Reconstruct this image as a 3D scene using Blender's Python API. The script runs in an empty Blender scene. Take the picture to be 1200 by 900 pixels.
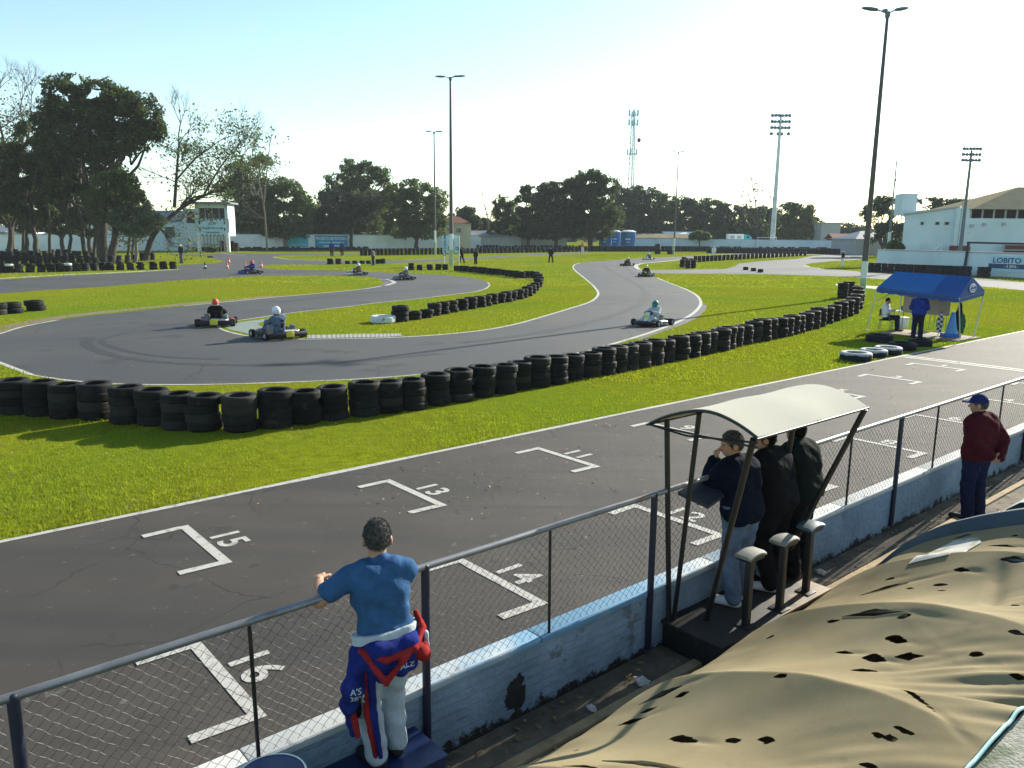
import bpy, bmesh, math, random
import numpy as np
from mathutils import Vector, Matrix, noise as mnoise
random.seed(7); rng = np.random.default_rng(7)
S = bpy.context.scene
COL = S.collection
# ------------------------------------------------------------------ camera, sky, sun, exposure
F_PX, CAM_H = 926.0, 3.8                       # focal length in pixels of a 1200 px wide picture, eye height
PITCH, ROLL = math.atan(177.4 / F_PX), math.radians(0.5)
_fw = Vector((0, math.cos(PITCH), -math.sin(PITCH))); _up = Vector((0, math.sin(PITCH), math.cos(PITCH))); _rt = Vector((1, 0, 0))
CR = _rt * math.cos(ROLL) + _up * math.sin(ROLL)
CU = -_rt * math.sin(ROLL) + _up * math.cos(ROLL)
EYE = Vector((0, 0, CAM_H))
cd = bpy.data.cameras.new('camera'); cam = bpy.data.objects.new('camera', cd); COL.objects.link(cam)
cam.matrix_world = Matrix(((CR.x, CU.x, -_fw.x, 0), (CR.y, CU.y, -_fw.y, 0), (CR.z, CU.z, -_fw.z, CAM_H), (0, 0, 0, 1)))
cd.sensor_width = 36; cd.lens = 36 * F_PX / 1200; cd.clip_start = 0.1; cd.clip_end = 3000
S.camera = cam
SUN_EL, SUN_AZ = math.radians(23.3), math.radians(44.5)     # azimuth clockwise from +Y
w = bpy.data.worlds.new('World'); S.world = w; w.use_nodes = True
nt = w.node_tree; bg = nt.nodes['Background']
sky = nt.nodes.new('ShaderNodeTexSky'); sky.sky_type = 'NISHITA'; sky.sun_disc = False
sky.sun_elevation = SUN_EL; sky.sun_rotation = SUN_AZ; sky.air_density = 0.9; sky.dust_density = 0.35; sky.ozone_density = 1.6
tint = nt.nodes.new('ShaderNodeMixRGB'); tint.blend_type = 'MULTIPLY'; tint.inputs[0].default_value = 1.0; tint.inputs[2].default_value = (1.12, 1.17, 1.02, 1)
nt.links.new(sky.outputs[0], tint.inputs[1]); nt.links.new(tint.outputs[0], bg.inputs[0]); bg.inputs[1].default_value = 0.098
sl = bpy.data.lights.new('sun', 'SUN'); sl.energy = 5.0; sl.angle = math.radians(0.5); sl.color = (1.0, 0.93, 0.80)
sun = bpy.data.objects.new('sun', sl); COL.objects.link(sun)
_sd = Vector((math.sin(SUN_AZ) * math.cos(SUN_EL), math.cos(SUN_AZ) * math.cos(SUN_EL), math.sin(SUN_EL)))
sun.rotation_euler = _sd.to_track_quat('Z', 'Y').to_euler(); sun.location = (40, 40, 60)
S.view_settings.view_transform = 'Standard'; S.view_settings.look = 'None'
S.view_settings.exposure = 1.2; S.view_settings.gamma = 1.0; S.view_settings.use_curve_mapping = False
S.render.engine = 'CYCLES'
S.cycles.max_bounces = 6; S.cycles.transparent_max_bounces = 8; S.cycles.use_denoising = True

# ------------------------------------------------------------------ where things stand
def at(px, py, z=0.0):                         # the ground point seen at a pixel of the 1200x900 photograph
    d = _fw + CR * ((px - 600) / F_PX) - CU * ((py - 450) / F_PX)
    return EYE + d * ((z - CAM_H) / d.z)
def atd(px, dist, z=0.0):                      # a point at a given forward distance under a pixel column near the horizon
    d = _fw + CR * ((px - 600) / F_PX) - CU * ((275 - 450) / F_PX)
    return Vector((d.x * dist / d.y, dist, z))
def zat(py, px, dist):                         # height that shows at pixel row py at forward distance dist
    d = _fw + CR * ((px - 600) / F_PX) - CU * ((py - 450) / F_PX)
    return CAM_H + d.z * dist / d.y
TA = Vector((-6.2803, 9.1680, 0)); TD = Vector((0.762157, 0.647392, 0)); TN = Vector((0.647392, -0.762157, 0))
TRACK_ROT = math.atan2(TD.y, TD.x)
def W(u, v, z=0.0): return TA + TD * u + TN * v + Vector((0, 0, z))   # u along the start straight, v across it towards the stand

# ------------------------------------------------------------------ objects
def link(name, me, m=None, parent=None, loc=None, rz=0.0):
    if m is not None:
        me.materials.clear()
        for x in (m if isinstance(m, (list, tuple)) else [m]): me.materials.append(x)
    o = bpy.data.objects.new(name, me); COL.objects.link(o)
    if parent is not None: o.parent = parent
    if loc is not None: o.location = loc
    if rz: o.rotation_euler = (0, 0, rz)
    return o
def tag(o, label=None, cat=None, group=None, kind=None):
    if label: o['label'] = label
    if cat: o['category'] = cat
    if group: o['group'] = group
    if kind: o['kind'] = kind
    return o
def thing(name, label, cat, loc=(0, 0, 0), rz=0.0, group=None):
    o = bpy.data.objects.new(name, None); COL.objects.link(o); o.empty_display_size = 0.2
    o.location = loc; o.rotation_euler = (0, 0, rz)
    return tag(o, label, cat, group)
def copy_tree(o, parent=None):
    c = o.copy(); COL.objects.link(c)
    if parent is not None: c.parent = parent
    for ch in list(o.children): copy_tree(ch, c)
    return c
def smooth(me, ang=None):
    me.polygons.foreach_set('use_smooth', [True] * len(me.polygons))
    if ang is not None: me.set_sharp_from_angle(angle=math.radians(ang))
    me.update(); return me
class MB:                                      # gathers shapes into one mesh
    def __init__(s): s.v = []; s.f = []; s.mi = []; s.cur = 0
    def add(s, vs, fs):
        b = len(s.v); s.v += [tuple(x) for x in vs]; s.f += [tuple(i + b for i in f) for f in fs]; s.mi += [s.cur] * len(fs); return s
    def box(s, c, size, rot=None):
        x, y, z = (q / 2 for q in size); c = Vector(c)
        vs = [Vector((sx * x, sy * y, sz * z)) for sz in (-1, 1) for sy in (-1, 1) for sx in (-1, 1)]
        if rot is not None: vs = [rot @ q for q in vs]
        return s.add([q + c for q in vs], [(0, 2, 3, 1), (4, 5, 7, 6), (0, 1, 5, 4), (2, 6, 7, 3), (0, 4, 6, 2), (1, 3, 7, 5)])
    def rbox(s, c, size, b=0.02, rot=None, seg=2):
        bm = bmesh.new(); bmesh.ops.create_cube(bm, size=1); bmesh.ops.scale(bm, vec=size, verts=bm.verts)
        bmesh.ops.bevel(bm, geom=list(bm.edges), offset=b, segments=seg, profile=0.6, affect='EDGES')
        bm.verts.index_update(); c = Vector(c)
        vs = [(rot @ q.co if rot is not None else q.co) + c for q in bm.verts]; fs = [[q.index for q in f.verts] for f in bm.faces]
        bm.free(); return s.add(vs, fs)
    def tube(s, p0, p1, r0, r1=None, n=8, caps=True):
        p0, p1 = Vector(p0), Vector(p1); r1 = r0 if r1 is None else r1
        q = (p1 - p0).to_track_quat('Z', 'Y').to_matrix(); vs = []
        for p, r in ((p0, r0), (p1, r1)):
            vs += [p + q @ Vector((math.cos(2 * math.pi * i / n) * r, math.sin(2 * math.pi * i / n) * r, 0)) for i in range(n)]
        fs = [(i, (i + 1) % n, n + (i + 1) % n, n + i) for i in range(n)]
        if caps: fs += [tuple(range(n - 1, -1, -1)), tuple(range(n, 2 * n))]
        return s.add(vs, fs)
    def path(s, pts, r, n=8, closed=False):
        pts = [Vector(p) for p in pts]; m = len(pts); vs = []; rr = r if isinstance(r, (list, tuple)) else [r] * m; ref = None
        for i, p in enumerate(pts):
            a = pts[(i - 1) % m] if (closed or i) else p; b = pts[(i + 1) % m] if (closed or i < m - 1) else p
            t = (b - a).normalized()
            if ref is None: ref = t.orthogonal()
            ref = (ref - t * ref.dot(t)); ref = ref.normalized() if ref.length > 1e-6 else t.orthogonal(); e = t.cross(ref)
            vs += [p + (ref * math.cos(2 * math.pi * k / n) + e * math.sin(2 * math.pi * k / n)) * rr[i] for k in range(n)]
        fs = []
        for i in range(m if closed else m - 1):
            j = (i + 1) % m
            fs += [(i * n + k, i * n + (k + 1) % n, j * n + (k + 1) % n, j * n + k) for k in range(n)]
        if not closed: fs += [tuple(range(n - 1, -1, -1)), tuple((m - 1) * n + k for k in range(n))]
        return s.add(vs, fs)
    def lathe(s, prof, c=(0, 0, 0), n=24, rot=None, closed=False):   # prof: (radius, z)
        c = Vector(c); m = len(prof); vs = []
        for r, z in prof:
            for k in range(n):
                q = Vector((math.cos(2 * math.pi * k / n) * r, math.sin(2 * math.pi * k / n) * r, z))
                vs.append((rot @ q if rot is not None else q) + c)
        fs = []
        for i in range(m if closed else m - 1):
            j = (i + 1) % m
            fs += [(i * n + k, i * n + (k + 1) % n, j * n + (k + 1) % n, j * n + k) for k in range(n)]
        return s.add(vs, fs)
    def loft(s, rings, cap=True):
        n = len(rings[0]); vs = [p for r in rings for p in r]; fs = []
        for i in range(len(rings) - 1):
            fs += [(i * n + k, i * n + (k + 1) % n, (i + 1) * n + (k + 1) % n, (i + 1) * n + k) for k in range(n)]
        if cap: fs += [tuple(range(n - 1, -1, -1)), tuple((len(rings) - 1) * n + k for k in range(n))]
        return s.add(vs, fs)
    def prism(s, poly, h0, h1):                # poly in xy, counter-clockwise
        n = len(poly); vs = [(p[0], p[1], h0) for p in poly] + [(p[0], p[1], h1) for p in poly]
        return s.add(vs, [tuple(range(n - 1, -1, -1)), tuple(range(n, 2 * n))] + [(i, (i + 1) % n, n + (i + 1) % n, n + i) for i in range(n)])
    def ball(s, c, r, n=12, m=8):
        r = (r, r, r) if not isinstance(r, (tuple, list)) else r; c = Vector(c); vs = []
        for i in range(m + 1):
            t = math.pi * i / m
            for k in range(n):
                a = 2 * math.pi * k / n; vs.append(c + Vector((math.sin(t) * math.cos(a) * r[0], math.sin(t) * math.sin(a) * r[1], -math.cos(t) * r[2])))
        return s.add(vs, [(i * n + k, i * n + (k + 1) % n, (i + 1) * n + (k + 1) % n, (i + 1) * n + k) for i in range(m) for k in range(n)])
    def mesh(s, name='mesh', sm=None):
        me = bpy.data.meshes.new(name); me.from_pydata(s.v, [], s.f)
        if any(s.mi): me.polygons.foreach_set('material_index', s.mi)
        if sm is not None: smooth(me, sm)
        me.update(); return me
    def build(s, name, m, parent=None, loc=None, rz=0.0, sm=None): return link(name, s.mesh(name, sm), m, parent, loc, rz)
def np_mesh(name, V, Fq):                      # fast mesh from numpy arrays (all faces with the same corner count)
    me = bpy.data.meshes.new(name); k = Fq.shape[1]
    me.vertices.add(len(V)); me.vertices.foreach_set('co', np.asarray(V, np.float32).ravel())
    me.loops.add(Fq.size); me.loops.foreach_set('vertex_index', Fq.astype(np.int32).ravel())
    me.polygons.add(len(Fq)); me.polygons.foreach_set('loop_start', np.arange(0, Fq.size, k, dtype=np.int32))
    me.update(calc_edges=True); me.validate(); return me
def catmull(P, n=6, closed=False):
    P = [Vector(p) for p in P]; m = len(P); out = []
    for i in range(m if closed else m - 1):
        g = (lambda j: P[j % m]) if closed else (lambda j: P[min(max(j, 0), m - 1)])
        a, b, c, d = g(i - 1), g(i), g(i + 1), g(i + 2)
        # centripetal parameters keep the curve from overshooting
        t0 = 0; t1 = t0 + max((b - a).length, 1e-4) ** .5; t2 = t1 + max((c - b).length, 1e-4) ** .5; t3 = t2 + max((d - c).length, 1e-4) ** .5
        for k in range(n):
            t = t1 + (t2 - t1) * k / n
            A1 = a * ((t1 - t) / (t1 - t0)) + b * ((t - t0) / (t1 - t0)); A2 = b * ((t2 - t) / (t2 - t1)) + c * ((t - t1) / (t2 - t1)); A3 = c * ((t3 - t) / (t3 - t2)) + d * ((t - t2) / (t3 - t2))
            B1 = A1 * ((t2 - t) / (t2 - t0)) + A2 * ((t - t0) / (t2 - t0)); B2 = A2 * ((t3 - t) / (t3 - t1)) + A3 * ((t - t1) / (t3 - t1))
            out.append(B1 * ((t2 - t) / (t2 - t1)) + B2 * ((t - t1) / (t2 - t1)))
    if not closed: out.append(P[-1])
    return out
ONES = 'first second third fourth fifth sixth seventh eighth ninth tenth eleventh twelfth thirteenth fourteenth fifteenth sixteenth seventeenth eighteenth nineteenth'.split()
TENS = 'twenty thirty forty fifty sixty seventy eighty ninety'.split()
def ordinal(n):
    if n < 20: return ONES[n - 1]
    t, o = divmod(n, 10)
    return TENS[t - 2][:-1] + 'ieth' if o == 0 else TENS[t - 2] + '-' + ONES[o - 1]
NUM = 'zero one two three four five six seven eight nine'.split()

# ------------------------------------------------------------------ materials
def srgb(r, g, b):
    return tuple(((c / 255) / 12.92 if c / 255 <= 0.04045 else ((c / 255 + 0.055) / 1.055) ** 2.4) for c in (r, g, b))
def mat(name, col, rough=0.8, var=0.15, scale=4.0, bump=0.0, bscale=40.0, metal=0.0, spec=0.4, rand=0.0, world=False, col2=None, trans=0.0, coat=0.0, island=0.0, detail=6.0):
    m = bpy.data.materials.new(name); m.use_nodes = True; t = m.node_tree; N = t.nodes; L = t.links; b = N['Principled BSDF']
    b.inputs['Roughness'].default_value = rough; b.inputs['Metallic'].default_value = metal; b.inputs['Specular IOR Level'].default_value = spec
    b.inputs['Coat Weight'].default_value = coat
    if world: co = N.new('ShaderNodeNewGeometry').outputs['Position']
    else: co = N.new('ShaderNodeTexCoord').outputs['Object']
    nz = N.new('ShaderNodeTexNoise'); nz.inputs['Scale'].default_value = scale; nz.inputs['Detail'].default_value = detail; nz.inputs['Roughness'].default_value = 0.6; L.new(co, nz.inputs['Vector'])
    rp = N.new('ShaderNodeValToRGB'); e = rp.color_ramp.elements; e[0].position = 0.32; e[1].position = 0.68
    c2 = col2 if col2 is not None else tuple(c * (1 + var) for c in col); c1 = col if col2 is not None else tuple(c * (1 - var) for c in col)
    e[0].color = (*c1, 1); e[1].color = (*c2, 1); L.new(nz.outputs['Fac'], rp.inputs[0]); out = rp.outputs[0]
    if rand or island:
        hv = N.new('ShaderNodeHueSaturation'); L.new(out, hv.inputs['Color'])
        mr = N.new('ShaderNodeMapRange'); k = island or rand; mr.inputs['To Min'].default_value = 1 - k; mr.inputs['To Max'].default_value = 1 + k
        if island: L.new(N.new('ShaderNodeNewGeometry').outputs['Random Per Island'], mr.inputs['Value'])
        else: L.new(N.new('ShaderNodeObjectInfo').outputs['Random'], mr.inputs['Value'])
        L.new(mr.outputs[0], hv.inputs['Value']); out = hv.outputs[0]
    L.new(out, b.inputs['Base Color'])
    if bump:
        n2 = N.new('ShaderNodeTexNoise'); n2.inputs['Scale'].default_value = bscale; n2.inputs['Detail'].default_value = 4; L.new(co, n2.inputs['Vector'])
        bp = N.new('ShaderNodeBump'); bp.inputs['Strength'].default_value = min(bump, 1.0); bp.inputs['Distance'].default_value = 0.02; L.new(n2.outputs['Fac'], bp.inputs['Height']); L.new(bp.outputs[0], b.inputs['Normal'])
    if trans:
        tr = N.new('ShaderNodeBsdfTranslucent'); L.new(out, tr.inputs[0]); mx = N.new('ShaderNodeMixShader'); mx.inputs[0].default_value = trans
        L.new(b.outputs[0], mx.inputs[1]); L.new(tr.outputs[0], mx.inputs[2]); L.new(mx.outputs[0], N['Material Output'].inputs['Surface'])
    return m
def over(m, col, scale, lo, hi, world=True, rough=None, stretch=None, detail=5.0):     # a second blotchy colour over a material's base
    t = m.node_tree; N = t.nodes; L = t.links; b = N['Principled BSDF']; src = b.inputs['Base Color'].links[0].from_socket
    co = N.new('ShaderNodeNewGeometry').outputs['Position'] if world else N.new('ShaderNodeTexCoord').outputs['Object']
    if stretch is not None:
        mp = N.new('ShaderNodeMapping'); mp.inputs['Scale'].default_value = stretch[0]; mp.inputs['Rotation'].default_value = (0, 0, stretch[1]); L.new(co, mp.inputs[0]); co = mp.outputs[0]
    nz = N.new('ShaderNodeTexNoise'); nz.inputs['Scale'].default_value = scale; nz.inputs['Detail'].default_value = detail; L.new(co, nz.inputs['Vector'])
    mr = N.new('ShaderNodeMapRange'); mr.inputs['From Min'].default_value = lo; mr.inputs['From Max'].default_value = hi; L.new(nz.outputs['Fac'], mr.inputs[0])
    mx = N.new('ShaderNodeMix'); mx.data_type = 'RGBA'; L.new(mr.outputs[0], mx.inputs[0]); L.new(src, mx.inputs[6]); mx.inputs[7].default_value = (*col, 1)
    L.new(mx.outputs[2], b.inputs['Base Color'])
    return m
def cracks(m, scale, width, col, amount=.5, world=True):   # thin wandering cracks, only here and there
    t = m.node_tree; N = t.nodes; L = t.links; b = N['Principled BSDF']; src = b.inputs['Base Color'].links[0].from_socket; co = N.new('ShaderNodeNewGeometry').outputs['Position']
    nz = N.new('ShaderNodeTexNoise'); nz.inputs['Scale'].default_value = scale * 1.7; nz.inputs['Detail'].default_value = 6; L.new(co, nz.inputs['Vector'])
    ad = N.new('ShaderNodeMixRGB'); ad.blend_type = 'ADD'; ad.inputs[0].default_value = .9 / scale; L.new(co, ad.inputs[1]); L.new(nz.outputs['Color'], ad.inputs[2])
    vo = N.new('ShaderNodeTexVoronoi'); vo.feature = 'DISTANCE_TO_EDGE'; vo.inputs['Scale'].default_value = scale; L.new(ad.outputs[0], vo.inputs['Vector'])
    mr = N.new('ShaderNodeMapRange'); mr.inputs['From Min'].default_value = width; mr.inputs['From Max'].default_value = width * .3; L.new(vo.outputs['Distance'], mr.inputs[0])
    n2 = N.new('ShaderNodeTexNoise'); n2.inputs['Scale'].default_value = scale * .6; n2.inputs['Detail'].default_value = 3; L.new(co, n2.inputs['Vector']); m2 = N.new('ShaderNodeMapRange'); m2.inputs['From Min'].default_value = amount; m2.inputs['From Max'].default_value = amount + .06; L.new(n2.outputs['Fac'], m2.inputs[0])
    mu = N.new('ShaderNodeMath'); mu.operation = 'MULTIPLY'; L.new(mr.outputs[0], mu.inputs[0]); L.new(m2.outputs[0], mu.inputs[1])
    mx = N.new('ShaderNodeMix'); mx.data_type = 'RGBA'; L.new(mu.outputs[0], mx.inputs[0]); L.new(src, mx.inputs[6]); mx.inputs[7].default_value = (*col, 1); L.new(mx.outputs[2], b.inputs['Base Color']); return m
M = {}
M['asphalt'] = over(over(over(mat('straight_asphalt', (0.046, 0.039, 0.033), 0.82, 0.32, 160, 0.35, 260, world=True, spec=0.35), (0.068, 0.058, 0.047), 0.7, 0.45, 0.75), (0.031, 0.029, 0.027), 0.55, 0.5, 0.72, stretch=((0.16, 1.4, 1), -TRACK_ROT)), (0.10, 0.095, 0.085), 9, 0.66, 0.72)
M['asphalt2'] = over(over(mat('track_asphalt', (0.045, 0.047, 0.051), 0.78, 0.22, 110, 0.25, 200, world=True, spec=0.4), (0.062, 0.058, 0.052), 0.22, 0.45, 0.7), (0.033, 0.034, 0.039), 0.12, 0.5, 0.75)
M['asphalt3'] = over(mat('pale_asphalt', (0.075, 0.08, 0.085), 0.9, 0.2, 40, world=True), (0.11, 0.11, 0.105), 0.15, 0.45, 0.7)
cracks(M['asphalt'], .55, .010, (.02, .019, .018), .50); over(M['asphalt'], (.030, .028, .026), 1.8, .67, .70); over(M['asphalt'], (.085, .076, .064), 3.3, .70, .73)
over(M['asphalt'], (.034, .032, .030), .9, .56, .72, stretch=((.05, 3.0, 1), -TRACK_ROT))
cracks(M['asphalt2'], .3, .010, (.02, .02, .021), .52); over(M['asphalt2'], (.030, .031, .034), .45, .60, .66)
M['rubber_mark'] = mat('rubber_mark', (0.026, 0.027, 0.030), 0.75, 0.3, 3, world=True)
M['paint'] = over(mat('road_paint', (0.40, 0.39, 0.355), 0.8, 0.14, 30, world=True), (0.20, 0.185, 0.165), 9, 0.54, 0.74)
M['kerb_paint'] = over(mat('kerb_paint', (0.40, 0.40, 0.38), 0.85, 0.1, 3, world=True), (0.26, 0.25, 0.23), .6, 0.5, 0.75)
M['kerb_stripe'] = mat('kerb_stripe_paint', (0.30, 0.295, 0.27), .9, .15, 3, world=True)
M['kerb_dull'] = mat('dull_kerb_paint', (0.21, 0.205, 0.19), .9, .15, 3, world=True)
M['kerb_green'] = over(mat('kerb_green_paint', (0.17, 0.215, 0.185), 0.8, 0.12, 3, world=True), (0.16, 0.18, 0.17), 1.3, 0.5, 0.75)
M['dirt'] = over(mat('bare_dirt', (0.16, 0.115, 0.075), 0.95, 0.3, 6, 0.4, 30, world=True), (0.09, 0.10, 0.03), 1.2, 0.55, 0.7)
M['ground'] = over(over(over(mat('turf', (0.15, 0.175, 0.011), 1.0, 0.3, 5, 0.5, 22, world=True, spec=0.0), (0.16, 0.165, 0.014), 0.35, 0.42, 0.7), (0.11, 0.165, 0.012), 0.09, 0.46, 0.60), (0.15, 0.12, 0.05), 0.8, 0.66, 0.80)
M['grass'] = over(mat('grass_blades', (0.235, 0.275, 0.013), 0.6, 0.3, 3, world=True, spec=0.25, trans=0.55, island=0.35), (0.25, 0.245, 0.02), 0.35, 0.42, 0.7); over(M['grass'], (.175, .26, .013), .09, .46, .60); over(M['grass'], (.30, .25, .07), .9, .58, .74)
M['rubber'] = over(mat('tyre_rubber', (0.011, 0.011, 0.0115), 0.75, 0.3, 9, 0.2, 60, rand=0.5, spec=0.16), (0.055, 0.044, 0.034), 5, 0.58, 0.80)
def dusty(m, col, lo, hi):                         # some tyres are much dustier than their neighbours
    t = m.node_tree; N = t.nodes; L = t.links; b = N['Principled BSDF']; src = b.inputs['Base Color'].links[0].from_socket
    mr = N.new('ShaderNodeMapRange'); mr.inputs['From Min'].default_value = lo; mr.inputs['From Max'].default_value = hi; mr.inputs['To Max'].default_value = .8; L.new(N.new('ShaderNodeObjectInfo').outputs['Random'], mr.inputs[0])
    mx = N.new('ShaderNodeMix'); mx.data_type = 'RGBA'; L.new(mr.outputs[0], mx.inputs[0]); L.new(src, mx.inputs[6]); mx.inputs[7].default_value = (*col, 1); L.new(mx.outputs[2], b.inputs['Base Color'])
dusty(M['rubber'], (.042, .035, .028), .80, 1.05)
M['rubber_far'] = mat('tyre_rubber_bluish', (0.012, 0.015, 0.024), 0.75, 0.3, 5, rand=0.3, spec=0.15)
M['rubber_white'] = over(mat('white_painted_rubber', (0.58, 0.60, 0.60), 0.7, 0.12, 6, 0.15, 30), (0.09, 0.09, 0.10), 5, 0.58, 0.72, world=False)
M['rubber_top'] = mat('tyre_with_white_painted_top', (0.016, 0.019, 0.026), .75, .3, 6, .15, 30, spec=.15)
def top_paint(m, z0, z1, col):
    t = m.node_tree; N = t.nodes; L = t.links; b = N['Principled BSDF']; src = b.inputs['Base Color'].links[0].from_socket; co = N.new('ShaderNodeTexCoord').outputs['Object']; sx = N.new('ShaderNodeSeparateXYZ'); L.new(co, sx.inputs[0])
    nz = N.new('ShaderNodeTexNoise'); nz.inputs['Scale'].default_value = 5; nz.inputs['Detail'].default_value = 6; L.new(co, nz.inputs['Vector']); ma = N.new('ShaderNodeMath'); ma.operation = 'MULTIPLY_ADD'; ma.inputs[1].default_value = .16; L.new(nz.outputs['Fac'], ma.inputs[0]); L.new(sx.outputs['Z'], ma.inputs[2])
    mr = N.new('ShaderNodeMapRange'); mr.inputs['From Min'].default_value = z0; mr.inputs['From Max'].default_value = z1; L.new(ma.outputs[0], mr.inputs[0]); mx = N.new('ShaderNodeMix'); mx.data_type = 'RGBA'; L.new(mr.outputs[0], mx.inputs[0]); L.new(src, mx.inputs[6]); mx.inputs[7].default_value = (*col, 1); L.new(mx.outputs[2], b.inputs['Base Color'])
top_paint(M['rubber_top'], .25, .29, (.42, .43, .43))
M['rubber_red'] = mat('dull_red_painted_rubber', (0.16, 0.035, 0.022), 0.7, 0.2, 6)
M['galv'] = over(mat('grey_metal', (0.20, 0.20, 0.21), 0.45, 0.2, 6, metal=0.6), (0.16, 0.085, 0.045), 4, 0.58, 0.75, world=False)
M['navy_metal'] = mat('navy_painted_metal', (0.007, 0.010, 0.030), 0.5, 0.25, 8, spec=0.5)
M['black_metal'] = over(mat('black_painted_metal', (0.012, 0.012, 0.013), 0.45, 0.3, 8, spec=0.5), (0.10, 0.055, 0.03), 6, 0.66, 0.78, world=False)
M['wire'] = mat('fence_wire', (0.075, 0.07, 0.065), 0.55, 0.3, 20, metal=0.3)
M['pole_dark'] = mat('weathered_dark_pole', (0.085, 0.07, 0.07), 0.7, 0.2, 2)
M['pole_white'] = over(mat('white_painted_pole', (0.62, 0.66, 0.66), 0.7, 0.08, 2), (0.30, 0.36, 0.26), 0.5, 0.55, 0.75, world=False)
M['pole_green'] = mat('greenish_painted_pole', (0.34, 0.42, 0.24), 0.7, 0.1, 2)
M['lamp_grey'] = mat('lamp_housing', (0.10, 0.13, 0.16), 0.5, 0.1, 4)
M['far_wall'] = over(over(mat('far_wall_paint', (0.78, 0.82, 0.83), 0.85, 0.07, 0.5, world=True), (0.62, 0.69, 0.71), 0.35, 0.5, 0.75), (0.20, 0.21, 0.2), 0.9, 0.66, 0.85, stretch=((1, 1, 0.25), 0))
M['banner_teal'] = mat('teal_banner', (0.03, 0.40, 0.52), 0.7, 0.1, 0.5)
M['banner_blue'] = mat('blue_banner', (0.02, 0.26, 0.46), 0.7, 0.1, 0.5)
M['white'] = mat('white_paint', (0.72, 0.73, 0.72), 0.6, 0.06, 2)
M['sign_blue'] = mat('pale_blue_sign', (0.42, 0.62, 0.72), 0.6, 0.06, 0.6)
M['ink'] = mat('dark_blue_lettering', (0.02, 0.05, 0.13), 0.6, 0.1, 2)
M['ink_black'] = mat('black_lettering', (0.01, 0.012, 0.015), 0.6, 0.1, 2)
M['ink_pale'] = mat('pale_lettering', (0.45, 0.66, 0.76), 0.6, 0.05, 2)
M['build_blue'] = over(mat('pale_blue_render', (0.56, 0.66, 0.72), 0.85, 0.06, 0.4, world=True), (0.42, 0.52, 0.58), 0.25, 0.5, 0.8)
M['cream'] = mat('cream_render', (0.66, 0.58, 0.40), 0.85, 0.08, 0.5)
M['grey_render'] = mat('grey_render', (0.36, 0.37, 0.38), 0.85, 0.1, 0.5)
M['roof_tile'] = mat('clay_roof_tiles', (0.24, 0.085, 0.045), 0.85, 0.25, 1.5, 0.6, 3)
M['roof_grey'] = mat('grey_sheet_roof', (0.17, 0.19, 0.22), 0.6, 0.15, 0.6)
M['roof_tan'] = mat('tan_sheet_roof', (0.36, 0.31, 0.21), 1.0, 0.1, 0.5, spec=0.0)
M['dark_open'] = mat('dark_interior', (0.018, 0.018, 0.02), 0.8, 0.2, 1)
M['glass'] = mat('window_glass', (0.03, 0.07, 0.10), 0.15, 0.2, 1, spec=0.6)
M['tank'] = over(mat('blue_tank_plastic', (0.012, 0.13, 0.42), 0.45, 0.1, 1), (0.02, 0.20, 0.52), 0.6, 0.5, 0.7, world=False)
M['red_paint'] = mat('red_painted_panel', (0.13, 0.022, 0.022), 0.7, 0.1, 1)
M['bark'] = mat('bark', (0.050, 0.040, 0.030), 0.95, 0.3, 2, 0.5, 8)
M['bark_pale'] = mat('pale_bark', (0.16, 0.13, 0.10), 0.95, 0.25, 2)
M['orange'] = mat('orange_cone_plastic', (0.62, 0.09, 0.03), 0.6, 0.1, 4)
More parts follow.
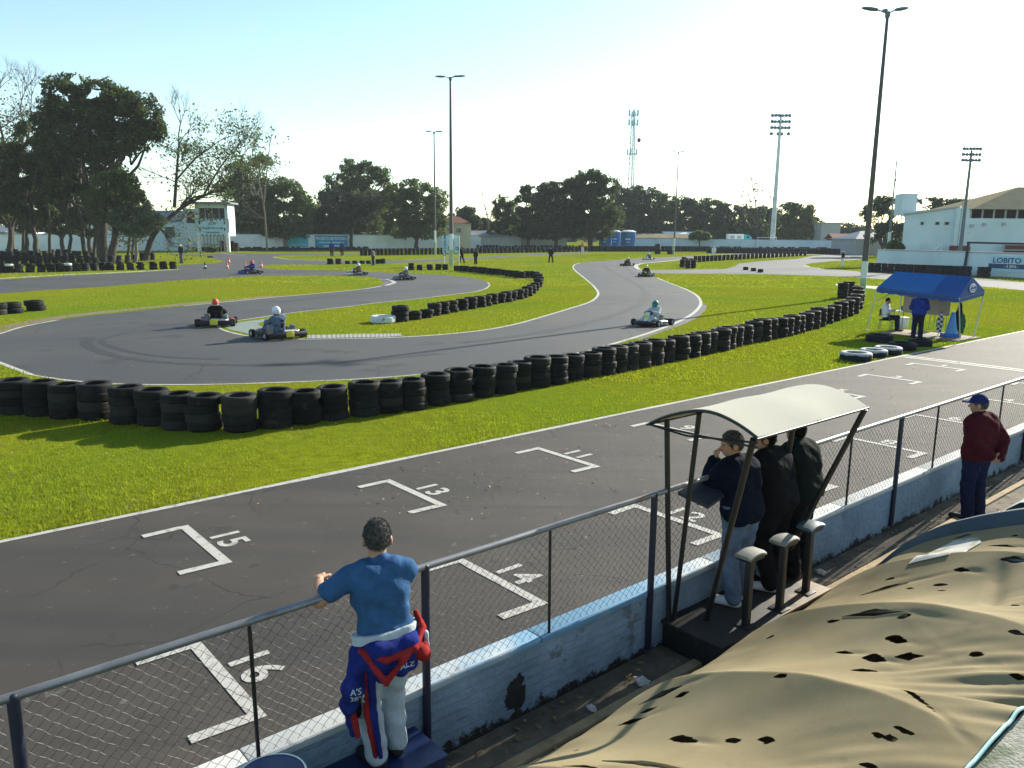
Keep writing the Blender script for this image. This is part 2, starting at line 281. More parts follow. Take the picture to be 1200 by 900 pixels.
# ------------------------------------------------------------------ people: one smooth surface grown from joints
class Field:
    def __init__(s, lo, hi, h):
        s.lo = np.array(lo, np.float32); s.h = h; s.n = np.ceil((np.array(hi) - s.lo) / h).astype(int) + 1
        s.F = np.full(s.n, 1.0, np.float32)
    def sub(s, lo, hi):
        a = np.clip(np.floor((lo - s.lo) / s.h).astype(int), 0, s.n - 1); b = np.clip(np.ceil((hi - s.lo) / s.h).astype(int) + 1, 1, s.n)
        if np.any(b <= a): return None
        ax = [s.lo[i] + s.h * np.arange(a[i], b[i], dtype=np.float32) for i in range(3)]
        return tuple(slice(a[i], b[i]) for i in range(3)), ax[0][:, None, None], ax[1][None, :, None], ax[2][None, None, :]
    def blend(s, sl, D, k):
        A = s.F[sl]
        if k <= 0: s.F[sl] = np.minimum(A, D)
        else:
            hh = np.clip(0.5 + 0.5 * (A - D) / k, 0, 1); s.F[sl] = A * (1 - hh) + D * hh - k * hh * (1 - hh)
    def cone(s, a, b, ra, rb, k=0.03, flat=None):      # rounded tapering limb
        a, b = np.array(a, np.float32), np.array(b, np.float32); m = max(ra, rb) + k * 1.5 + 2 * s.h + 0.02
        q = s.sub(np.minimum(a, b) - m, np.maximum(a, b) + m)
        if q is None: return
        sl, X, Y, Z = q; d = b - a; L2 = float(d @ d) + 1e-9
        t = np.clip(((X - a[0]) * d[0] + (Y - a[1]) * d[1] + (Z - a[2]) * d[2]) / L2, 0, 1)
        D = np.sqrt((X - a[0] - t * d[0]) ** 2 + (Y - a[1] - t * d[1]) ** 2 + (Z - a[2] - t * d[2]) ** 2) - (ra + (rb - ra) * t)
        s.blend(sl, D, k)
    def ell(s, c, r, k=0.03, rot=None, cut=None):
        c = np.array(c, np.float32); r = np.array(r, np.float32); m = float(r.max()) + k * 1.5 + 2 * s.h + 0.02
        q = s.sub(c - m, c + m)
        if q is None: return
        sl, X, Y, Z = q; x, y, z = X - c[0], Y - c[1], Z - c[2]
        if rot is not None:
            R = np.array(rot, np.float32); x, y, z = (R[0, 0] * x + R[1, 0] * y + R[2, 0] * z, R[0, 1] * x + R[1, 1] * y + R[2, 1] * z, R[0, 2] * x + R[1, 2] * y + R[2, 2] * z)
        k0 = np.sqrt((x / r[0]) ** 2 + (y / r[1]) ** 2 + (z / r[2]) ** 2); k1 = np.sqrt((x / r[0] ** 2) ** 2 + (y / r[1] ** 2) ** 2 + (z / r[2] ** 2) ** 2) + 1e-6
        D = k0 * (k0 - 1) / k1
        if cut is not None:
            for (p, n) in cut: D = np.maximum(D, (X - p[0]) * n[0] + (Y - p[1]) * n[1] + (Z - p[2]) * n[2])
        s.blend(sl, D, k)
    def axes(s): return [s.lo[i] + s.h * np.arange(s.n[i], dtype=np.float32) for i in range(3)]
    def cut(s, p, n):
        X, Y, Z = s.axes(); s.F = np.maximum(s.F, (X[:, None, None] - p[0]) * n[0] + (Y[None, :, None] - p[1]) * n[1] + (Z[None, None, :] - p[2]) * n[2])
    def folds(s, amp, fx=(31, 17, 47), seed=0):
        X, Y, Z = s.axes(); X, Y, Z = X[:, None, None], Y[None, :, None], Z[None, None, :]
        s.F = s.F + amp * (np.sin(fx[0] * X + 13 * Z + 2.1 * np.sin(11 * Y + seed)) * 0.6 + np.sin(fx[2] * Z + 9 * X - 14 * Y + seed + 1.7 * np.sin(15 * X)) * 0.8 + 0.4 * np.sin(71 * Z - 33 * X + 29 * Y))
    def mesh(s, name):
        F = s.F; I = F < 0; nx, ny, nz = F.shape
        cnt = np.zeros((nx - 1, ny - 1, nz - 1), np.int8)
        for i in (0, 1):
            for j in (0, 1):
                for k in (0, 1): cnt += I[i:nx - 1 + i, j:ny - 1 + j, k:nz - 1 + k]
        ac = np.argwhere((cnt > 0) & (cnt < 8)); idx = np.full(cnt.shape, -1, np.int64); idx[tuple(ac.T)] = np.arange(len(ac))
        P = np.zeros((len(ac), 3)); C = np.zeros(len(ac))
        cor = [(i, j, k) for i in (0, 1) for j in (0, 1) for k in (0, 1)]
        val = {c: F[ac[:, 0] + c[0], ac[:, 1] + c[1], ac[:, 2] + c[2]] for c in cor}
        for c in cor:
            for ax in range(3):
                if c[ax] == 0:
                    e = list(c); e[ax] = 1; e = tuple(e); va, vb = val[c], val[e]; m = (va < 0) != (vb < 0)
                    t = va[m] / (va[m] - vb[m]); q = np.tile(np.array(c, float), (m.sum(), 1)); q[:, ax] += t; P[m] += q; C[m] += 1
        V = s.lo + (ac + P / C[:, None]) * s.h; Q = []
        for ax in range(3):
            o1, o2 = [(1, 2), (2, 0), (0, 1)][ax]
            sa = [slice(None)] * 3; sb = [slice(None)] * 3; sa[ax] = slice(0, -1); sb[ax] = slice(1, None)
            A, B = I[tuple(sa)], I[tuple(sb)]; g = np.argwhere(A != B)
            g = g[(g[:, o1] > 0) & (g[:, o2] > 0) & (g[:, o1] < F.shape[o1] - 1) & (g[:, o2] < F.shape[o2] - 1)]
            fl = A[tuple(g.T)]; e1 = np.zeros(3, int); e1[o1] = 1; e2 = np.zeros(3, int); e2[o2] = 1
            q = np.stack([idx[tuple((g - e1 - e2).T)], idx[tuple((g - e2).T)], idx[tuple(g.T)], idx[tuple((g - e1).T)]], 1)
            q[~fl] = q[~fl][:, ::-1]; Q.append(q)
        Q = np.concatenate(Q); Q = Q[(Q >= 0).all(1)]
        return smooth(np_mesh(name, V, Q))
def join_np(name, meshes):
    V = []; Q = []; b = 0
    for me in meshes:
        v = np.empty(len(me.vertices) * 3, np.float32); me.vertices.foreach_get('co', v); q = np.empty(len(me.loops), np.int32); me.loops.foreach_get('vertex_index', q)
        V.append(v.reshape(-1, 3)); Q.append(q.reshape(-1, 4) + b); b += len(me.vertices); bpy.data.meshes.remove(me)
    return smooth(np_mesh(name, np.concatenate(V), np.concatenate(Q)))
def vv(*a): return np.array(a, np.float32)
def unit(v): return v / (np.linalg.norm(v) + 1e-9)
# pose: x to the person's right, y forward, z up, origin on the ground between the feet
STAND = dict(pel=(0, 0, .95), chest=(0, .0, 1.27), neck=(0, -.01, 1.47), head=(0, .02, 1.62),
             hipL=(-.09, 0, .93), hipR=(.09, 0, .93), kneeL=(-.11, .03, .50), kneeR=(.11, .03, .50), ankL=(-.12, -.02, .085), ankR=(.12, -.02, .085),
             shL=(-.185, 0, 1.395), shR=(.185, 0, 1.395), elL=(-.23, -.03, 1.14), elR=(.23, -.03, 1.14), wrL=(-.22, .06, .90), wrR=(.22, .06, .90),
             toeL=(-.15, .16, .03), toeR=(.15, .16, .03), look=(0, 1, 0))
def pose(**k):
    d = dict(STAND); d.update(k); return {a: vv(*b) for a, b in d.items()}
def scaled(J, s): return {a: (b if a in ('look', 'handL', 'handR') else b * s) for a, b in J.items()}
def bounds(J, pad=.2):
    P = np.stack([p for a, p in J.items() if a not in ('look', 'handL', 'handR', 'palmL', 'palmR', 'curlL', 'curlR', 'bulk')]); return P.min(0) - pad, P.max(0) + pad
def head_frame(J):
    f = unit(J['look']); u = unit(J['head'] - J['neck']); u = unit(u * .6 + vv(0, 0, 1)); r = unit(np.cross(f, u)); u = np.cross(r, f); return r, f, u
def add_torso(f, J, g=0.0, s=1.0):
    s = float(J['bulk'][0]) if 'bulk' in J else s
    hx = unit(J['hipR'] - J['hipL']); sx = unit(J['shR'] - J['shL']); mid = (J['pel'] * .45 + J['chest'] * .55)
    for c, x, wd, r in ((J['pel'], hx, .085, .115), (J['pel'] * .6 + mid * .4, hx, .075, .108), (mid, unit(hx + sx), .068, .102), (J['chest'], sx, .085, .118), (J['chest'] * .45 + J['neck'] * .55, sx, .09, .10)):
        f.cone(c - x * wd * s, c + x * wd * s, r * s + g, r * s + g, .06)
    f.cone(J['shL'] * .86 + J['neck'] * .14 - vv(0, 0, .01), J['shR'] * .86 + J['neck'] * .14 - vv(0, 0, .01), .056 * s + g, .056 * s + g, .05)
    f.cone(J['neck'] - vv(0, 0, .02), J['shL'] - vv(0, 0, .015), .046 * s + g * .8, .05 * s + g * .8, .03); f.cone(J['neck'] - vv(0, 0, .02), J['shR'] - vv(0, 0, .015), .046 * s + g * .8, .05 * s + g * .8, .03)
def add_arm(f, J, S_, g=0.0, s=1.0, upto=1.0):
    sh, el, wr = J['sh' + S_], J['el' + S_], J['wr' + S_]
    if upto <= .5: f.cone(sh, sh + (el - sh) * upto * 2, .054 * s + g, (.054 - .012 * upto) * s + g * 1.3, .03); return
    f.cone(sh, el, .055 * s + g, .044 * s + g, .03); f.cone(el, el + (wr - el) * (upto - .5) * 2, .045 * s + g, .031 * s + g, .02)
def add_leg(f, J, S_, g=0.0, s=1.0, ga=None):
    h, k, a = J['hip' + S_], J['knee' + S_], J['ank' + S_]; ga = g if ga is None else ga
    f.cone(h, k, .092 * s + g, .058 * s + g, .05); f.cone(k, a, .058 * s + g, .040 * s + ga, .03)
    if g == 0: c = k + (a - k) * .3; b = unit(np.cross(np.cross(a - k, vv(0, 1, 0)), a - k)); f.cone(c - b * .015, k + (a - k) * .55 - b * .008, .05 * s, .042 * s, .03)
def add_head(f, J, s=1.0, detail=True):
    r, fw, u = head_frame(J); c = J['head']; R = np.stack([r, fw, u], 1)
    f.cone(J['neck'] - u * .03, c - u * .06 - fw * .01, .058 * s, .054 * s, .03)
    f.ell(c + u * .02 * s, (.076 * s, .096 * s, .105 * s), .02, R); f.ell(c - u * .055 * s + fw * .035 * s, (.056 * s, .062 * s, .062 * s), .03, R)
    if detail:
        f.cone(c + fw * .094 * s + u * .005, c + fw * .116 * s - u * .028, .010 * s, .016 * s, .012)
        for sg in (-1, 1):
            f.ell(c + r * sg * .086 * s - fw * .008 - u * .012, (.013 * s, .027 * s, .036 * s), .006, R)
            f.ell(c + r * sg * .032 * s + fw * .088 * s + u * .028, (.022, .012, .009), .012, R)
        f.ell(c + fw * .092 * s - u * .066, (.024, .012, .007), .006, R)
def add_hand(f, wr, d, nrm, side, curl=.5, s=1.0, k=.006):
    d = unit(d); n = unit(nrm - d * (nrm @ d)); x = np.cross(d, n) * side      # x points to the thumb side
    f.cone(wr - d * .02, wr + d * .02, .030 * s, .030 * s, k)
    for i in range(4): f.cone(wr + d * .015 + x * (.018 - .012 * i), wr + d * .088 + x * (.030 - .020 * i), .017 * s, .0125 * s, k)
    for i, ln in enumerate((.068, .078, .072, .055)):
        b = wr + d * .088 + x * (.031 - .0205 * i); a1 = curl * .9; a2 = curl * 2.0
        m = b + (d * math.cos(a1) + n * math.sin(a1)) * ln * .52; e = m + (d * math.cos(a2) + n * math.sin(a2)) * ln * .48
        f.cone(b, m, .0098 * s, .009 * s, .003); f.cone(m, e, .009 * s, .0075 * s, .003)
    b = wr + d * .02 + x * .028; m = b + unit(d * .7 + x * .75 + n * .25) * .045; e = m + unit(d * .95 + x * .2 + n * .3) * .035
    f.cone(b, m, .0145 * s, .012 * s, k); f.cone(m, e, .0115 * s, .009 * s, .003)
def body_mesh(J, h, hands=True, feet=True):
    lo, hi = bounds(J); f = Field(lo, hi, h); add_torso(f, J)
    for S_ in 'LR':
        add_arm(f, J, S_); add_leg(f, J, S_); f.cone(J['ank' + S_] - vv(0, 0, .03), J['toe' + S_], .036, .026, .03)
        if not hands:
            d = unit(J.get('hand' + S_, J['wr' + S_] - J['el' + S_])); f.cone(J['wr' + S_], J['wr' + S_] + d * .13, .034, .024, .02)
    add_head(f, J); ms = [f.mesh('body')]
    if hands:
        for S_, sd in (('L', -1), ('R', 1)):
            wr = J['wr' + S_]; d = unit(J.get('hand' + S_, wr - J['el' + S_])); nr = J.get('palm' + S_, vv(-sd * .6, .2, -.7)); g = Field(wr - .24, wr + .24, .0045)
            add_hand(g, wr, d, nr, sd, float(J['curl' + S_][0]) if 'curl' + S_ in J else .5); ms.append(g.mesh('hand'))
    return join_np('body', ms)
def wear_mesh(J, h, what, g=.018, fold=.004, seed=0, sleeve=1.0, hem=0.0, extra=None):
    lo, hi = bounds(J, .22); f = Field(lo, hi, h)
    if what in ('top', 'suit'):
        add_torso(f, J, g)
        for S_ in 'LR': add_arm(f, J, S_, g * 1.05, upto=sleeve)
        f.cone(J['neck'] - vv(0, 0, .02), J['neck'] + (J['head'] - J['neck']) * (.02 if sleeve < .6 else .18), .060 + g * .4, .058 + g * .3, .02)
    if what in ('bottom', 'suit'):
        hx = unit(J['hipR'] - J['hipL'])
        for t in (0, .35): c = J['pel'] * (1 - t) + J['chest'] * t; f.cone(c - hx * .085, c + hx * .085, .118 + g * .8, .116 + g * .5, .05)
        for S_ in 'LR': add_leg(f, J, S_, g, ga=g * 1.5)
    if extra: extra(f)
    if fold: f.folds(fold, seed=seed)
    u = unit(J['chest'] - J['pel'])
    if what == 'top': f.cut(J['pel'] + u * hem, -u)
    if what == 'bottom': f.cut(J['pel'] + u * (.10 + hem), u)
    return f.mesh('clothing')
def shoe_mesh(J, S_, h=.01):
    a, t = J['ank' + S_], J['toe' + S_]; d = t - a; d[2] = 0; d = unit(d); f = Field(np.minimum(a, t) - .2, np.maximum(a, t) + .2, h); fl = a[2] - .085
    f.cone(a + vv(0, 0, -.005), a - vv(0, 0, .03), .048, .05, .02); f.cone(vv(a[0], a[1], fl + .04) - d * .035, vv(t[0], t[1], fl + .035), .042, .036, .03)
    f.cone(vv(a[0], a[1], fl + .055) + d * .03, vv(t[0], t[1], fl + .035), .042, .034, .03)
    f.cut((0, 0, fl + .004), (0, 0, -1)); return f.mesh('shoe')
def strands(me, n, ln, seed, J):                   # short separate hairs standing on the scalp
    r = np.random.default_rng(seed); nv = len(me.vertices); co = np.empty(nv * 3, np.float32); me.vertices.foreach_get('co', co); co = co.reshape(-1, 3); no = np.empty(nv * 3, np.float32); me.vertices.foreach_get('normal', no); no = no.reshape(-1, 3)
    k = r.integers(0, nv, n); P = co[k] + r.normal(size=(n, 3)) * .004; R_, fw, u = head_frame(J); d = no[k] * .7 - u * .55 + r.normal(size=(n, 3)) * .35 - fw * .25; d /= np.linalg.norm(d, axis=1)[:, None]; L_ = ln * (.6 + .8 * r.random((n, 1)))
    s = np.cross(d, r.normal(size=(n, 3))); s = s / np.linalg.norm(s, axis=1)[:, None] * .0022; V = np.stack([P - s, P + s, P + d * L_ + s * .3, P + d * L_ - s * .3], 1).reshape(-1, 3); m2 = np_mesh('hair', V, np.arange(4 * n).reshape(-1, 4)); return join_np('hair', [me, m2])
def hair_mesh(J, h=.008, length=.0, grow=.006):
    r, fw, u = head_frame(J); c = J['head']; R = np.stack([r, fw, u], 1); f = Field(c - .2, c + .2, h)
    cut = [(c + fw * .045 + u * .02, unit(fw * 1.0 - u * .55)), (c - u * (.040 + length) - fw * .03, unit(-u + fw * .5))]
    f.ell(c + u * .022, (.076 + grow, .096 + grow, .105 + grow), .0, R, cut)
    f.folds(.0012, (110, 80, 130)); me = f.mesh('hair'); return strands(me, 4200, .0095, 3, J) if h < .007 else me
def cap_mesh(J, h=.008):
    r, fw, u = head_frame(J); c = J['head']; R = np.stack([r, fw, u], 1); f = Field(c - .3, c + .3, h)
    f.ell(c + u * .03, (.092, .112, .112), .0, R, [(c + u * .028, -u)])
    f.ell(c + u * .034 + fw * .12, (.075, .09, .012), .01, R, [(c + fw * .06, -fw)]); return f.mesh('cap')
def person(label, J, loc, rz, wear, h=.02, group=None, hands=False, eyes=False):
    skin = wear.get('skin', 'skin'); o = link('person', body_mesh(J, h, hands), M[skin], None, loc, rz); tag(o, label, 'person', group)
    hc = h
    if 'suit' in wear: link('race_suit', wear_mesh(J, hc, 'suit', wear.get('g', .02), .004 if h < .02 else .006), M[wear['suit']], o)
    if 'bottom' in wear: link('trousers', wear_mesh(J, hc, 'bottom', wear.get('gb', .016), .004 if h < .02 else .005, 3), M[wear['bottom']], o)
    if 'top' in wear: link(wear.get('topname', 'shirt'), wear_mesh(J, hc, 'top', wear.get('g', .02), .004 if h < .02 else .005, 1, wear.get('sleeve', .97), wear.get('hem', .0)), M[wear['top']], o)
    for S_ in 'LR': link('shoe', shoe_mesh(J, S_, min(h, .014)), M[wear.get('shoe', 'shoe_black')], o)
    if 'hair' in wear: link('hair', hair_mesh(J, .006 if h < .015 else .012, wear.get('hairlen', 0.0)), M[wear['hair']], o)
    if 'cap' in wear: link('cap', cap_mesh(J, min(h, .012)), M[wear['cap']], o)
    if eyes:
        r, fw, u = head_frame(J); c = J['head']
        for sg in (-1, 1): b = MB(); b.ball(c + r * sg * .032 + fw * .087 + u * .012, .0105); b.build('eye', M['eye'], o, sm=180)
    return o
def cloth(name, col, **k): M[name] = mat(name, col, k.pop('rough', .9), k.pop('var', .2), k.pop('scale', 9), bump=.75, bscale=k.pop('bscale', 13), spec=.06, **k)
M['skin'] = mat('skin', (0.36, 0.19, 0.12), .55, .1, 12, spec=.35); M['eye'] = mat('eye', (0.05, .04, .04), .2, .1, 30)
M['shoe_black'] = mat('black_shoe', (.014, .014, .015), .6, .2, 20); M['shoe_white'] = mat('white_shoe', (.62, .63, .65), .6, .1, 12)
M['hair_dark'] = mat('dark_hair', (.012, .010, .009), .8, .7, 60, .9, 160, spec=.08); M['hair_grey'] = mat('greying_hair', (.10, .095, .09), .8, .7, 45, .9, 160, spec=.08)
cloth('tee_blue', (.034, .088, .190), var=.25); cloth('suit_white', (.38, .42, .45), var=.15); cloth('navy', (.005, .007, .016)); cloth('black_cloth', (.008, .008, .010)); cloth('green_black', (.006, .010, .009))
cloth('jeans', (.10, .135, .20), var=.3); cloth('maroon', (.055, .006, .010)); cloth('navy_trouser', (.012, .015, .04)); cloth('white_cloth', (.62, .63, .66), var=.08); cloth('royal', (.016, .035, .22))
cloth('suit_royal', (.015, .024, .145), var=.35); cloth('suit_red', (.25, .020, .020), var=.3); cloth('grey_cloth', (.12, .12, .13)); cloth('brown_cloth', (.12, .07, .05)); cloth('khaki', (.2, .17, .12)); cloth('purple', (.05, .03, .16))
cloth('cap_navy', (.012, .02, .09))
# ------------------------------------------------------------------ ground, tracks, paint
ASPH = []                                       # outlines kept so that no grass grows on them
def sheet(name, pts, z, m, cut=True, kind='structure'):
    me = bpy.data.meshes.new(name); bm = bmesh.new(); f = bm.faces.new([bm.verts.new((p.x, p.y, z)) for p in pts])
    if f.normal.z < 0: f.normal_flip()
    bmesh.ops.triangulate(bm, faces=[f]); bm.normal_update()
    for g in bm.faces:
        if g.normal.z < 0: g.normal_flip()
    bm.to_mesh(me); bm.free(); o = link(name, me, m); tag(o, kind=kind)
    if cut: ASPH.append(np.array([(p.x, p.y) for p in pts]))
    return o
def px(L, n=5): return catmull([at(x, y) for x, y in L], n)
def ribbon(b, pts, wd, z, jitter=0.0):
    vs = []; m = len(pts)
    for i, p in enumerate(pts):
        t = (pts[min(i + 1, m - 1)] - pts[max(i - 1, 0)]); t = Vector((t.x, t.y, 0)).normalized(); n = Vector((-t.y, t.x, 0)); k = wd / 2 * (1 + jitter * mnoise.noise(p * 1.3))
        vs += [(p + n * k).xy.to_3d() + Vector((0, 0, z)), (p - n * k).xy.to_3d() + Vector((0, 0, z))]
    b.add(vs, [(2 * i, 2 * i + 1, 2 * i + 3, 2 * i + 2) for i in range(m - 1)])
gb = MB(); gb.add([(-900, -60, 0), (900, -60, 0), (900, 900, 0), (-900, 900, 0)], [(0, 1, 2, 3)]); tag(gb.build('ground', M['ground']), kind='structure')
# start straight
sheet('start_straight', [W(-40, 0), W(-40, 6.74), W(110, 6.74), W(110, 0)], .004, M['asphalt'])
# main track: left and right edges along its course, as seen from above
LEFT = [(1040, 297.5), (945, 298.6), (860, 301), (800, 304.2), (773, 306.8), (752, 308.7), (745, 311), (745, 313.5), (749, 316.3)]
LEFT2 = [(770, 326), (786.7, 332.7), (806.7, 340.7), (817.3, 347.3), (821.3, 354), (820, 359.3), (810.7, 368.7), (790.7, 379.3), (765, 389), (735, 398.5), (698, 409), (620, 424), (540, 434), (439, 442.7), (327, 448), (220, 450.5), (136, 449.5), (80, 445.5), (37, 439), (0, 426), (-32, 414), (-42, 405), (-30, 398), (0, 390.7), (27, 382.7), (69, 374.7), (160, 364.5), (260, 354.7), (320, 348.7), (373, 344.2), (427, 338.8), (447, 335.6), (457, 333.2), (461, 331), (457, 329), (448, 327), (435, 324.6), (387, 322.9), (320, 323.2), (253, 326), (160, 332.8), (107, 336.7), (53, 340), (0, 344), (-60, 347)]
RIGHT = [(1040, 293.8), (945, 294.5), (860, 297.5), (795, 300.8), (752, 302.4), (724, 304.6), (690, 307), (676, 309.3), (671.5, 313), (675, 318), (686, 327), (697, 337), (701, 344), (698, 349.5), (690, 354.5), (670, 361), (640, 370), (600, 381), (560, 388), (500, 393.6), (450, 396), (400, 397), (350, 397.6), (318, 397), (290, 393.5), (268, 388.8), (257, 384), (259, 379.8), (275, 376.6), (300, 373), (340, 367.2), (400, 360.4), (440, 355.4), (493, 350), (530, 345.5), (555, 342.5), (568, 339), (573, 335.5), (573, 333), (571, 330.8), (565, 328.5), (547, 325), (525, 322.7), (491, 321), (435, 318.8), (403, 317.2), (331, 316), (311, 314.6), (309, 312.8), (311, 311.5)]
left2 = px(LEFT2); right = px(RIGHT); left1 = px(LEFT)
tail = [at(x, y) for x, y in ((318, 309.8), (360, 310), (440, 309.3), (480, 307.6), (520, 306.5), (560, 303.6), (613, 300.2), (690, 296.6), (690, 295), (613, 298.4), (560, 301.2), (516, 303.2), (470, 305), (420, 305.7), (381, 305.4), (360, 304.7), (330, 303), (320, 301.4), (323, 299.6), (340, 298.8), (430, 298.3), (430, 297.2), (340, 296.9), (300, 297.4), (270, 296.5), (258, 296.4), (246, 298.4), (200, 297.6), (200, 299.4), (240, 300.2), (253, 303.8), (265, 306), (253, 308.8), (225, 310), (209, 311), (208, 316.2), (160, 319.6), (107, 322), (32, 326), (0, 328), (-60, 331))]
sheet('kart_track', left1 + left2 + list(reversed(tail)) + list(reversed(right)), .004, M['asphalt2'])
ROADR = [(738, 316.6), (800, 316.1), (850, 315.4), (862, 311.5), (866, 309), (893, 306), (933, 303.6), (952, 300), (975, 297.8), (1016, 297.4), (1018, 300.6), (1010, 304), (973, 306.2), (952, 308.4), (942, 310.6), (950, 313.6), (973, 316), (1008, 318.3), (1060, 321.5), (1140, 326), (1230, 333), (1300, 339), (1300, 349), (1230, 343), (1151, 336), (1090, 331), (1029, 327), (987, 324), (920, 322), (893, 321.3), (800, 320.6), (758, 320.4)]
sheet('link_road', [at(x, y) for x, y in ROADR], .008, M['asphalt3'])
sheet('concrete_path', [at(x, y) for x, y in ((979, 332.6), (1048, 336.8), (1060, 339), (1046, 340), (980, 335))], .004, M['kerb_paint'])
# worn verges
vb = MB(); ribbon(vb, px([(-30, 395.5), (0, 387), (27, 379.5), (69, 372), (160, 361.8), (260, 352.6), (320, 347.2)]), .9, .0025); tag(vb.build('dirt_verge', M['dirt']), kind='structure')
GV = px([(822.5, 357), (822, 361), (814, 369.5), (796, 379), (775, 386.5), (745, 397)]); ASPH.append(np.array([(p.x - .3, p.y - .3) for p in GV] + [(p.x + .3, p.y + .3) for p in reversed(GV)]))
vb = MB(); ribbon(vb, px([(822.5, 357), (822, 361), (814, 369.5), (796, 379), (775, 386.5), (745, 397)]), .5, .0025); tag(vb.build('gravel_verge', M['asphalt3']), kind='structure')
# white edge lines
lb = MB()
ribbon(lb, [W(u, -.02) for u in np.linspace(-20, 105, 120)], .11, .008, .5)
ribbon(lb, right[33:112], .16, .009); ribbon(lb, px([(700, 408.5), (735, 398.3), (765, 388.8), (790.7, 379.1), (810.7, 368.5), (820, 359.1), (821.3, 353.8), (817.3, 347.1), (806.7, 340.5), (786.7, 332.5), (770, 325.8)]), .17, .009)
ribbon(lb, px([(37, 439.5), (80, 446), (136, 450), (220, 451), (327, 448.5), (439, 443.2), (540, 434.5), (620, 424.5), (698, 409.5)]), .10, .009, .6)
ribbon(lb, px([(-32, 413), (0, 425.5), (37, 439.5)]), .15, .009)
ribbon(lb, px([(-30, 398), (0, 391.2), (27, 383), (69, 375)]), .13, .009, .5)
ribbon(lb, px([(320, 397.2), (290, 393.8), (268, 389), (257, 384), (259, 379.5), (275, 376.3), (300, 372.8), (340, 367), (400, 360.2), (440, 355.2), (493, 349.8), (530, 345.3), (555, 342.3), (568, 338.8), (573, 335.3), (573.4, 333), (571, 330.8)]), .12, .009, .5)
ribbon(lb, px([(320, 348.5), (373, 344), (427, 338.6), (447, 335.4)]), .18, .009, .3); ribbon(lb, px([(215, 358.6), (260, 354.5), (320, 348.6)]), .16, .009, .4)
ribbon(lb, px([(258.7, 296.7), (275, 298.4), (288, 299.3)]), .3, .009); ribbon(lb, px([(320, 301.3), (330, 303), (345, 304.4), (381, 305.4)]), .3, .009); ribbon(lb, px([(471, 305), (516, 303.3)]), .3, .009)
ribbon(lb, px([(942, 310.8), (960, 314.6), (1008, 318.3)]), .3, .013)
# grid boxes with their numbers, and the double finish line
def grid_box(u, v, ln, right_side):
    wd = .115; j = lambda: random.uniform(-.01, .01)
    for (u0, v0, u1, v1) in ((u, v - wd / 2, u, v + ln + wd / 2), (u - wd / 2, v + j(), u - .52, v + j()), (u - wd / 2, v + ln, u - .52 + j(), v + ln - .02)):
        ribbon(lb, [W(u0 + (u1 - u0) * t, v0 + (v1 - v0) * t) for t in np.linspace(0, 1, 8)], wd, .010 if u0 == u1 else .0125)
for k in range(8):
    grid_box(1.92 + 3.08 * k, .92 + random.uniform(-.04, .04), 1.42, False); grid_box(1.0 + 3.06 * k, 4.0 + random.uniform(-.05, .05), 1.42, True)
for du in (0, .32): ribbon(lb, [W(24.55 + du, v) for v in np.linspace(.1, 6.7, 12)], .17, .010)
tag(lb.build('white_road_lines', M['paint']), kind='structure')
def text_mesh(s, size, m=None, spacing=1.0, bold=0.0):
    cu = bpy.data.curves.new('lettering', 'FONT'); cu.body = s; cu.size = size; cu.align_x = 'CENTER'; cu.align_y = 'CENTER'; cu.space_character = spacing; cu.offset = bold; cu.resolution_u = 3
    o = bpy.data.objects.new('lettering', cu); COL.objects.link(o); dg = bpy.context.evaluated_depsgraph_get(); me = bpy.data.meshes.new_from_object(o.evaluated_get(dg)); bpy.data.objects.remove(o); bpy.data.curves.remove(cu); return me
def set_number(s, u, v):
    me = text_mesh(s, .50, spacing=1.12, bold=.012); X = TN; Y = TD
    for q in me.vertices: p = W(u, v) + X * q.co.x * 1.05 + Y * q.co.y; q.co = (p.x, p.y, .010)
    o = link('grid_number', me, M['paint']); tag(o, kind='structure')
for k in range(8):
    set_number(str(15 - 2 * k), 2.2 + 3.08 * k, 1.64); set_number(str(16 - 2 * k), 1.27 + 3.06 * k, 4.70)
# kerbs: striped one at the hairpin exit, painted apex, grey tips
kb = MB(); kp = px([(360, 397.2), (390, 397), (420, 396.4), (450, 395.6), (470, 394.8)], 12); kp2 = px([(360, 393.4), (390, 392.8), (420, 392), (450, 391.8), (470, 391.6)], 12)
for i in range(0, len(kp) - 1):
    if i % 2: continue
    q = [kp[i], kp[i + 1], kp2[i + 1], kp2[i]]; kb.add([(p.x, p.y, .03) for p in q] + [(p.x, p.y, .0) for p in q], [(0, 1, 2, 3), (0, 4, 5, 1), (1, 5, 6, 2), (2, 6, 7, 3), (3, 7, 4, 0)])
tag(kb.build('kerb_stripes', M['kerb_stripe']), kind='structure')
kb = MB(); ribbon(kb, [(a + b) / 2 for a, b in zip(kp, kp2)], (kp[0] - kp2[0]).length * .98, .024); tag(kb.build('kerb_base', M['kerb_dull']), kind='structure'); ASPH.append(np.array([(p.x, p.y) for p in kp] + [(p.x, p.y) for p in reversed(kp2)]))
sheet('painted_apex', [at(x, y) for x, y in ((270, 386.5), (262, 383.5), (266, 380.2), (285, 377.2), (320, 372.6), (312, 376), (302, 379.5), (305, 382.5), (318, 384), (330, 388), (318, 395), (292, 391.8))], .009, M['kerb_green'])
sheet('grey_tip', [at(x, y) for x, y in ((434, 325), (448, 327), (456, 329.3), (459.5, 331), (456, 333), (446, 335.2), (436, 336.8), (446, 333.6), (449.5, 331.5), (449, 329.5), (444, 327.5))], .009, M['asphalt3'])
tb = MB(); ribbon(tb, px([(453, 327.6), (460, 330), (462, 331.3), (459, 333), (452, 335)]), .35, .03); tag(tb.build('white_kerb_tip', M['kerb_paint']), kind='structure')
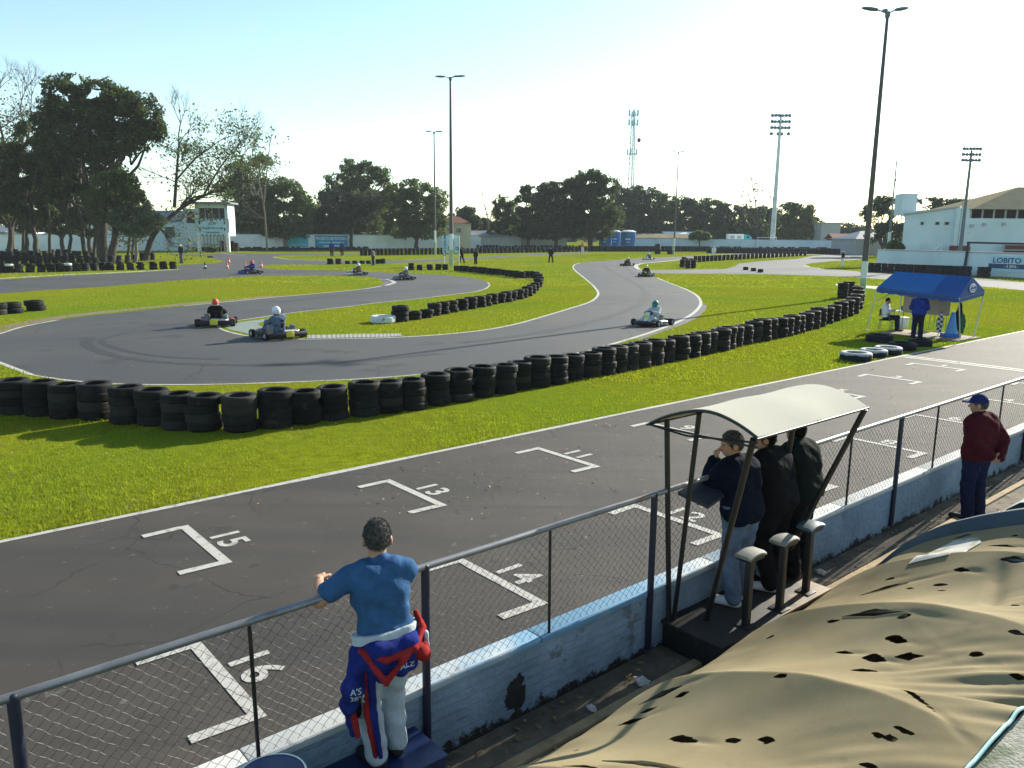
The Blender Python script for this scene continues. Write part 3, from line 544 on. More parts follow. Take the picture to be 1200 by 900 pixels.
tb = MB(); ribbon(tb, px([(797, 304.6), (773, 307.2), (752, 309.2), (745.6, 311.3), (745.8, 313.6), (750, 316.4)]), .5, .03); tag(tb.build('white_kerb', M['kerb_paint']), kind='structure')
tb = MB(); ribbon(tb, px([(-40, 328.5), (0, 326.4), (32, 324.6), (70, 322.4), (107, 320.8), (160, 318.4), (208, 315.6)]), .9, .012); tag(tb.build('pale_kerb', M['kerb_paint']), kind='structure')
# rubber laid down on the racing line
rb_ = MB()
for L, wd in (([(706, 310), (712, 315), (728, 324), (745, 333), (755, 341), (757, 347), (750, 356), (730, 366), (690, 378), (620, 392), (540, 402)], .45), ([(724, 308), (736, 316), (752, 328)], .3), ([(107, 396), (101, 402), (112, 410), (150, 420), (227, 427), (320, 427.5), (420, 423), (520, 414)], .35), ([(150, 390), (120, 398), (135, 408), (190, 418), (260, 421)], .25), ([(330, 354), (400, 346), (470, 341), (530, 336)], .4)):
    ribbon(rb_, px(L), wd, .0075, .5)
tag(rb_.build('rubber_marks', M['rubber_mark']), kind='structure')
# island of thin dry grass by the timing tower (its turf is drier)
# spectators' strip behind the wall and the stand's edge
M['paving'] = over(over(mat('dirty_paving', (0.13, 0.105, 0.075), .95, .35, 5, .5, 18, world=True), (0.045, 0.042, 0.036), 1.1, .46, .66), (0.24, .19, .11), 2.2, .62, .72, stretch=((.35, 2, 1), -TRACK_ROT))
sb = MB(); sb.prism([(-14, -9.4), (60, -9.4), (60, -6.86), (-14, -6.86)], -.3, .10)
tag(sb.build('paving', M['paving'], None, TA, TRACK_ROT), kind='structure')
gb2 = MB(); gb2.rbox((14, -7.28, .105), (50, .09, .05), .012); gb2.rbox((14, -7.58, .10), (50, .05, .05), .01); tag(gb2.build('drain_edge', mat('ochre_concrete', (.30, .22, .12), .9, .3, 5, .4, 30), None, TA, TRACK_ROT), kind='structure')
st = MB(); st.prism([(0.5, -10.7), (16, -10.7), (16, -9.935), (0.5, -9.935)], -.3, 1.338)
tag(st.build('stand_step', over(mat('lichened_concrete', (.26, .26, .22), .95, .4, 14, .6, 60, world=True), (.12, .14, .09), 6, .5, .65), None, TA, TRACK_ROT), kind='structure')
for x, y, r in ((300, 497, .5), (395, 506, .35), (560, 480, .3), (700, 470, .5), (930, 402, .5), (1010, 372, .8), (150, 520, .4), (60, 505, .7), (480, 350 + 10, .6), (860, 372, .7), (700, 520 - 60, .4)): pass
# ------------------------------------------------------------------ grass blades on the nearer turf
def inside(P, poly):
    x, y = P[:, 0], P[:, 1]; r = np.zeros(len(P), bool); q = np.roll(poly, -1, 0)
    for (x0, y0), (x1, y1) in zip(poly, q):
        if y0 == y1: continue
        c = ((y0 > y) != (y1 > y)) & (x < (x1 - x0) * (y - y0) / (y1 - y0) + x0); r ^= c
    return r
APEX = np.array([(at(x, y).x, at(x, y).y) for x, y in ((262, 383), (320, 372), (302, 380), (330, 389), (292, 392))])
def patchy(P, a=1.0, s=0.0):                     # slow, irregular variation over the turf, 0..1
    x, y = P[:, 0] * a + s, P[:, 1] * a - s
    v = np.sin(.9 * x + 1.3 * np.sin(.7 * y)) + np.sin(1.1 * y + 1.7 * np.sin(.53 * x + 1)) + .7 * np.sin(2.3 * x - 1.9 * y + 2 * np.sin(1.1 * y)) + .5 * np.sin(4.1 * x + 3.3 * y) + .4 * np.sin(7.3 * y - 5.9 * x + 1.5 * np.sin(3 * x))
    return np.clip(.5 + v / 5.0, 0, 1)
def grass_points(n, y0, y1, power=2.0):
    # scattered over the ground between two distances, even per square metre of view wedge, thinning with distance
    y = (y0 ** (2 - power) + rng.random(n) * (y1 ** (2 - power) - y0 ** (2 - power))) ** (1 / (2 - power)) if power != 2 else y0 * (y1 / y0) ** rng.random(n)
    x = (rng.random(n) * 2 - 1) * (y * .70 + 1.5); P = np.stack([x, y], 1); k = np.ones(n, bool)
    for A in ASPH: k &= ~inside(P, A)
    k &= ~inside(P, APEX)
    k &= rng.random(n) < .35 + 1.1 * patchy(P, .55, 3)
    v = (P - np.array((TA.x, TA.y))) @ np.array((TN.x, TN.y)); k &= v < -.06
    return P[k]
def blades(name, P, hmin, hmax, wd):
    n = len(P); a = rng.random(n) * 2 * math.pi; h = (hmin + (hmax - hmin) * rng.random(n) ** 1.5) * (.45 + 1.2 * patchy(P, .8)) * (1 + 1.3 * (rng.random(n) < .02)); lean = (rng.random((n, 2)) - .5) * h[:, None] * 1.3; wv = np.stack([np.cos(a), np.sin(a)], 1) * (wd * (.6 + .8 * rng.random(n)))[:, None]
    V = np.zeros((n, 3, 3)); V[:, 0, :2] = P - wv; V[:, 1, :2] = P + wv; V[:, 2, :2] = P + lean; V[:, :2, 2] = -.005; V[:, 2, 2] = h
    return np_mesh(name, V.reshape(-1, 3), np.arange(3 * n).reshape(-1, 3))
g1 = blades('grass', np.concatenate([grass_points(330000, 9, 20, 1.6)]), .014, .046, .006); tag(link('grass', g1, M['grass']), kind='stuff')
n_ = 5200; y_ = 10 * (45 / 10) ** rng.random(n_); x_ = (rng.random(n_) * 2 - 1) * y_ * .7; P_ = np.stack([x_, y_], 1); P_ = P_[rng.random(n_) < patchy(P_, .7, 9) ** 1.5]
Q_ = np.stack([rng.random(900) * 26 - 4, -(6.95 + rng.random(900) ** 2 * .9)], 1); Q_ = np.array([(TA.x + TD.x * a - TN.x * b, TA.y + TD.y * a - TN.y * b) for a, b in Q_]); Z_ = np.concatenate([np.full(len(P_), .035) * 1.0, np.full(len(Q_), .106)])
P_ = np.concatenate([P_, Q_]); m_ = len(P_); a_ = rng.random(m_) * 6.28; s_ = .012 + .028 * rng.random(m_) ** 2; t_ = np.stack([np.cos(a_), np.sin(a_)], 1) * s_[:, None]; o_ = np.stack([-np.sin(a_), np.cos(a_)], 1) * s_[:, None] * .5; V_ = np.zeros((m_, 4, 3))
for i_, (A_, B_) in enumerate(((-1, 0), (0, -1), (1, 0), (0, 1))): V_[:, i_, :2] = P_ + A_ * t_ + B_ * o_; V_[:, i_, 2] = Z_ + rng.random(m_) * .02
tag(link('dry_leaves', np_mesh('dry_leaves', V_.reshape(-1, 3), np.arange(4 * m_).reshape(-1, 4)), mat('dry_leaf', (.20, .13, .055), .8, .4, 9, island=.5, world=True)), kind='stuff')
g3 = blades('grass', grass_points(260000, 58, 165, 2.0), .03, .08, .032); tag(link('grass', g3, M['grass']), kind='stuff')
g2 = blades('grass', grass_points(260000, 20, 62, 2.0), .018, .055, .014); tag(link('grass', g2, M['grass']), kind='stuff')
# ------------------------------------------------------------------ tyre barriers
def tyre_mesh(R, wd, n=26, groove=True):
    h = wd / 2; pr = [(R * .63, -h * .72), (R * .66, -h * .92), (R * .78, -h * 1.0), (R * .90, -h * .97), (R * .975, -h * .80)]
    if groove: pr += [(R, -h * .60), (R, -h * .30), (R * .975, -h * .27), (R * .975, -h * .20), (R, -h * .17), (R * 1.0, h * .17), (R * .975, h * .20), (R * .975, h * .27), (R, h * .30), (R, h * .60)]
    else: pr += [(R, -h * .5), (R, h * .5)]
    pr += [(R * .975, h * .80), (R * .90, h * .97), (R * .78, h * 1.0), (R * .66, h * .92), (R * .63, h * .72), (R * .69, h * .3), (R * .69, -h * .3)]
    b = MB(); b.lathe(pr, (0, 0, h), n, closed=True); return b.mesh('tyre', 35)
NEAR_T = [tyre_mesh(.33, .19), tyre_mesh(.318, .182), tyre_mesh(.34, .20)]; MID_T = [tyre_mesh(.315, .19, 18, False), tyre_mesh(.30, .18, 18, False), tyre_mesh(.33, .2, 18, False)]
for me in NEAR_T + MID_T: me.materials.append(M['rubber'])
BIG_T = tyre_mesh(.47, .26, 26); BIG_T.materials.append(M['rubber'])
def ring_base(x, y, R):
    p = at(x, y); d = Vector((p.x, p.y, 0)).normalized(); return p + d * R
def tyre_stack(p, n, meshes, label, group, lean=.02):
    t = thing('tyre_stack', label, 'tyre stack', (p.x, p.y, 0), random.uniform(0, 6.28), group); z = 0.0; t.scale = (random.uniform(.98, 1.03),) * 3; lean *= random.choice((.5, .7, .7, 1.0))
    k = random.randrange(len(meshes))
    for i in range(n):
        me = meshes[k if random.random() < .7 else random.randrange(len(meshes))]; o = link('tyre', me, None, t, (random.gauss(0, lean), random.gauss(0, lean), z), random.uniform(0, 6.28))
        o.rotation_euler = (random.gauss(0, .012), random.gauss(0, .012), random.uniform(0, 6.28)); z += max(v.co.z for v in me.vertices[:400]) * .985
    return t
def tall(n): return NUM[n] + (' tyre' if n == 1 else ' tyres')
FRONT = [(-50, 487, 4), (-16, 487, 4), (17, 487, 4), (50, 489, 4), (81, 491.5, 4), (115, 493, 4), (149, 498, 4), (181, 500, 4), (211, 505, 4), (243, 507.5, 4), (283, 508, 4), (322, 503, 4), (357, 499, 4), (392, 494, 4), (426, 489, 4), (455, 485.5, 4), (482, 482, 4), (510, 476.5, 4), (538, 471.5, 4), (565, 467, 4), (589, 462.5, 4), (610, 458, 4), (629, 455, 4), (650, 451, 4), (671, 447, 4), (692, 443.5, 4), (707, 440, 4), (721, 437.4, 4), (734, 434.6, 4), (748, 431.6, 4), (763, 428.6, 4), (778, 425, 4), (792, 421.8, 4), (807, 419, 4), (819, 416.4, 4), (830, 414.3, 4), (843, 411.6, 4), (851, 409.4, 4), (860, 406.8, 4), (871, 404.4, 4), (883, 401.8, 4), (892, 400, 4), (902, 398, 4), (912, 396, 4), (920, 394.4, 4), (928, 392.4, 4), (935, 391, 4), (943, 388.2, 4), (951, 386, 4), (959, 383.2, 4), (968, 379.8, 4), (976.5, 376.8, 4), (984, 373.8, 4), (991.5, 371, 4), (998.5, 368, 4), (1003.5, 362.5, 4), (1005, 357, 4), (1004, 352, 4), (1001, 348.5, 4), (994, 348.5, 5), (987, 350, 5)]
for i, (x, y, n) in enumerate(FRONT):
    p = ring_base(x, y, .31); p += Vector((random.gauss(0, .02), random.gauss(0, .03), 0))
    tyre_stack(p, n, NEAR_T if i < 40 else MID_T, f'{ordinal(i + 1)} stack from the left in the front tyre barrier, {tall(n)} of worn black rubber', 'tyre stacks of the front barrier')
MIDB = [(468.5, 377.5, 3), (486, 375.2, 2), (499, 373, 2), (509.5, 370.4, 3), (519, 368.4, 3), (529, 366.6, 3), (541, 364.2, 3), (551.5, 362.4, 3), (562.5, 360.4, 3), (569.5, 358.8, 3), (577, 357, 3), (585.5, 355.6, 3), (593.5, 354.2, 3), (600, 352.8, 3), (607, 351.2, 3), (613, 349.6, 3), (618.5, 347.4, 3), (623, 344.4, 3), (627, 340.8, 3), (630.5, 336.6, 3), (632.5, 332.6, 3), (632, 329, 3), (628, 326.6, 3), (622.5, 325.6, 3), (617, 325.8, 3)] + [(611.5 - 5.45 * i, 326.2 - .77 * i + .012 * i * i, 3) for i in range(15)] + [ (522, 316.4, 3), (514, 316.4, 3), (503.5, 316.6, 3), (492, 316.6, 3), (482, 316.8, 4)]
for i, (x, y, n) in enumerate(MIDB):
    p = ring_base(x, y, .31); s = 1.15 if i == 0 else 1.0
    t = tyre_stack(p, n, MID_T, f'{ordinal(i + 1)} stack from its near left end in the curved infield barrier, {tall(n)} high', 'tyre stacks of the infield barrier', .03); t.scale = (s, s, s)
def lone_tyre(x, y, me, m, label, sc=1.0, z=0.0, group=None, R=.47):
    p = ring_base(x, y, R * sc); o = link('tyre', me, None, None, (p.x, p.y, z), random.uniform(0, 6)); o.scale = (sc, sc, sc)
    o.material_slots[0].link = 'OBJECT'; o.material_slots[0].material = m; return tag(o, label, 'tyre', group)
lone_tyre(449, 379.6, BIG_T, M['rubber_white'], 'white painted truck tyre lying at the near end of the infield barrier', 1.15)
G = 'truck tyres laid in front of the blue tent'
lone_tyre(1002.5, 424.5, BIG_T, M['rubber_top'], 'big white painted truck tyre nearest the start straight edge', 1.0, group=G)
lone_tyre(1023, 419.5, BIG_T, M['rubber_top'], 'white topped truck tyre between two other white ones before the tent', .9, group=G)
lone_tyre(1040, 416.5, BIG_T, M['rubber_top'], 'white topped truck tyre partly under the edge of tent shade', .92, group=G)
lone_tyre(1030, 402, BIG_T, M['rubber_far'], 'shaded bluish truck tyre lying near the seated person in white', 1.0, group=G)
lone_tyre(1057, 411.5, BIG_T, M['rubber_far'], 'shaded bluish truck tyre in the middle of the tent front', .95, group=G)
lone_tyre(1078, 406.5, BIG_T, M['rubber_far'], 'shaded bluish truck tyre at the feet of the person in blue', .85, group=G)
for i, (x, y) in enumerate(((-2, 369.5), (14.5, 368), (40.5, 365))):
    p = ring_base(x, y, .42); t = thing('tyre_stack', ('pair of stacked tyres cut by the left picture edge on the infield', 'pair of stacked tyres second from the left edge on the infield grass', 'pair of brown worn tyres lying loosely stacked, rightmost on the left infield grass')[i], 'tyre stack', (p.x, p.y, 0), 0, 'low tyre stacks on the left infield')
    for k in range(2): o = link('tyre', BIG_T, None, t, (random.gauss(0, .04), random.gauss(0, .04), k * .25), random.uniform(0, 6)); o.scale = (.88, .88, .95)
# farther stacks are single meshes: too small for their tyres to show
def stack_mesh(n, R=.31, wd=.185, seg=12):
    b = MB()
    for i in range(n):
        h = wd / 2; c = (random.gauss(0, .02), random.gauss(0, .02), i * wd + h)
        b.lathe([(R * .62, -h * .9), (R * .8, -h), (R * .97, -h * .75), (R, 0), (R * .97, h * .75), (R * .8, h), (R * .62, h * .9)], c, seg)
    return b.mesh('tyre_stack', 60)
FAR = {k: [stack_mesh(k) for _ in range(3)] for k in (2, 3, 4, 5, 6)}
for L_ in FAR.values():
    for me in L_: me.materials.append(M['rubber'])
def far_stack(x, y, n, label, group, m=None, sc=1.0):
    p = ring_base(x, y, .31 * sc); o = link('tyre_stack', random.choice(FAR[n]), None, None, (p.x, p.y, 0), random.uniform(0, 6)); o.scale = (sc, sc, sc)
    if m: o.material_slots[0].link = 'OBJECT'; o.material_slots[0].material = M[m]
    return tag(o, label, 'tyre stack', group)
LROW = [(-7, 320.2), (2.7, 320), (11.5, 320), (23, 319.8), (36, 319.4), (49, 319.2), (60, 319), (70.5, 318.8), (80, 318.6), (90, 318.2), (100, 318), (110.5, 317.6), (120.5, 317.2), (129, 317), (141, 316.8), (153, 316.6), (165, 316.4), (180, 316.2), (191.5, 316), (203, 315.8)]
for i, (x, y) in enumerate(LROW):
    p = ring_base(x, y, .34); n = 4
    if i in (2, 8):
        t = tyre_stack(p, n, MID_T, ('stack with a white painted top tyre near the left end of the tree-side row', 'white topped stack farther right in the tree-side row')[i == 8], 'tyre stacks along the tree-side kerb', .03)
        o = t.children[-1]; o.material_slots[0].link = 'OBJECT'; o.material_slots[0].material = M['rubber_white']
    else: t = tyre_stack(p, n, MID_T, f'{ordinal(i + 1)} stack from the left in the front row along the tree-side kerb', 'tyre stacks along the tree-side kerb', .03)
    t.scale = (1.08, 1.08, 1.0)
k = 0
for r, (y, n, x0, x1, dx) in enumerate(((310.5, 5, -8, 128, 9.2), (306, 6, -4, 122, 8.2), (302.5, 6, -6, 96, 8.6))):
    x = x0; i = 0
    while x < x1:
        i += 1; far_stack(x, y + random.uniform(-.4, .4), random.choice((n, n, n - 1)), f'{ordinal(i)} stack from the left in the {ordinal(r + 2)} tyre row under the left trees', 'tyre stacks piled under the left trees', sc=1.05); x += dx * random.uniform(.9, 1.1)
for i, (x, y) in enumerate(((131, 309.5), (140, 309), (150, 308.6), (159, 308), (167, 305.4), (173, 305), (179, 304.8))): far_stack(x, y, 5, f'{ordinal(i + 1)} stack from the left in the short back row right of the leaning trunks', 'tyre stacks right of the leaning trunks')
for i, (x, y, n, s) in enumerate(((387, 309.8, 3, 1.2), (397, 309.8, 3, 1.2), (443, 309.3, 3, 1.0), (449, 309.2, 3, 1.1))): far_stack(x, y, n, f'{ordinal(i + 1)} upright dark stack from the left on the far thin grass strip', 'dark stacks on the far grass strip', sc=s)
for i, (x, y) in enumerate(((407.5, 309.6), (416, 309.4), (424.5, 309.4), (432, 309.3))): far_stack(x, y, 2, f'{ordinal(i + 1)} low pair of tyres from the left on the far thin grass strip', 'low tyre pairs on the far grass strip', sc=1.05)
for i, (x, y) in enumerate(((874, 316.6), (883, 318), (891, 319.4))): far_stack(x, y, 2, f'{ordinal(i + 1)} flat dark tyre pair from the left on the link road edge', 'flat tyre pairs by the link road', sc=.95)
for i, (x, y) in enumerate(((799.5, 313.6), (806, 314.4), (812.5, 314.6), (803.5, 311.5), (809.5, 311.8), (801, 309.8))): far_stack(x, y, 5, f'{ordinal(i + 1)} stack of the dark clump at the near end of the island barrier', 'clump of stacks on the right island')
IS = [(815 + 4.75 * i, 307.2 - (i * 4.75) * .0575) for i in range(28)]
for i, (x, y) in enumerate(IS): far_stack(x, y, 5, f'{ordinal(i + 1)} stack from the near left end in the long right island barrier', 'tyre stacks of the island barrier', sc=.9)
for i in range(19):
    x = 1021 + 7.5 * i
    if 1138 < x < 1143: continue
    far_stack(x, 318.8 + (x - 1021) * .048, 5, f'{ordinal(i + 1)} bluish black stack from the left along the white stadium wall', 'tyre stacks along the stadium wall', 'rubber_far', 1.06)
# the far perimeter row: the nearest of it singly, the rest in one object
FW = []
for i in range(21): FW.append((424 + 4.7 * i, 299.6 - i * .07, 6, 1.0))
for i in range(33): FW.append((524 + 4.9 * i, 297.8 - i * .085, 5, 1.05))
for i, (x, y, n, s) in enumerate(FW): far_stack(x, y, n, f'{ordinal(i + 1)} stack from the left in the long far row before the pale wall', 'tyre stacks of the far perimeter row', sc=s)
# ------------------------------------------------------------------ low wall, chain link fence
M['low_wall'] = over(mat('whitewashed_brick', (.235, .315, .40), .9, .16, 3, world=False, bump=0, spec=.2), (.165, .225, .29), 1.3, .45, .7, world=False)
def wall_material(m):
    t = m.node_tree; N = t.nodes; L = t.links; b = N['Principled BSDF']; src = b.inputs['Base Color'].links[0].from_socket
    tc = N.new('ShaderNodeTexCoord'); mp = N.new('ShaderNodeMapping'); mp.inputs['Rotation'].default_value = (math.radians(90), 0, 0); L.new(tc.outputs['Object'], mp.inputs[0])
    br = N.new('ShaderNodeTexBrick'); br.inputs['Scale'].default_value = 1.0; br.inputs['Brick Width'].default_value = .24; br.inputs['Row Height'].default_value = .075; br.inputs['Mortar Size'].default_value = .006; br.inputs['Mortar Smooth'].default_value = .6
    wv = N.new('ShaderNodeTexNoise'); wv.inputs['Scale'].default_value = 6; L.new(tc.outputs['Object'], wv.inputs['Vector'])
    ad = N.new('ShaderNodeMixRGB'); ad.blend_type = 'ADD'; ad.inputs[0].default_value = .03; L.new(mp.outputs[0], ad.inputs[1]); L.new(wv.outputs['Color'], ad.inputs[2]); L.new(ad.outputs[0], br.inputs['Vector'])
    n2 = N.new('ShaderNodeTexNoise'); n2.inputs['Scale'].default_value = 14; n2.inputs['Detail'].default_value = 8; L.new(tc.outputs['Object'], n2.inputs['Vector'])
    ma = N.new('ShaderNodeMath'); ma.operation = 'MULTIPLY_ADD'; ma.inputs[1].default_value = -.13; L.new(br.outputs['Fac'], ma.inputs[0]); L.new(n2.outputs['Fac'], ma.inputs[2])
    bp = N.new('ShaderNodeBump'); bp.inputs['Strength'].default_value = .9; bp.inputs['Distance'].default_value = .03; L.new(ma.outputs[0], bp.inputs['Height']); L.new(bp.outputs[0], b.inputs['Normal'])
    # rising dirt along the foot and a few bare patches
    sx = N.new('ShaderNodeSeparateXYZ'); L.new(tc.outputs['Object'], sx.inputs[0])
    n3 = N.new('ShaderNodeTexNoise'); n3.inputs['Scale'].default_value = 7; n3.inputs['Detail'].default_value = 8; n3.inputs['Roughness'].default_value = .7; L.new(tc.outputs['Object'], n3.inputs['Vector'])
    a = N.new('ShaderNodeMath'); a.operation = 'MULTIPLY_ADD'; a.inputs[1].default_value = .42; L.new(n3.outputs['Fac'], a.inputs[0]); L.new(sx.outputs['Z'], a.inputs[2])
    mr = N.new('ShaderNodeMapRange'); mr.inputs['From Min'].default_value = .385; mr.inputs['From Max'].default_value = .345; L.new(a.outputs[0], mr.inputs[0])
    mx = N.new('ShaderNodeMix'); mx.data_type = 'RGBA'; L.new(mr.outputs[0], mx.inputs[0]); L.new(src, mx.inputs[6]); mx.inputs[7].default_value = (.03, .028, .026, 1)
    n4 = N.new('ShaderNodeTexNoise'); n4.inputs['Scale'].default_value = 2.2; n4.inputs['Detail'].default_value = 9; n4.inputs['Roughness'].default_value = .65; L.new(tc.outputs['Object'], n4.inputs['Vector'])
    m4 = N.new('ShaderNodeMapRange'); m4.inputs['From Min'].default_value = .60; m4.inputs['From Max'].default_value = .64; L.new(n4.outputs['Fac'], m4.inputs[0])
    mx2 = N.new('ShaderNodeMix'); mx2.data_type = 'RGBA'; L.new(m4.outputs[0], mx2.inputs[0]); L.new(mx.outputs[2], mx2.inputs[6]); mx2.inputs[7].default_value = (.15, .17, .19, 1)
    L.new(mx2.outputs[2], b.inputs['Base Color'])
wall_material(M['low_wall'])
M['coping'] = over(over(mat('coping_paint', (.46, .47, .45), .8, .1, 5), (.13, .27, .40), .55, .50, .60, world=False), (.2, .19, .18), 9, .6, .72, world=False)
wl = thing('low_wall', 'long low whitewashed brick wall with flaking paint between spectators and straight', 'wall', W(0, 6.80), TRACK_ROT)
# wall face with a broken-out hole
LX, RX, HZ = -14.0, 42.0, .655
HU, HV, HR = 2.47, .30, .085                     # hole centre (along, height)
bm = bmesh.new(); nz_ = 44; XS = list(np.arange(LX, 2.15, .1)) + list(np.arange(2.15, 2.8, .012)) + list(np.arange(2.8, RX, .1)); nx = len(XS) - 1; grid = [[bm.verts.new((x_, -.075, HZ * j / nz_)) for j in range(nz_ + 1)] for x_ in XS]
for i in range(nx):
    for j in range(nz_):
        c = (grid[i][j].co + grid[i + 1][j + 1].co) / 2
        if 1.5 < c.x < 4: pass
        bm.faces.new((grid[i][j], grid[i + 1][j], grid[i + 1][j + 1], grid[i][j + 1]))
for row in grid:
    for v in row:
        v.co.y += .006 * mnoise.noise(v.co * 2.3) + .004 * mnoise.noise(v.co * 9)
        e = ((v.co.x - HU) / .11) ** 2 + ((v.co.z - HV + .0) / .13) ** 2
        if e < 1.0 + .9 * mnoise.noise(v.co * 13) + .5 * mnoise.noise(v.co * 40): v.co.y += .07
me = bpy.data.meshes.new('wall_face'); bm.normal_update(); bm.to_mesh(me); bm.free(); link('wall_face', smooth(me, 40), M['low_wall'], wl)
cb = MB(); cb.box(((LX + RX) / 2, .0, HZ / 2), (RX - LX, .13, HZ)); cb.build('wall_core', mat('broken_brick', (.022, .019, .017), .95, .3, 12), wl)
cb = MB(); s = 0; x = LX
while x < RX: ln = random.uniform(2.2, 2.6); cb.rbox((x + ln / 2, .0, HZ + .022), (ln - .006, .185, .05), .012); x += ln
cb.build('coping', M['coping'], wl, sm=40)
FV, RZ = 6.90, 1.60
fence = thing('chain_link_fence', 'chain link fence with grey top rail and navy posts along the low wall', 'fence', W(0, FV), TRACK_ROT)
cb = MB(); cb.path([(u, 0, RZ + .008 * mnoise.noise(Vector((u * .7, 0, 0)))) for u in np.linspace(LX, RX, 80)], .0245, 10); cb.build('top_rail', M['galv'], fence, sm=60)
for k in range(-6, 18):
    u = 1.63 + 2.37 * k
    if LX < u < RX: cb = MB(); cb.tube((u, 0, .16), (u, 0, RZ + .0), .029, .029, 12); cb.ball((u, 0, RZ + .0), (.03, .03, .02), 12, 6); cb.build('post', M['navy_metal'], fence, sm=60)
    u += 1.185
    if LX < u < RX: cb = MB(); cb.tube((u, .035, .70), (u - .012, .03, RZ - .02), .0125, .0125, 8); cb.build('thin_post', M['black_metal'], fence, sm=60)
def mesh_bay(u0, u1):
    b = MB(); z0, z1 = .715, RZ - .022; H = z1 - z0; c = .078; n = int((u1 - u0) / c) + 1; k = int(H / (c * .5)) + 1
    for i in range(-k, n + 1):
        for sgn in (1, -1):
            pts = []; s0 = u0 + i * c if sgn > 0 else u0 + i * c + k * c * .5
            for j in range(k + 1):
                z = z0 + H * j / k; u = s0 + sgn * j * c * .5
                if u < u0 or u > u1:
                    if pts: break
                    continue
                q = Vector((u, 0, z)); e = mnoise.noise(q * 5) * .008; pts.append((u + e + .004 * (-1) ** j * sgn, .03 + .012 * mnoise.noise(q * 1.7) + .002 * sgn, z + mnoise.noise(q * 5 + Vector((7, 3, 1))) * .007))
            if len(pts) > 1: b.path(pts, .0017, 3)
    return b
for k in range(-5, 18):
    u0 = 1.63 + 2.37 * k
    if u0 > 26: continue
    mesh_bay(u0 + .03, u0 + 2.34).build('chain_link_mesh', M['wire'], fence)
# ------------------------------------------------------------------ pit shelter on its platform
def WR(u, v, z=0.0): return dict(loc=W(u, v, z), rz=TRACK_ROT)
def Lc(u, v, z, o): return Vector((u - o[0], -(v - o[1]), z - o[2]))     # straight coordinates -> local to a thing placed at o=(u,v,z)
M['platform_top'] = over(over(mat('worn_black_board', (.025, .022, .020), .7, .3, 6), (.20, .13, .07), 1.8, .54, .66, world=False), (.30, .27, .22), 5, .66, .74, world=False)
M['roof_sheet'] = over(mat('cream_fabric_roof', (.46, .44, .37), .85, .04, 3, trans=.06, spec=.1), (.40, .38, .315), 1.5, .55, .8, world=False)
M['seat_pad'] = mat('pale_seat_pad', (.20, .20, .18), .7, .25, 6); M['seat_blue'] = mat('bluish_seat_pad', (.08, .115, .135), .45, .1, 6)
o0 = (5.1, 7.2, .10)
sh = thing('pit_shelter', 'black framed pit shelter with curved cream roof standing against the low wall', 'shelter', W(*o0), TRACK_ROT)
b = MB(); b.rbox(Lc(5.11, 7.20, .215, o0), (1.78, .64, .23), .008); b.build('platform', M['black_metal'], sh, sm=40)
b = MB(); b.rbox(Lc(5.11, 7.20, .345, o0), (1.82, .67, .03), .006); b.build('platform_deck', M['platform_top'], sh, sm=40)
arc = [(6.80, 2.20), (6.95, 2.285), (7.12, 2.355), (7.30, 2.405), (7.45, 2.415), (7.60, 2.39), (7.74, 2.345), (7.86, 2.29)]
def arcp(u, off=0.0): return [Lc(u, v, z + off, o0) for v, z in arc]
us = np.linspace(4.0, 5.72, 9); ac = catmull([Vector((v, z, 0)) for v, z in arc], 4); vs = []; fs = []
na = len(ac)
for i, u in enumerate(us):
    sg = -.012 * math.sin(math.pi * (i % 4) / 4)
    for q in ac: vs.append(Lc(u, q.x, q.y + .012 + sg, o0))
for i in range(len(us) - 1):
    for j in range(na - 1): fs.append((i * na + j, (i + 1) * na + j, (i + 1) * na + j + 1, i * na + j + 1))
nb = len(vs); vs += [Vector(q) + Vector((0, 0, .006)) for q in vs]; fs = [tuple(reversed(f)) for f in fs] + [tuple(i + nb for i in f) for f in fs]
for i in range(len(us) - 1):
    a, c = i * na, (i + 1) * na; fs += [(a, c, c + nb, a + nb), (a + na - 1, a + na - 1 + nb, c + na - 1 + nb, c + na - 1)]
for j in range(na - 1): fs += [(j, j + nb, j + 1 + nb, j + 1), ((len(us) - 1) * na + j, (len(us) - 1) * na + j + 1, (len(us) - 1) * na + j + 1 + nb, (len(us) - 1) * na + j + nb)]
b = MB(); b.add(vs, fs); b.build('roof', M['roof_sheet'], sh, sm=50)
for u in (4.0, 5.72): b = MB(); b.path([Lc(u, q.x, q.y, o0) for q in ac], .012, 8); b.build('roof_hoop', M['black_metal'], sh, sm=60)
for v, z in (arc[0], arc[-1]): b = MB(); b.tube(Lc(3.98, v, z, o0), Lc(5.74, v, z, o0), .011, n=8); b.build('edge_rail', M['black_metal'], sh, sm=60)
b = MB(); b.tube(Lc(4.0, 6.80, 2.2, o0), Lc(4.0, 7.86, 2.22, o0), .009, n=8); b.path([Lc(4.0, 6.82, 2.2, o0), Lc(4.0, 7.2, 2.18, o0), Lc(4.0, 7.86, 2.26, o0)], .009, 6); b.build('tie_bar', M['black_metal'], sh, sm=60)
for (u0, v0, z0, u1, v1, z1, r) in ((4.27, 6.92, .2, 4.12, 6.90, 2.24, .024), (4.30, 6.94, .34, 4.02, 7.30, 2.38, .022), (4.52, 7.14, .36, 4.00, 7.82, 2.28, .026), (5.86, 6.95, .36, 5.70, 7.20, 2.36, .026), (5.92, 7.0, .36, 5.72, 7.84, 2.28, .026)):
    b = MB(); b.tube(Lc(u0, v0, z0, o0), Lc(u1, v1, z1, o0), r, n=10); b.build('post', M['black_metal'], sh, sm=60)
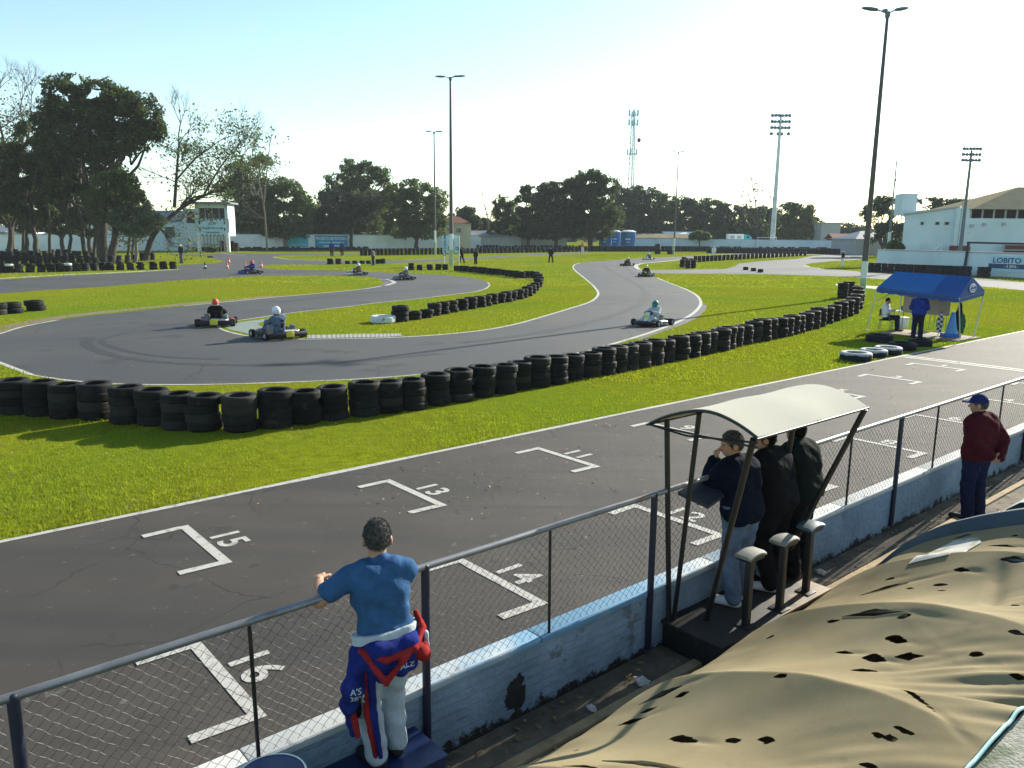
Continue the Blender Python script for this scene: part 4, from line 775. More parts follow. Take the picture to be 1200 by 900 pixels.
for k, (u, v) in enumerate(((4.70, 7.43), (5.23, 7.44), (5.75, 7.41))):
    h = .70
    s_ = thing('stool', ('pale padded stool on a black post, nearest the camera on the shelter platform', 'pale padded stool in the middle of the three on the shelter platform', 'bluish padded stool at the far right end of the shelter platform')[k], 'stool', W(u, v, .36), TRACK_ROT, 'stools on the shelter platform')
    b = MB(); b.rbox((0, 0, h / 2 - .02), (.06, .06, h - .04), .006); b.rbox((0, 0, .006), (.15, .15, .012), .004); b.build('leg', M['black_metal'], s_, sm=50)
    b = MB(); nn = 9; prof = []
    for i in range(nn):
        t = i / (nn - 1) * 2 - 1; prof.append((t * .13, .022 - .022 * abs(t) ** 2.2))
    ring = lambda y, k2: [(x * k2, y, h + z * 1.0 - (.012 if k2 < 1 else 0)) for x, z in prof] + [(x * k2, y, h + z - .03) for x, z in reversed(prof)]
    b.loft([ring(-.085, .93), ring(-.078, .98), ring(-.05, 1), ring(.05, 1), ring(.078, .98), ring(.085, .93)]); b.build('seat', M['seat_blue' if k == 2 else 'seat_pad'], s_, sm=60)
    b = MB(); b.rbox((0, 0, h - .035), (.235, .15, .05), .015); b.build('seat_base', M['black_metal'], s_, sm=40)
b = MB(); q = [Lc(*p, o0) for p in ((4.36, 6.87, 1.54), (4.50, 7.10, 1.44), (4.86, 7.04, 1.47), (4.78, 6.82, 1.57))]
b.add([p for p in q] + [p - Vector((0, 0, .03)) for p in q], [(0, 1, 2, 3), (7, 6, 5, 4), (0, 4, 5, 1), (1, 5, 6, 2), (2, 6, 7, 3), (3, 7, 4, 0)]); b.build('desk_board', mat('dark_board', (.02, .026, .04), .5, .2, 5), sh)
# ------------------------------------------------------------------ blue step box, drum, litter
M['blue_box'] = over(mat('blue_painted_steel', (.010, .022, .085), .35, .25, 5, spec=.5), (.05, .06, .09), 3, .6, .75, world=False)
o1 = (1.16, 7.10, .10); st_ = thing('step_box', 'navy blue step box against the wall that the man in the blue shirt stands on', 'step box', W(*o1), TRACK_ROT)
b = MB(); b.rbox(Lc(1.09, 7.085, .265, o1), (.86, .37, .33), .008); b.build('box_body', M['blue_box'], st_, sm=40)
b = MB(); b.rbox(Lc(1.09, 7.085, .44, o1), (.89, .40, .022), .006); b.build('top_plate', M['blue_box'], st_, sm=40)
o2 = (.38, 7.20, .10); dr = thing('drum', 'blue drum with pale rim beside the wall, cut by the bottom picture edge', 'drum', W(*o2), TRACK_ROT)
DZ = .71; b = MB(); b.lathe([(0, 0), (.17, 0), (.19, .02), (.19, .25), (.196, .27), (.19, .29), (.19, .54), (.196, .56), (.19, .58), (.19, DZ - .02), (.186, DZ - .005), (.178, DZ - .012), (0, DZ - .014)], n=36); b.lathe([(0, DZ - .006), (.18, DZ - .008)], n=36); b.build('drum_body', M['blue_box'], dr, sm=45)
b = MB(); b.path([(.191 * math.cos(a), .191 * math.sin(a), DZ - .008) for a in np.linspace(0, 2 * math.pi, 37)[:-1]], .006, 8, True); b.build('rim', M['white'], dr, sm=60)
M['paper'] = mat('crumpled_paper', (.55, .48, .46), .8, .3, 20)
for k, (x, y, s_, t) in enumerate(((753, 801, .07, 'pinkish crumpled paper scrap in the shade at the wall foot'), (693, 831, .045, 'small white paper crumb on the shaded strip below the wall'), (820, 770, .07, 'grey crumpled litter beside the dark platform corner'), (962, 672, .06, 'pale crumpled plastic behind the right end of the platform'))):
    p = at(x, y, .11); bm = bmesh.new(); bmesh.ops.create_icosphere(bm, subdivisions=3, radius=1)
    for q in bm.verts: q.co *= 1 + .5 * mnoise.noise(q.co * 2.2 + Vector((k * 9, 0, 0))); q.co = Vector((q.co.x * s_, q.co.y * s_ * .7, max(q.co.z, -.6) * s_ * .45))
    me = bpy.data.meshes.new('litter'); bm.to_mesh(me); bm.free(); tag(link('litter', me, M['paper'], None, p + Vector((0, 0, s_ * .25)), random.random() * 6), t, 'litter')
# ------------------------------------------------------------------ torn tan tunnel cover over hoops
PR_V = np.array([7.38, 7.46, 7.60, 7.80, 8.05, 8.40, 8.82, 9.10, 9.30, 9.50, 9.75, 9.95]); PR_Z = np.array([.10, .19, .42, .63, .85, 1.05, 1.245, 1.325, 1.365, 1.385, 1.38, 1.365])
HOOP0, HOOPD = 1.45, 1.45
def smooth_prof(v):
    k = np.linspace(-.12, .12, 7); return sum(np.interp(np.clip(v + q, 7.38, 9.95), PR_V, PR_Z) for q in k) / 7
def tarp_z(u, v):
    u = np.asarray(u, float); v = np.asarray(v, float); t = np.mod((u - HOOP0) / HOOPD, 1.0)
    hoop = np.floor((u - HOOP0) / HOOPD)
    sag = np.sin(math.pi * np.clip(t, 0, 1)) ** 1.0
    amp = .160 * np.clip((v - 7.4) / .7, 0, 1) * (1 - .8 * np.clip((v - 9.2) / .7, 0, 1))
    z = smooth_prof(v) - amp * sag
    # pulled folds towards the stand edge, and slack ripples
    e = np.clip((v - 9.15) / .75, 0, 1); c = np.clip(1 - np.abs(t - .45) / .5, 0, 1)
    z += e * c * (.013 + .012 * np.exp(-((u - 3.6) / .6) ** 2)) / .013 * (.013 * np.sin(19 * (u + .55 * (9.9 - v)) + 2 * np.sin(3 * u)) + .006 * np.sin(41 * (u - .8 * v) + 1.3 * np.sin(5 * v)))
    d = np.clip((8.2 - v) / .7, 0, 1); z += d * .004 * np.sin(23 * u + 5 * v)
    z += .004 * np.sin(9 * u - 7 * v + 2 * np.sin(3.1 * v))
    k2 = np.exp(-((u - 3.05 - .55 * (v - 9.45)) / .10) ** 2) * e; z += .05 * k2 - .045 * np.exp(-((u - 3.2 - .55 * (v - 9.45)) / .09) ** 2) * e
    k3 = np.exp(-(((v - 9.25) + .25 * (u - 5.0)) / .06) ** 2) * np.clip((u - 4.75) / .2, 0, 1) * np.clip((5.7 - u) / .3, 0, 1); z += -.03 * k3
    return z
def tarp_hit(x, y):                               # where a pixel's line of sight first meets the cover
    d = _fw + CR * ((x - 600) / F_PX) - CU * ((y - 450) / F_PX); s = 2.0; du, dv, dz = d.dot(TD), d.dot(TN), d.z
    e = EYE - TA; u0, v0 = e.dot(TD), e.dot(TN)
    while s < 14:
        u, v, z = u0 + du * s, v0 + dv * s, CAM_H + dz * s
        if 7.38 < v < 9.95 and z < tarp_z(u, v): return np.array([u, v])
        s += .01
    return None
SLITS = [(774, 814, 28, 4, -.45), (799, 814, 9, 3, -.4), (760, 832, 11, 2, -.35), (741, 845, 18, 4, -.33), (801, 866, 17, 5, .05), (859, 867, 9, 4, 0), (753, 894, 54, 5, .08), (989, 764, 12, 2.6, 0), (1024, 771, 15, 6, .05), (1066, 769, 20, 5, -.05), (1013, 785, 18, 3, 0), (1144, 767, 8, 4, 0), (1192, 794, 10, 4, .3), (1193, 821, 8, 2, .3), (915, 792, 9, 2, 0), (899, 867, 12, 4.5, .05), (1074, 816, 27, 2.4, .4), (1060, 857, 12, 4, .5), (1016, 897, 14, 4, .2), (1028, 861, 9, 3, .3), (1043, 866, 9, 2.4, .2), (1025, 718, 42, 5.5, -.07), (976, 728, 9, 2, -.1), (1060, 722, 8, 3, -.3), (1050, 749, 14, 6, .12), (1036, 689, 31, 4, -.28), (1066, 689, 5, 1.6, 0), (1044, 678, 9, 2, -.2), (1127, 667, 11, 3, 0), (1102, 685, 10, 2.5, -.05), (1102, 692, 9, 1.2, 0), (1187, 656, 16, 4.5, .05), (1175, 639, 18, 2.2, 0), (1190, 627, 6, 1.6, -.1), (1191, 741, 12, 3, .2), (1190, 709, 6, 1.6, 0), (903, 746, 5, 2, -.4), (1128, 628, 13, 2.2, -.3), (680, 897, 24, 2.5, .0), (675, 879, 6, 1, -.3), (880, 861, 2, 1, 0)]
SL = []
for (x, y, hw, hh, k) in SLITS:
    c = tarp_hit(x, y); a = tarp_hit(x + hw, y + hw * k); a0 = tarp_hit(x - hw, y - hw * k); bb = tarp_hit(x, y + hh)
    if c is None or a is None or bb is None: continue
    if a0 is not None: a = c + (a - a0) / 2
    A_, B_ = a - c, bb - c; la, lb_ = np.linalg.norm(A_), np.linalg.norm(B_); A_ *= min(1, .42 / la, hw * .0075 / la); B_ *= min(1, .085 / lb_, hh * .0110 / lb_); SL.append((c, A_, B_))
def slit_d(u, v):                                 # signed lens-shaped distance to the nearest tear, negative inside
    D = np.full(u.shape, 9.0)
    for i, (c, a, b) in enumerate(SL):
        det = a[0] * b[1] - a[1] * b[0]
        if abs(det) < 1e-6: continue
        x, y = u - c[0], v - c[1]; s = (x * b[1] - y * b[0]) / det; t = (-x * a[1] + y * a[0]) / det
        wob = .20 * np.sin(4 * s + i) + .08 * np.sin(13 * s + 2.3 * i); shape = np.clip(1 - np.abs(s) ** (.9 + .4 * (i % 3)), 0, None) * (1 + wob * .8)
        top = shape * (.9 if i % 2 else 1.15); d = np.where(np.abs(s) < 1, np.maximum(t - shape * .9, -t - top), 2.0)
        D = np.minimum(D, d * np.linalg.norm(b))
    return D
du = .016; U = np.arange(.55, 7.06, du); V = np.arange(7.385, 9.925, du); UU, VV = np.meshgrid(U, V, indexing='ij'); ZZ = tarp_z(UU, VV); SD = slit_d(UU, VV)
# the cloth droops a little below each tear
ZZ = ZZ - .004 * np.exp(-(np.clip(SD, 0, None) / .035) ** 2) * (SD < .15)
for i, (c, a, b_) in enumerate(SL):                # creases pulled sideways from the tears
    la, lb_ = np.linalg.norm(a), np.linalg.norm(b_)
    if la < .06: continue
    e_ = a / la; x_, y_ = UU - c[0], VV - c[1]; s_ = (x_ * e_[0] + y_ * e_[1]) / la; t_ = (-x_ * e_[1] + y_ * e_[0])
    ZZ -= (.006 + .005 * (i % 3)) * np.exp(-((t_ - .12 * la * np.clip(s_ - 1, 0, 9)) / .035) ** 2) * np.exp(-((s_ - 1.3) / 1.1) ** 2)
nu, nv = UU.shape; ids = np.arange(nu * nv).reshape(nu, nv); P = np.stack([UU.ravel(), -VV.ravel(), ZZ.ravel()], 1); D = SD.ravel()
tri = np.concatenate([np.stack([ids[:-1, :-1], ids[:-1, 1:], ids[1:, 1:]], -1).reshape(-1, 3), np.stack([ids[:-1, :-1], ids[1:, 1:], ids[1:, :-1]], -1).reshape(-1, 3)])
tri = tri[:, ::-1]; pos = (D[tri] > 0).sum(1); keep = tri[pos == 3]; vs = [tuple(p) for p in P]; extra = []
for t in tri[(pos > 0) & (pos < 3)]:               # cut cloth triangles exactly along the tear
    out = []
    for i in range(3):
        a, b_ = int(t[i]), int(t[(i + 1) % 3]); da, db = D[a], D[b_]
        if da > 0: out.append(a)
        if (da > 0) != (db > 0): f = da / (da - db); vs.append(tuple(P[a] + (P[b_] - P[a]) * f)); out.append(len(vs) - 1)
    if len(out) >= 3: extra.append(tuple(out))
me = bpy.data.meshes.new('tunnel_cover'); me.from_pydata(vs, [], [tuple(int(x) for x in t) for t in keep] + extra); smooth(me)
M['tarp'] = over(over(over(mat('tan_tarpaulin', (.262, .215, .122), .9, .12, 2.5, .30, 260, spec=.08, trans=.08), (.17, .14, .085), 5, .60, .78, world=False), (.215, .175, .10), 1.1, .5, .75, world=False), (.31, .26, .155), .7, .5, .75, world=False)
tp = thing('tunnel_cover', 'torn tan tarpaulin stretched over hoops beside the stand, full of slits', 'tarpaulin', TA, TRACK_ROT)
sheet_o = link('tarpaulin_sheet', me, M['tarp'], tp)
b = MB()
for i, (c, a, bb) in enumerate(SL):                # torn lips hanging into the largest holes
    if np.linalg.norm(a) < .17: continue
    b = MB(); vs = []; ns = 11; lb_ = np.linalg.norm(bb)
    for j in range(ns):
        s = -.9 + 1.8 * j / (ns - 1); shp = max(0, 1 - abs(s) ** (.9 + .4 * (i % 3))); k_ = 1.0 if i % 2 else -1.0
        for q, dz in ((1.0, .001), (.72 + .18 * math.sin(5 * j + i), -.035 - lb_ * .6 * shp)):
            p = c + a * s + bb * (k_ * shp * .9 * q); vs.append((p[0], -p[1], float(tarp_z(p[0], p[1])) + dz))
    b.add(vs, [(2 * j, 2 * j + 1, 2 * j + 3, 2 * j + 2) for j in range(ns - 1)]); b.build('torn_lip', M['tarp'], tp, sm=60)
b = MB()
for k in range(0):                                 # sewn seams over the hoops
    u = HOOP0 + HOOPD * k
    if u > 7: continue
    vs = []; nn = 70
    for v in np.linspace(7.5, 9.9, nn):
        for o_ in (-.022, .022): vs.append((u + o_ + .12 + .006 * math.sin(9 * v), -v, float(tarp_z(u + o_ + .12, v)) + .0035))
    b.add(vs, [(2 * j, 2 * j + 2, 2 * j + 3, 2 * j + 1) for j in range(nn - 1)])
for k in range(5):
    u = HOOP0 + HOOPD * k
    if u < .6 or u > 7.3: continue
    b = MB(); vv_ = np.linspace(8.15, 9.9, 40); b.path([(u, -(v + .07 * max(0, min(1, (9 - v) / 1.2))), float(smooth_prof(v)) - .075) for v in vv_], .022, 8); b.build('hoop', M['galv'], tp, sm=60)
b = MB(); b.path([(u, -9.93, float(tarp_z(u, 9.92)) + .004) for u in np.arange(.55, 7.05, .05)], .010, 8); b.build('edge_rope', mat('pale_cyan_rope', (.30, .52, .52), .7, .15, 8), tp, sm=60)
vs = []; fs = []; nn = 60; vv_ = np.linspace(7.40, 9.92, nn)
for i, (du_, dz) in enumerate(((7.05, 0), (7.16, .05), (7.28, .045), (7.36, -.02))):
    for v in vv_: vs.append((du_ + .02 * math.sin(3 * v), -v, float(smooth_prof(v)) * (1 + .0 * i) + dz - (.12 if i == 0 else .0) * (1 - min(1, abs(0)))))
for i in range(3):
    for j in range(nn - 1): fs.append((i * nn + j, (i + 1) * nn + j, (i + 1) * nn + j + 1, i * nn + j + 1))
k0 = len(vs)  # end wall below the flap, added to keep sunlight out of the tunnel
for v in vv_: vs += [(7.30, -v, float(smooth_prof(v)) + .02), (7.30, -v, .0)]
fs += [(k0 + 2 * j, k0 + 2 * j + 1, k0 + 2 * j + 3, k0 + 2 * j + 2) for j in range(nn - 1)]
b = MB(); b.add(vs, fs); b.build('end_flap_and_sun_block', mat('dark_blue_grey_canvas', (.045, .065, .085), .7, .2, 5), tp, sm=60)
pts = [tarp_hit(x, y) for x, y in ((1064, 662), (1090, 648), (1118, 634), (1146, 630), (1150, 636), (1135, 645), (1112, 651), (1085, 657))]
pts = [p for p in pts if p is not None]
c = sum(pts) / len(pts); vs = []; fs = []; pts = [pts[i] * (1 - q) + pts[(i + 1) % len(pts)] * q for i in range(len(pts)) for q in (0, .25, .5, .75)]; R_ = 16; m_ = len(pts)
for r in range(R_ + 1):
    for p in pts: q = c + (p - c) * (r / R_); vs.append((q[0], -q[1], float(tarp_z(q[0], q[1])) + .005))
for r in range(R_):
    for j in range(m_): fs.append((r * m_ + j, (r + 1) * m_ + j, (r + 1) * m_ + (j + 1) % m_, r * m_ + (j + 1) % m_))
b = MB(); b.add(vs, fs); b.build('white_patch', over(mat('whitish_patch', (.46, .46, .43), .85, .1, 6), (.28, .24, .15), 5, .48, .62, world=False), tp, sm=60)  # whitish overlay with tan blotches, just above the cloth
pb = thing('pale_cover', 'pale blue plastic sheet edge beyond the far end of the tan cover', 'plastic sheet', W(9.2, 8.6, .1), TRACK_ROT)
b = MB(); b.loft([[(x, .55 * math.cos(a) * 1.0, .95 * max(math.sin(a), 0)) for a in np.linspace(0, math.pi, 14)] for x in np.linspace(-.9, 3, 10)], cap=False); b.build('sheet', mat('pale_blue_plastic', (.42, .56, .62), .5, .1, 3), pb, sm=60)
# ------------------------------------------------------------------ the people at the wall
def decal(text, size, target, org, nrm, upv, m, name, parent, bold=.0):
    # letters laid onto a surface: every letter corner is dropped onto the cloth along -nrm
    me = text_mesh(text, size, bold=bold); bm = bmesh.new(); bm.from_mesh(me); bmesh.ops.triangulate(bm, faces=bm.faces); bmesh.ops.subdivide_edges(bm, edges=bm.edges, cuts=1); bm.to_mesh(me); bm.free()
    from mathutils.bvhtree import BVHTree
    t = target.data; bv = BVHTree.FromPolygons([v.co.copy() for v in t.vertices], [tuple(p.vertices) for p in t.polygons]); nrm = Vector(nrm).normalized(); upv = Vector(upv); X = upv.cross(nrm).normalized(); Y = nrm.cross(X)
    for v in me.vertices:
        p = Vector(org) + X * v.co.x + Y * v.co.y + nrm * .3; h = bv.ray_cast(p, -nrm); v.co = (h[0] if h[0] is not None else p - nrm * .3) + nrm * .004
    return link(name, me, M[m], parent)
BH = .011
J = pose(pel=(.02, -.04, .84), chest=(.02, .04, 1.15), neck=(.04, .10, 1.345), head=(.06, .135, 1.475), hipL=(-.07, -.03, .82), hipR=(.10, -.06, .82), kneeL=(-.09, .06, .455), kneeR=(.10, .06, .455), ankL=(-.08, -.04, .085), ankR=(.09, .0, .085), toeL=(-.11, .11, .03), toeR=(.14, .15, .03),
         shL=(-.14, .14, 1.275), shR=(.205, .02, 1.275), elL=(-.34, .175, 1.155), elR=(.29, .19, 1.13), wrL=(-.235, .385, 1.19), wrR=(.06, .34, 1.19), look=(.45, .85, -.12), bulk=(.87, .87, .87), handL=(.45, .8, -.12), palmL=(.3, -.1, -.9), curlL=(.85,) * 3, palmR=(0, 0, -1), handR=(-.9, .3, 0))
bm_ = person('man in blue T-shirt, race suit tied at his waist, leaning on the fence rail', J, W(1.20, 7.05, .451), TRACK_ROT, dict(hair='hair_grey', shoe='shoe_black'), BH, None, True, True)
bm_.scale = (.98, .98, .98)
tee = link('shirt', wear_mesh(J, .009, 'top', .017, .0055, 1, .33, .02), M['tee_blue'], bm_)
tr_ = link('trousers', wear_mesh(J, .010, 'bottom', .022, .0045, 3), M['suit_white'], bm_)
def blob(name, m, parent, prims, h=.010, fold=.004, lo=(-.6, -.5, .1), hi=(.6, .5, 1.4), cuts=()):
    f = Field(lo, hi, h)
    for p in prims:
        if len(p) > 4: f.cone((p[0][0], p[0][1] - .01, p[0][2] - .08), (p[1][0], p[1][1] - .01, p[1][2] - .08), *p[2:])
        else: f.ell(*p)
    if fold: f.folds(fold)
    for c in cuts: f.cut(*c)
    return link(name, f.mesh(name), M[m], parent)
# the suit's top half, hanging from the waist: a roll of cloth, a back panel and two empty sleeves
sw = blob('tied_suit_top', 'suit_royal', bm_, [((-.155, .02, .93), (-.11, -.13, .955), .045, .05, .05), ((-.11, -.13, .95), (.09, -.185, .95), .05, .05, .05), ((.09, -.185, .95), (.205, -.06, .98), .05, .045, .05), ((-.14, -.09, .90), (-.10, -.155, .79), .06, .05, .06), ((-.02, -.165, .90), (.02, -.175, .79), .05, .042, .07), ((.10, -.165, .90), (.11, -.165, .80), .05, .04, .06),
                                              ((-.19, -.02, .90), (-.255, -.06, .72), .055, .062, .06), ((-.255, -.06, .72), (-.275, -.03, .60), .058, .048, .05), ((-.275, -.03, .60), (-.24, -.02, .38), .045, .028, .04), ((.215, -.05, .93), (.25, -.05, .78), .055, .05, .05)], .010, .0045)
blob('red_band', 'suit_red', bm_, [((-.205, -.08, .955), (-.10, -.205, .915), .020, .022, .01), ((-.10, -.205, .915), (.08, -.245, .945), .022, .024, .012), ((.08, -.245, .945), (.21, -.14, 1.0), .024, .022, .01), ((.21, -.14, 1.0), (.235, -.03, 1.055), .022, .018, .01), ((.03, -.245, .93), (-.11, -.235, .80), .02, .02, .01), ((-.205, -.12, .95), (-.12, -.235, .78), .018, .020, .01), ((.14, -.20, .90), (.20, -.17, .83), .05, .045, .03), ((.20, -.17, .83), (.235, -.12, .86), .04, .03, .02)], .009, .003)
blob('sleeve_lining', 'suit_red', bm_, [((-.268, -.045, .58), (-.225, -.045, .375), .028, .022, .01)], .009, .002)
blob('side_stripe', 'suit_red', bm_, [((-.165, -.045, .80), (-.150, -.050, .50), .034, .026, .01), ((-.150, -.050, .50), (-.115, -.075, .17), .026, .016, .01)], .009, .002)
blob('side_stripe', 'suit_royal', bm_, [((-.14, -.078, .80), (-.128, -.082, .50), .030, .024, .01), ((-.128, -.082, .50), (-.092, -.098, .17), .024, .014, .01)], .009, .002)
blob('sleeve_stripe', 'suit_white', bm_, [((.262, -.095, .93), (.285, -.09, .78), .018, .016, .01)], .009, .002)
blob('glove', 'black_cloth', bm_, [((-.20, .02, .60), (-.205, .03, .49), .038, .045, .02), ((-.205, .03, .49), (-.19, .05, .44), .03, .02, .02)], .009, .003)
cam_l = Vector((-.5, -.85, .3))
for tx, org, sz in (("A'S", (-.285, -.16, .655), .052), ('38X', (-.272, -.15, .605), .052), ('ALZ', (.03, -.25, .755), .050)): decal(tx, sz, sw, org, (-.5, -.85, .15), (0, 0, 1), 'suit_white', 'lettering', sw, .001)
J1 = pose(pel=(.0, -.05, .90), chest=(.0, .0, 1.20), neck=(.0, .05, 1.385), head=(-.02, .09, 1.525), hipL=(-.085, -.04, .885), hipR=(.085, -.05, .885), kneeL=(-.09, .0, .47), kneeR=(.11, -.02, .47), ankL=(-.10, -.08, .085), ankR=(.10, -.02, .085), toeL=(-.16, .08, .03), toeR=(.13, .14, .03),
          shL=(-.185, .06, 1.305), shR=(.185, .03, 1.305), elL=(-.24, .20, 1.13), elR=(.22, .19, 1.12), wrL=(-.10, .22, 1.36), wrR=(.0, .27, 1.14), look=(-.75, .65, -.12), handL=(.25, .1, .9), palmL=(.6, -.6, 0), curlL=(1.0,) * 3, palmR=(0, 0, -1))
p1 = person('grey haired man in navy jacket, pale jeans and white sneakers, nearest under the shelter roof', J1, W(5.03, 7.06, .361), TRACK_ROT, dict(bottom='jeans', top='navy', topname='jacket', g=.032, gb=.024, hem=-.10, hair='hair_grey', shoe='shoe_white'), .012, None, True, True)
J2 = pose(pel=(.0, -.06, .90), chest=(.0, .0, 1.18), neck=(.0, .06, 1.36), head=(-.02, .11, 1.49), kneeL=(-.10, .02, .47), kneeR=(.10, -.02, .47), hipL=(-.085, -.05, .885), hipR=(.085, -.06, .885), ankL=(-.10, -.10, .085), ankR=(.12, .0, .085), toeL=(-.18, .05, .03), toeR=(.14, .16, .03), shL=(-.185, .06, 1.28), shR=(.185, .06, 1.28), elL=(-.23, .14, 1.09), elR=(.23, .14, 1.09), wrL=(-.10, .24, 1.20), wrR=(.08, .26, 1.2), look=(-.5, .85, -.1))
p2 = person('person all in black with white sneakers, middle one under the shelter roof', J2, W(5.58, 7.08, .361), TRACK_ROT, dict(bottom='black_cloth', top='black_cloth', topname='jacket', g=.038, gb=.026, hem=-.06, hair='hair_dark', hairlen=.04, shoe='shoe_white'), .013, None, True, True)
J3 = pose(pel=(.0, -.05, .90), chest=(.0, .0, 1.19), neck=(.0, .04, 1.37), head=(.0, .08, 1.505), hipL=(-.085, -.05, .885), hipR=(.085, -.05, .885), kneeL=(-.09, .01, .47), kneeR=(.10, .0, .47), ankL=(-.09, -.06, .085), ankR=(.11, -.04, .085), toeL=(-.10, .11, .03), toeR=(.15, .13, .03), shL=(-.19, .05, 1.29), shR=(.19, .05, 1.29), elL=(-.25, .12, 1.09), elR=(.25, .12, 1.08), wrL=(-.10, .24, 1.19), wrR=(.09, .25, 1.19), look=(.1, 1, -.05))
p3 = person('person in bulky green-black jacket, farthest of the three under the shelter roof', J3, W(6.03, 7.10, .361), TRACK_ROT, dict(bottom='black_cloth', top='green_black', topname='jacket', g=.045, gb=.026, hem=-.06, hair='hair_dark', hairlen=.05, shoe='shoe_black'), .013, None, True, True)
J4 = scaled(pose(pel=(.0, -.01, .94), chest=(.0, -.02, 1.26), neck=(.0, .01, 1.465), head=(-.02, .045, 1.615), kneeL=(-.10, .02, .50), kneeR=(.10, .0, .50), ankL=(-.09, -.03, .085), ankR=(.10, -.06, .085), elL=(-.27, -.10, 1.16), elR=(.28, -.14, 1.14), wrL=(-.08, -.235, .97), wrR=(.10, -.235, .93), look=(-.45, .9, -.08), handR=(-.7, .0, .1), handL=(.7, .0, -.5), palmR=(0, -1, 0), palmL=(0, -1, 0)), .965)
p4 = person('man in maroon jacket, navy cap and dark trousers, hands behind his back beside the wall', J4, W(9.98, 7.38, .101), TRACK_ROT - .25, dict(bottom='navy_trouser', top='maroon', topname='jacket', g=.040, gb=.026, hem=-.06, hair='hair_grey', cap='cap_navy', shoe='shoe_black'), .013, None, True, True)
# ------------------------------------------------------------------ blue tent and what stands under it
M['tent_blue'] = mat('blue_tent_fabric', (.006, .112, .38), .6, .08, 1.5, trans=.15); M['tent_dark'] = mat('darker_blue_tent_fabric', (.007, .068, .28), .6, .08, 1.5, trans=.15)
FL, FR, BR, BL = Vector((14.25, 31.1, 1.82)), Vector((16.1, 28.6, 1.64)), Vector((17.7, 29.8, 1.82)), Vector((15.85, 32.3, 1.95)); RL, RR = Vector((15.12, 31.55, 2.42)), Vector((16.85, 29.25, 2.36))
TB = Vector((15.97, 30.45, 0)); tent = thing('tent', 'blue canopy tent with a white oval emblem beside the start straight', 'tent', TB)
b = MB(); dr_ = Vector((0, 0, -.17)); th = Vector((0, 0, -.012))
def drape(b, a, c, d, e, n=8):                      # four-cornered cloth with a little sag
    vs = [];
    for i in range(n + 1):
        for j in range(n + 1):
            s, t = i / n, j / n; p = (a * (1 - s) + c * s) * (1 - t) + (e * (1 - s) + d * s) * t; vs.append(p - TB - Vector((0, 0, .07 * math.sin(math.pi * s) * math.sin(math.pi * t))))
    b.add(vs, [(i * (n + 1) + j, (i + 1) * (n + 1) + j, (i + 1) * (n + 1) + j + 1, i * (n + 1) + j + 1) for i in range(n) for j in range(n)])
FM, RM = FL.lerp(FR, .68), RL.lerp(RR, .68); drape(b, FL, FM, RM, RL); drape(b, BL, RL, RR, BR); b.add([q - TB for q in (FL, RL, BL)], [(0, 1, 2)]); b.build('roof', M['tent_blue'], tent, sm=30)
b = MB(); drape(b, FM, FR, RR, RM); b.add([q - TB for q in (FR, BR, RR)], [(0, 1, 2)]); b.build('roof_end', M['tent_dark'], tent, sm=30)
b = MB()
for a, c in ((FL, FR), (FR, BR), (BR, BL), (BL, FL)):
    n = 24; top = [a.lerp(c, i / n) - TB for i in range(n + 1)]; bot = [p + dr_ * (1 + .22 * abs(math.sin(i * math.pi / 3))) for i, p in enumerate(top)]; k = len(top)
    b.add([p + Vector((0, 0, .002)) for p in top] + bot, [(i, i + 1, k + i + 1, k + i) for i in range(n)])
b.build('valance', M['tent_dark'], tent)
nrm = (BR - FR).cross(RR - FR).normalized(); nrm = -nrm if nrm.z < 0 else nrm; cc = (FR * .33 + BR * .33 + RR * .34) - TB + nrm * .03; X = (BR - FR).normalized(); Y = nrm.cross(X)
b = MB(); vs = [cc + X * .27 * math.cos(t) + Y * .17 * math.sin(t) for t in np.linspace(0, 2 * math.pi, 25)[:-1]]; b.add(vs, [tuple(range(24))]); em = b.build('emblem', M['white'], tent)
b = MB(); b.path([cc + nrm * .01 + X * (.18 * math.cos(t)) + Y * (.10 * math.sin(t)) for t in np.linspace(0, 2 * math.pi, 21)[:-1]], .012, 4, True); b.path([cc + nrm * .01 + X * k * .12 + Y * (.02 * math.sin(9 * k)) for k in np.linspace(-1, 1, 12)], .018, 4); b.build('emblem_mark', M['tent_dark'], em)
for foot, top in ((at(1016, 387), FL), (at(1125, 398), FR), (Vector((17.6, 30.0, 0)), BR), (Vector((15.75, 32.3, 0)), BL)): b = MB(); b.tube(foot - TB, top - TB + Vector((0, 0, -.02)), .022, n=8); b.rbox(foot - TB + Vector((0, 0, .01)), (.12, .12, .02), .004); b.build('leg', M['pole_white'], tent, sm=60)
for a, c in ((FL, FR), (FR, BR), (BR, BL), (BL, FL), (RL, RR)):
    b = MB(); b.tube(a - TB + Vector((0, 0, -.05)), c - TB + Vector((0, 0, -.05)), .014, n=6); b.build('roof_bar', M['galv'], tent, sm=60)
for a, c in ((FL, RL.lerp(RR, .25)), (BL, RL.lerp(RR, .25))): b = MB(); b.tube(a - TB + Vector((0, 0, -.55)), c - TB + Vector((0, 0, -.35)), .012, n=6); b.build('brace', M['galv'], tent, sm=60)
q0, q1 = BL.lerp(BR, .03).xy.to_3d(), BL.lerp(BR, .62).xy.to_3d(); b = MB(); n = 14; vs = []
for i in range(n + 1):
    p = q0.lerp(q1, i / n) - TB; o = Vector((.6, .8, 0)) * .04 * math.sin(i * 1.9); vs += [p + o + Vector((0, 0, .75)), p + o + Vector((0, 0, 1.78))]
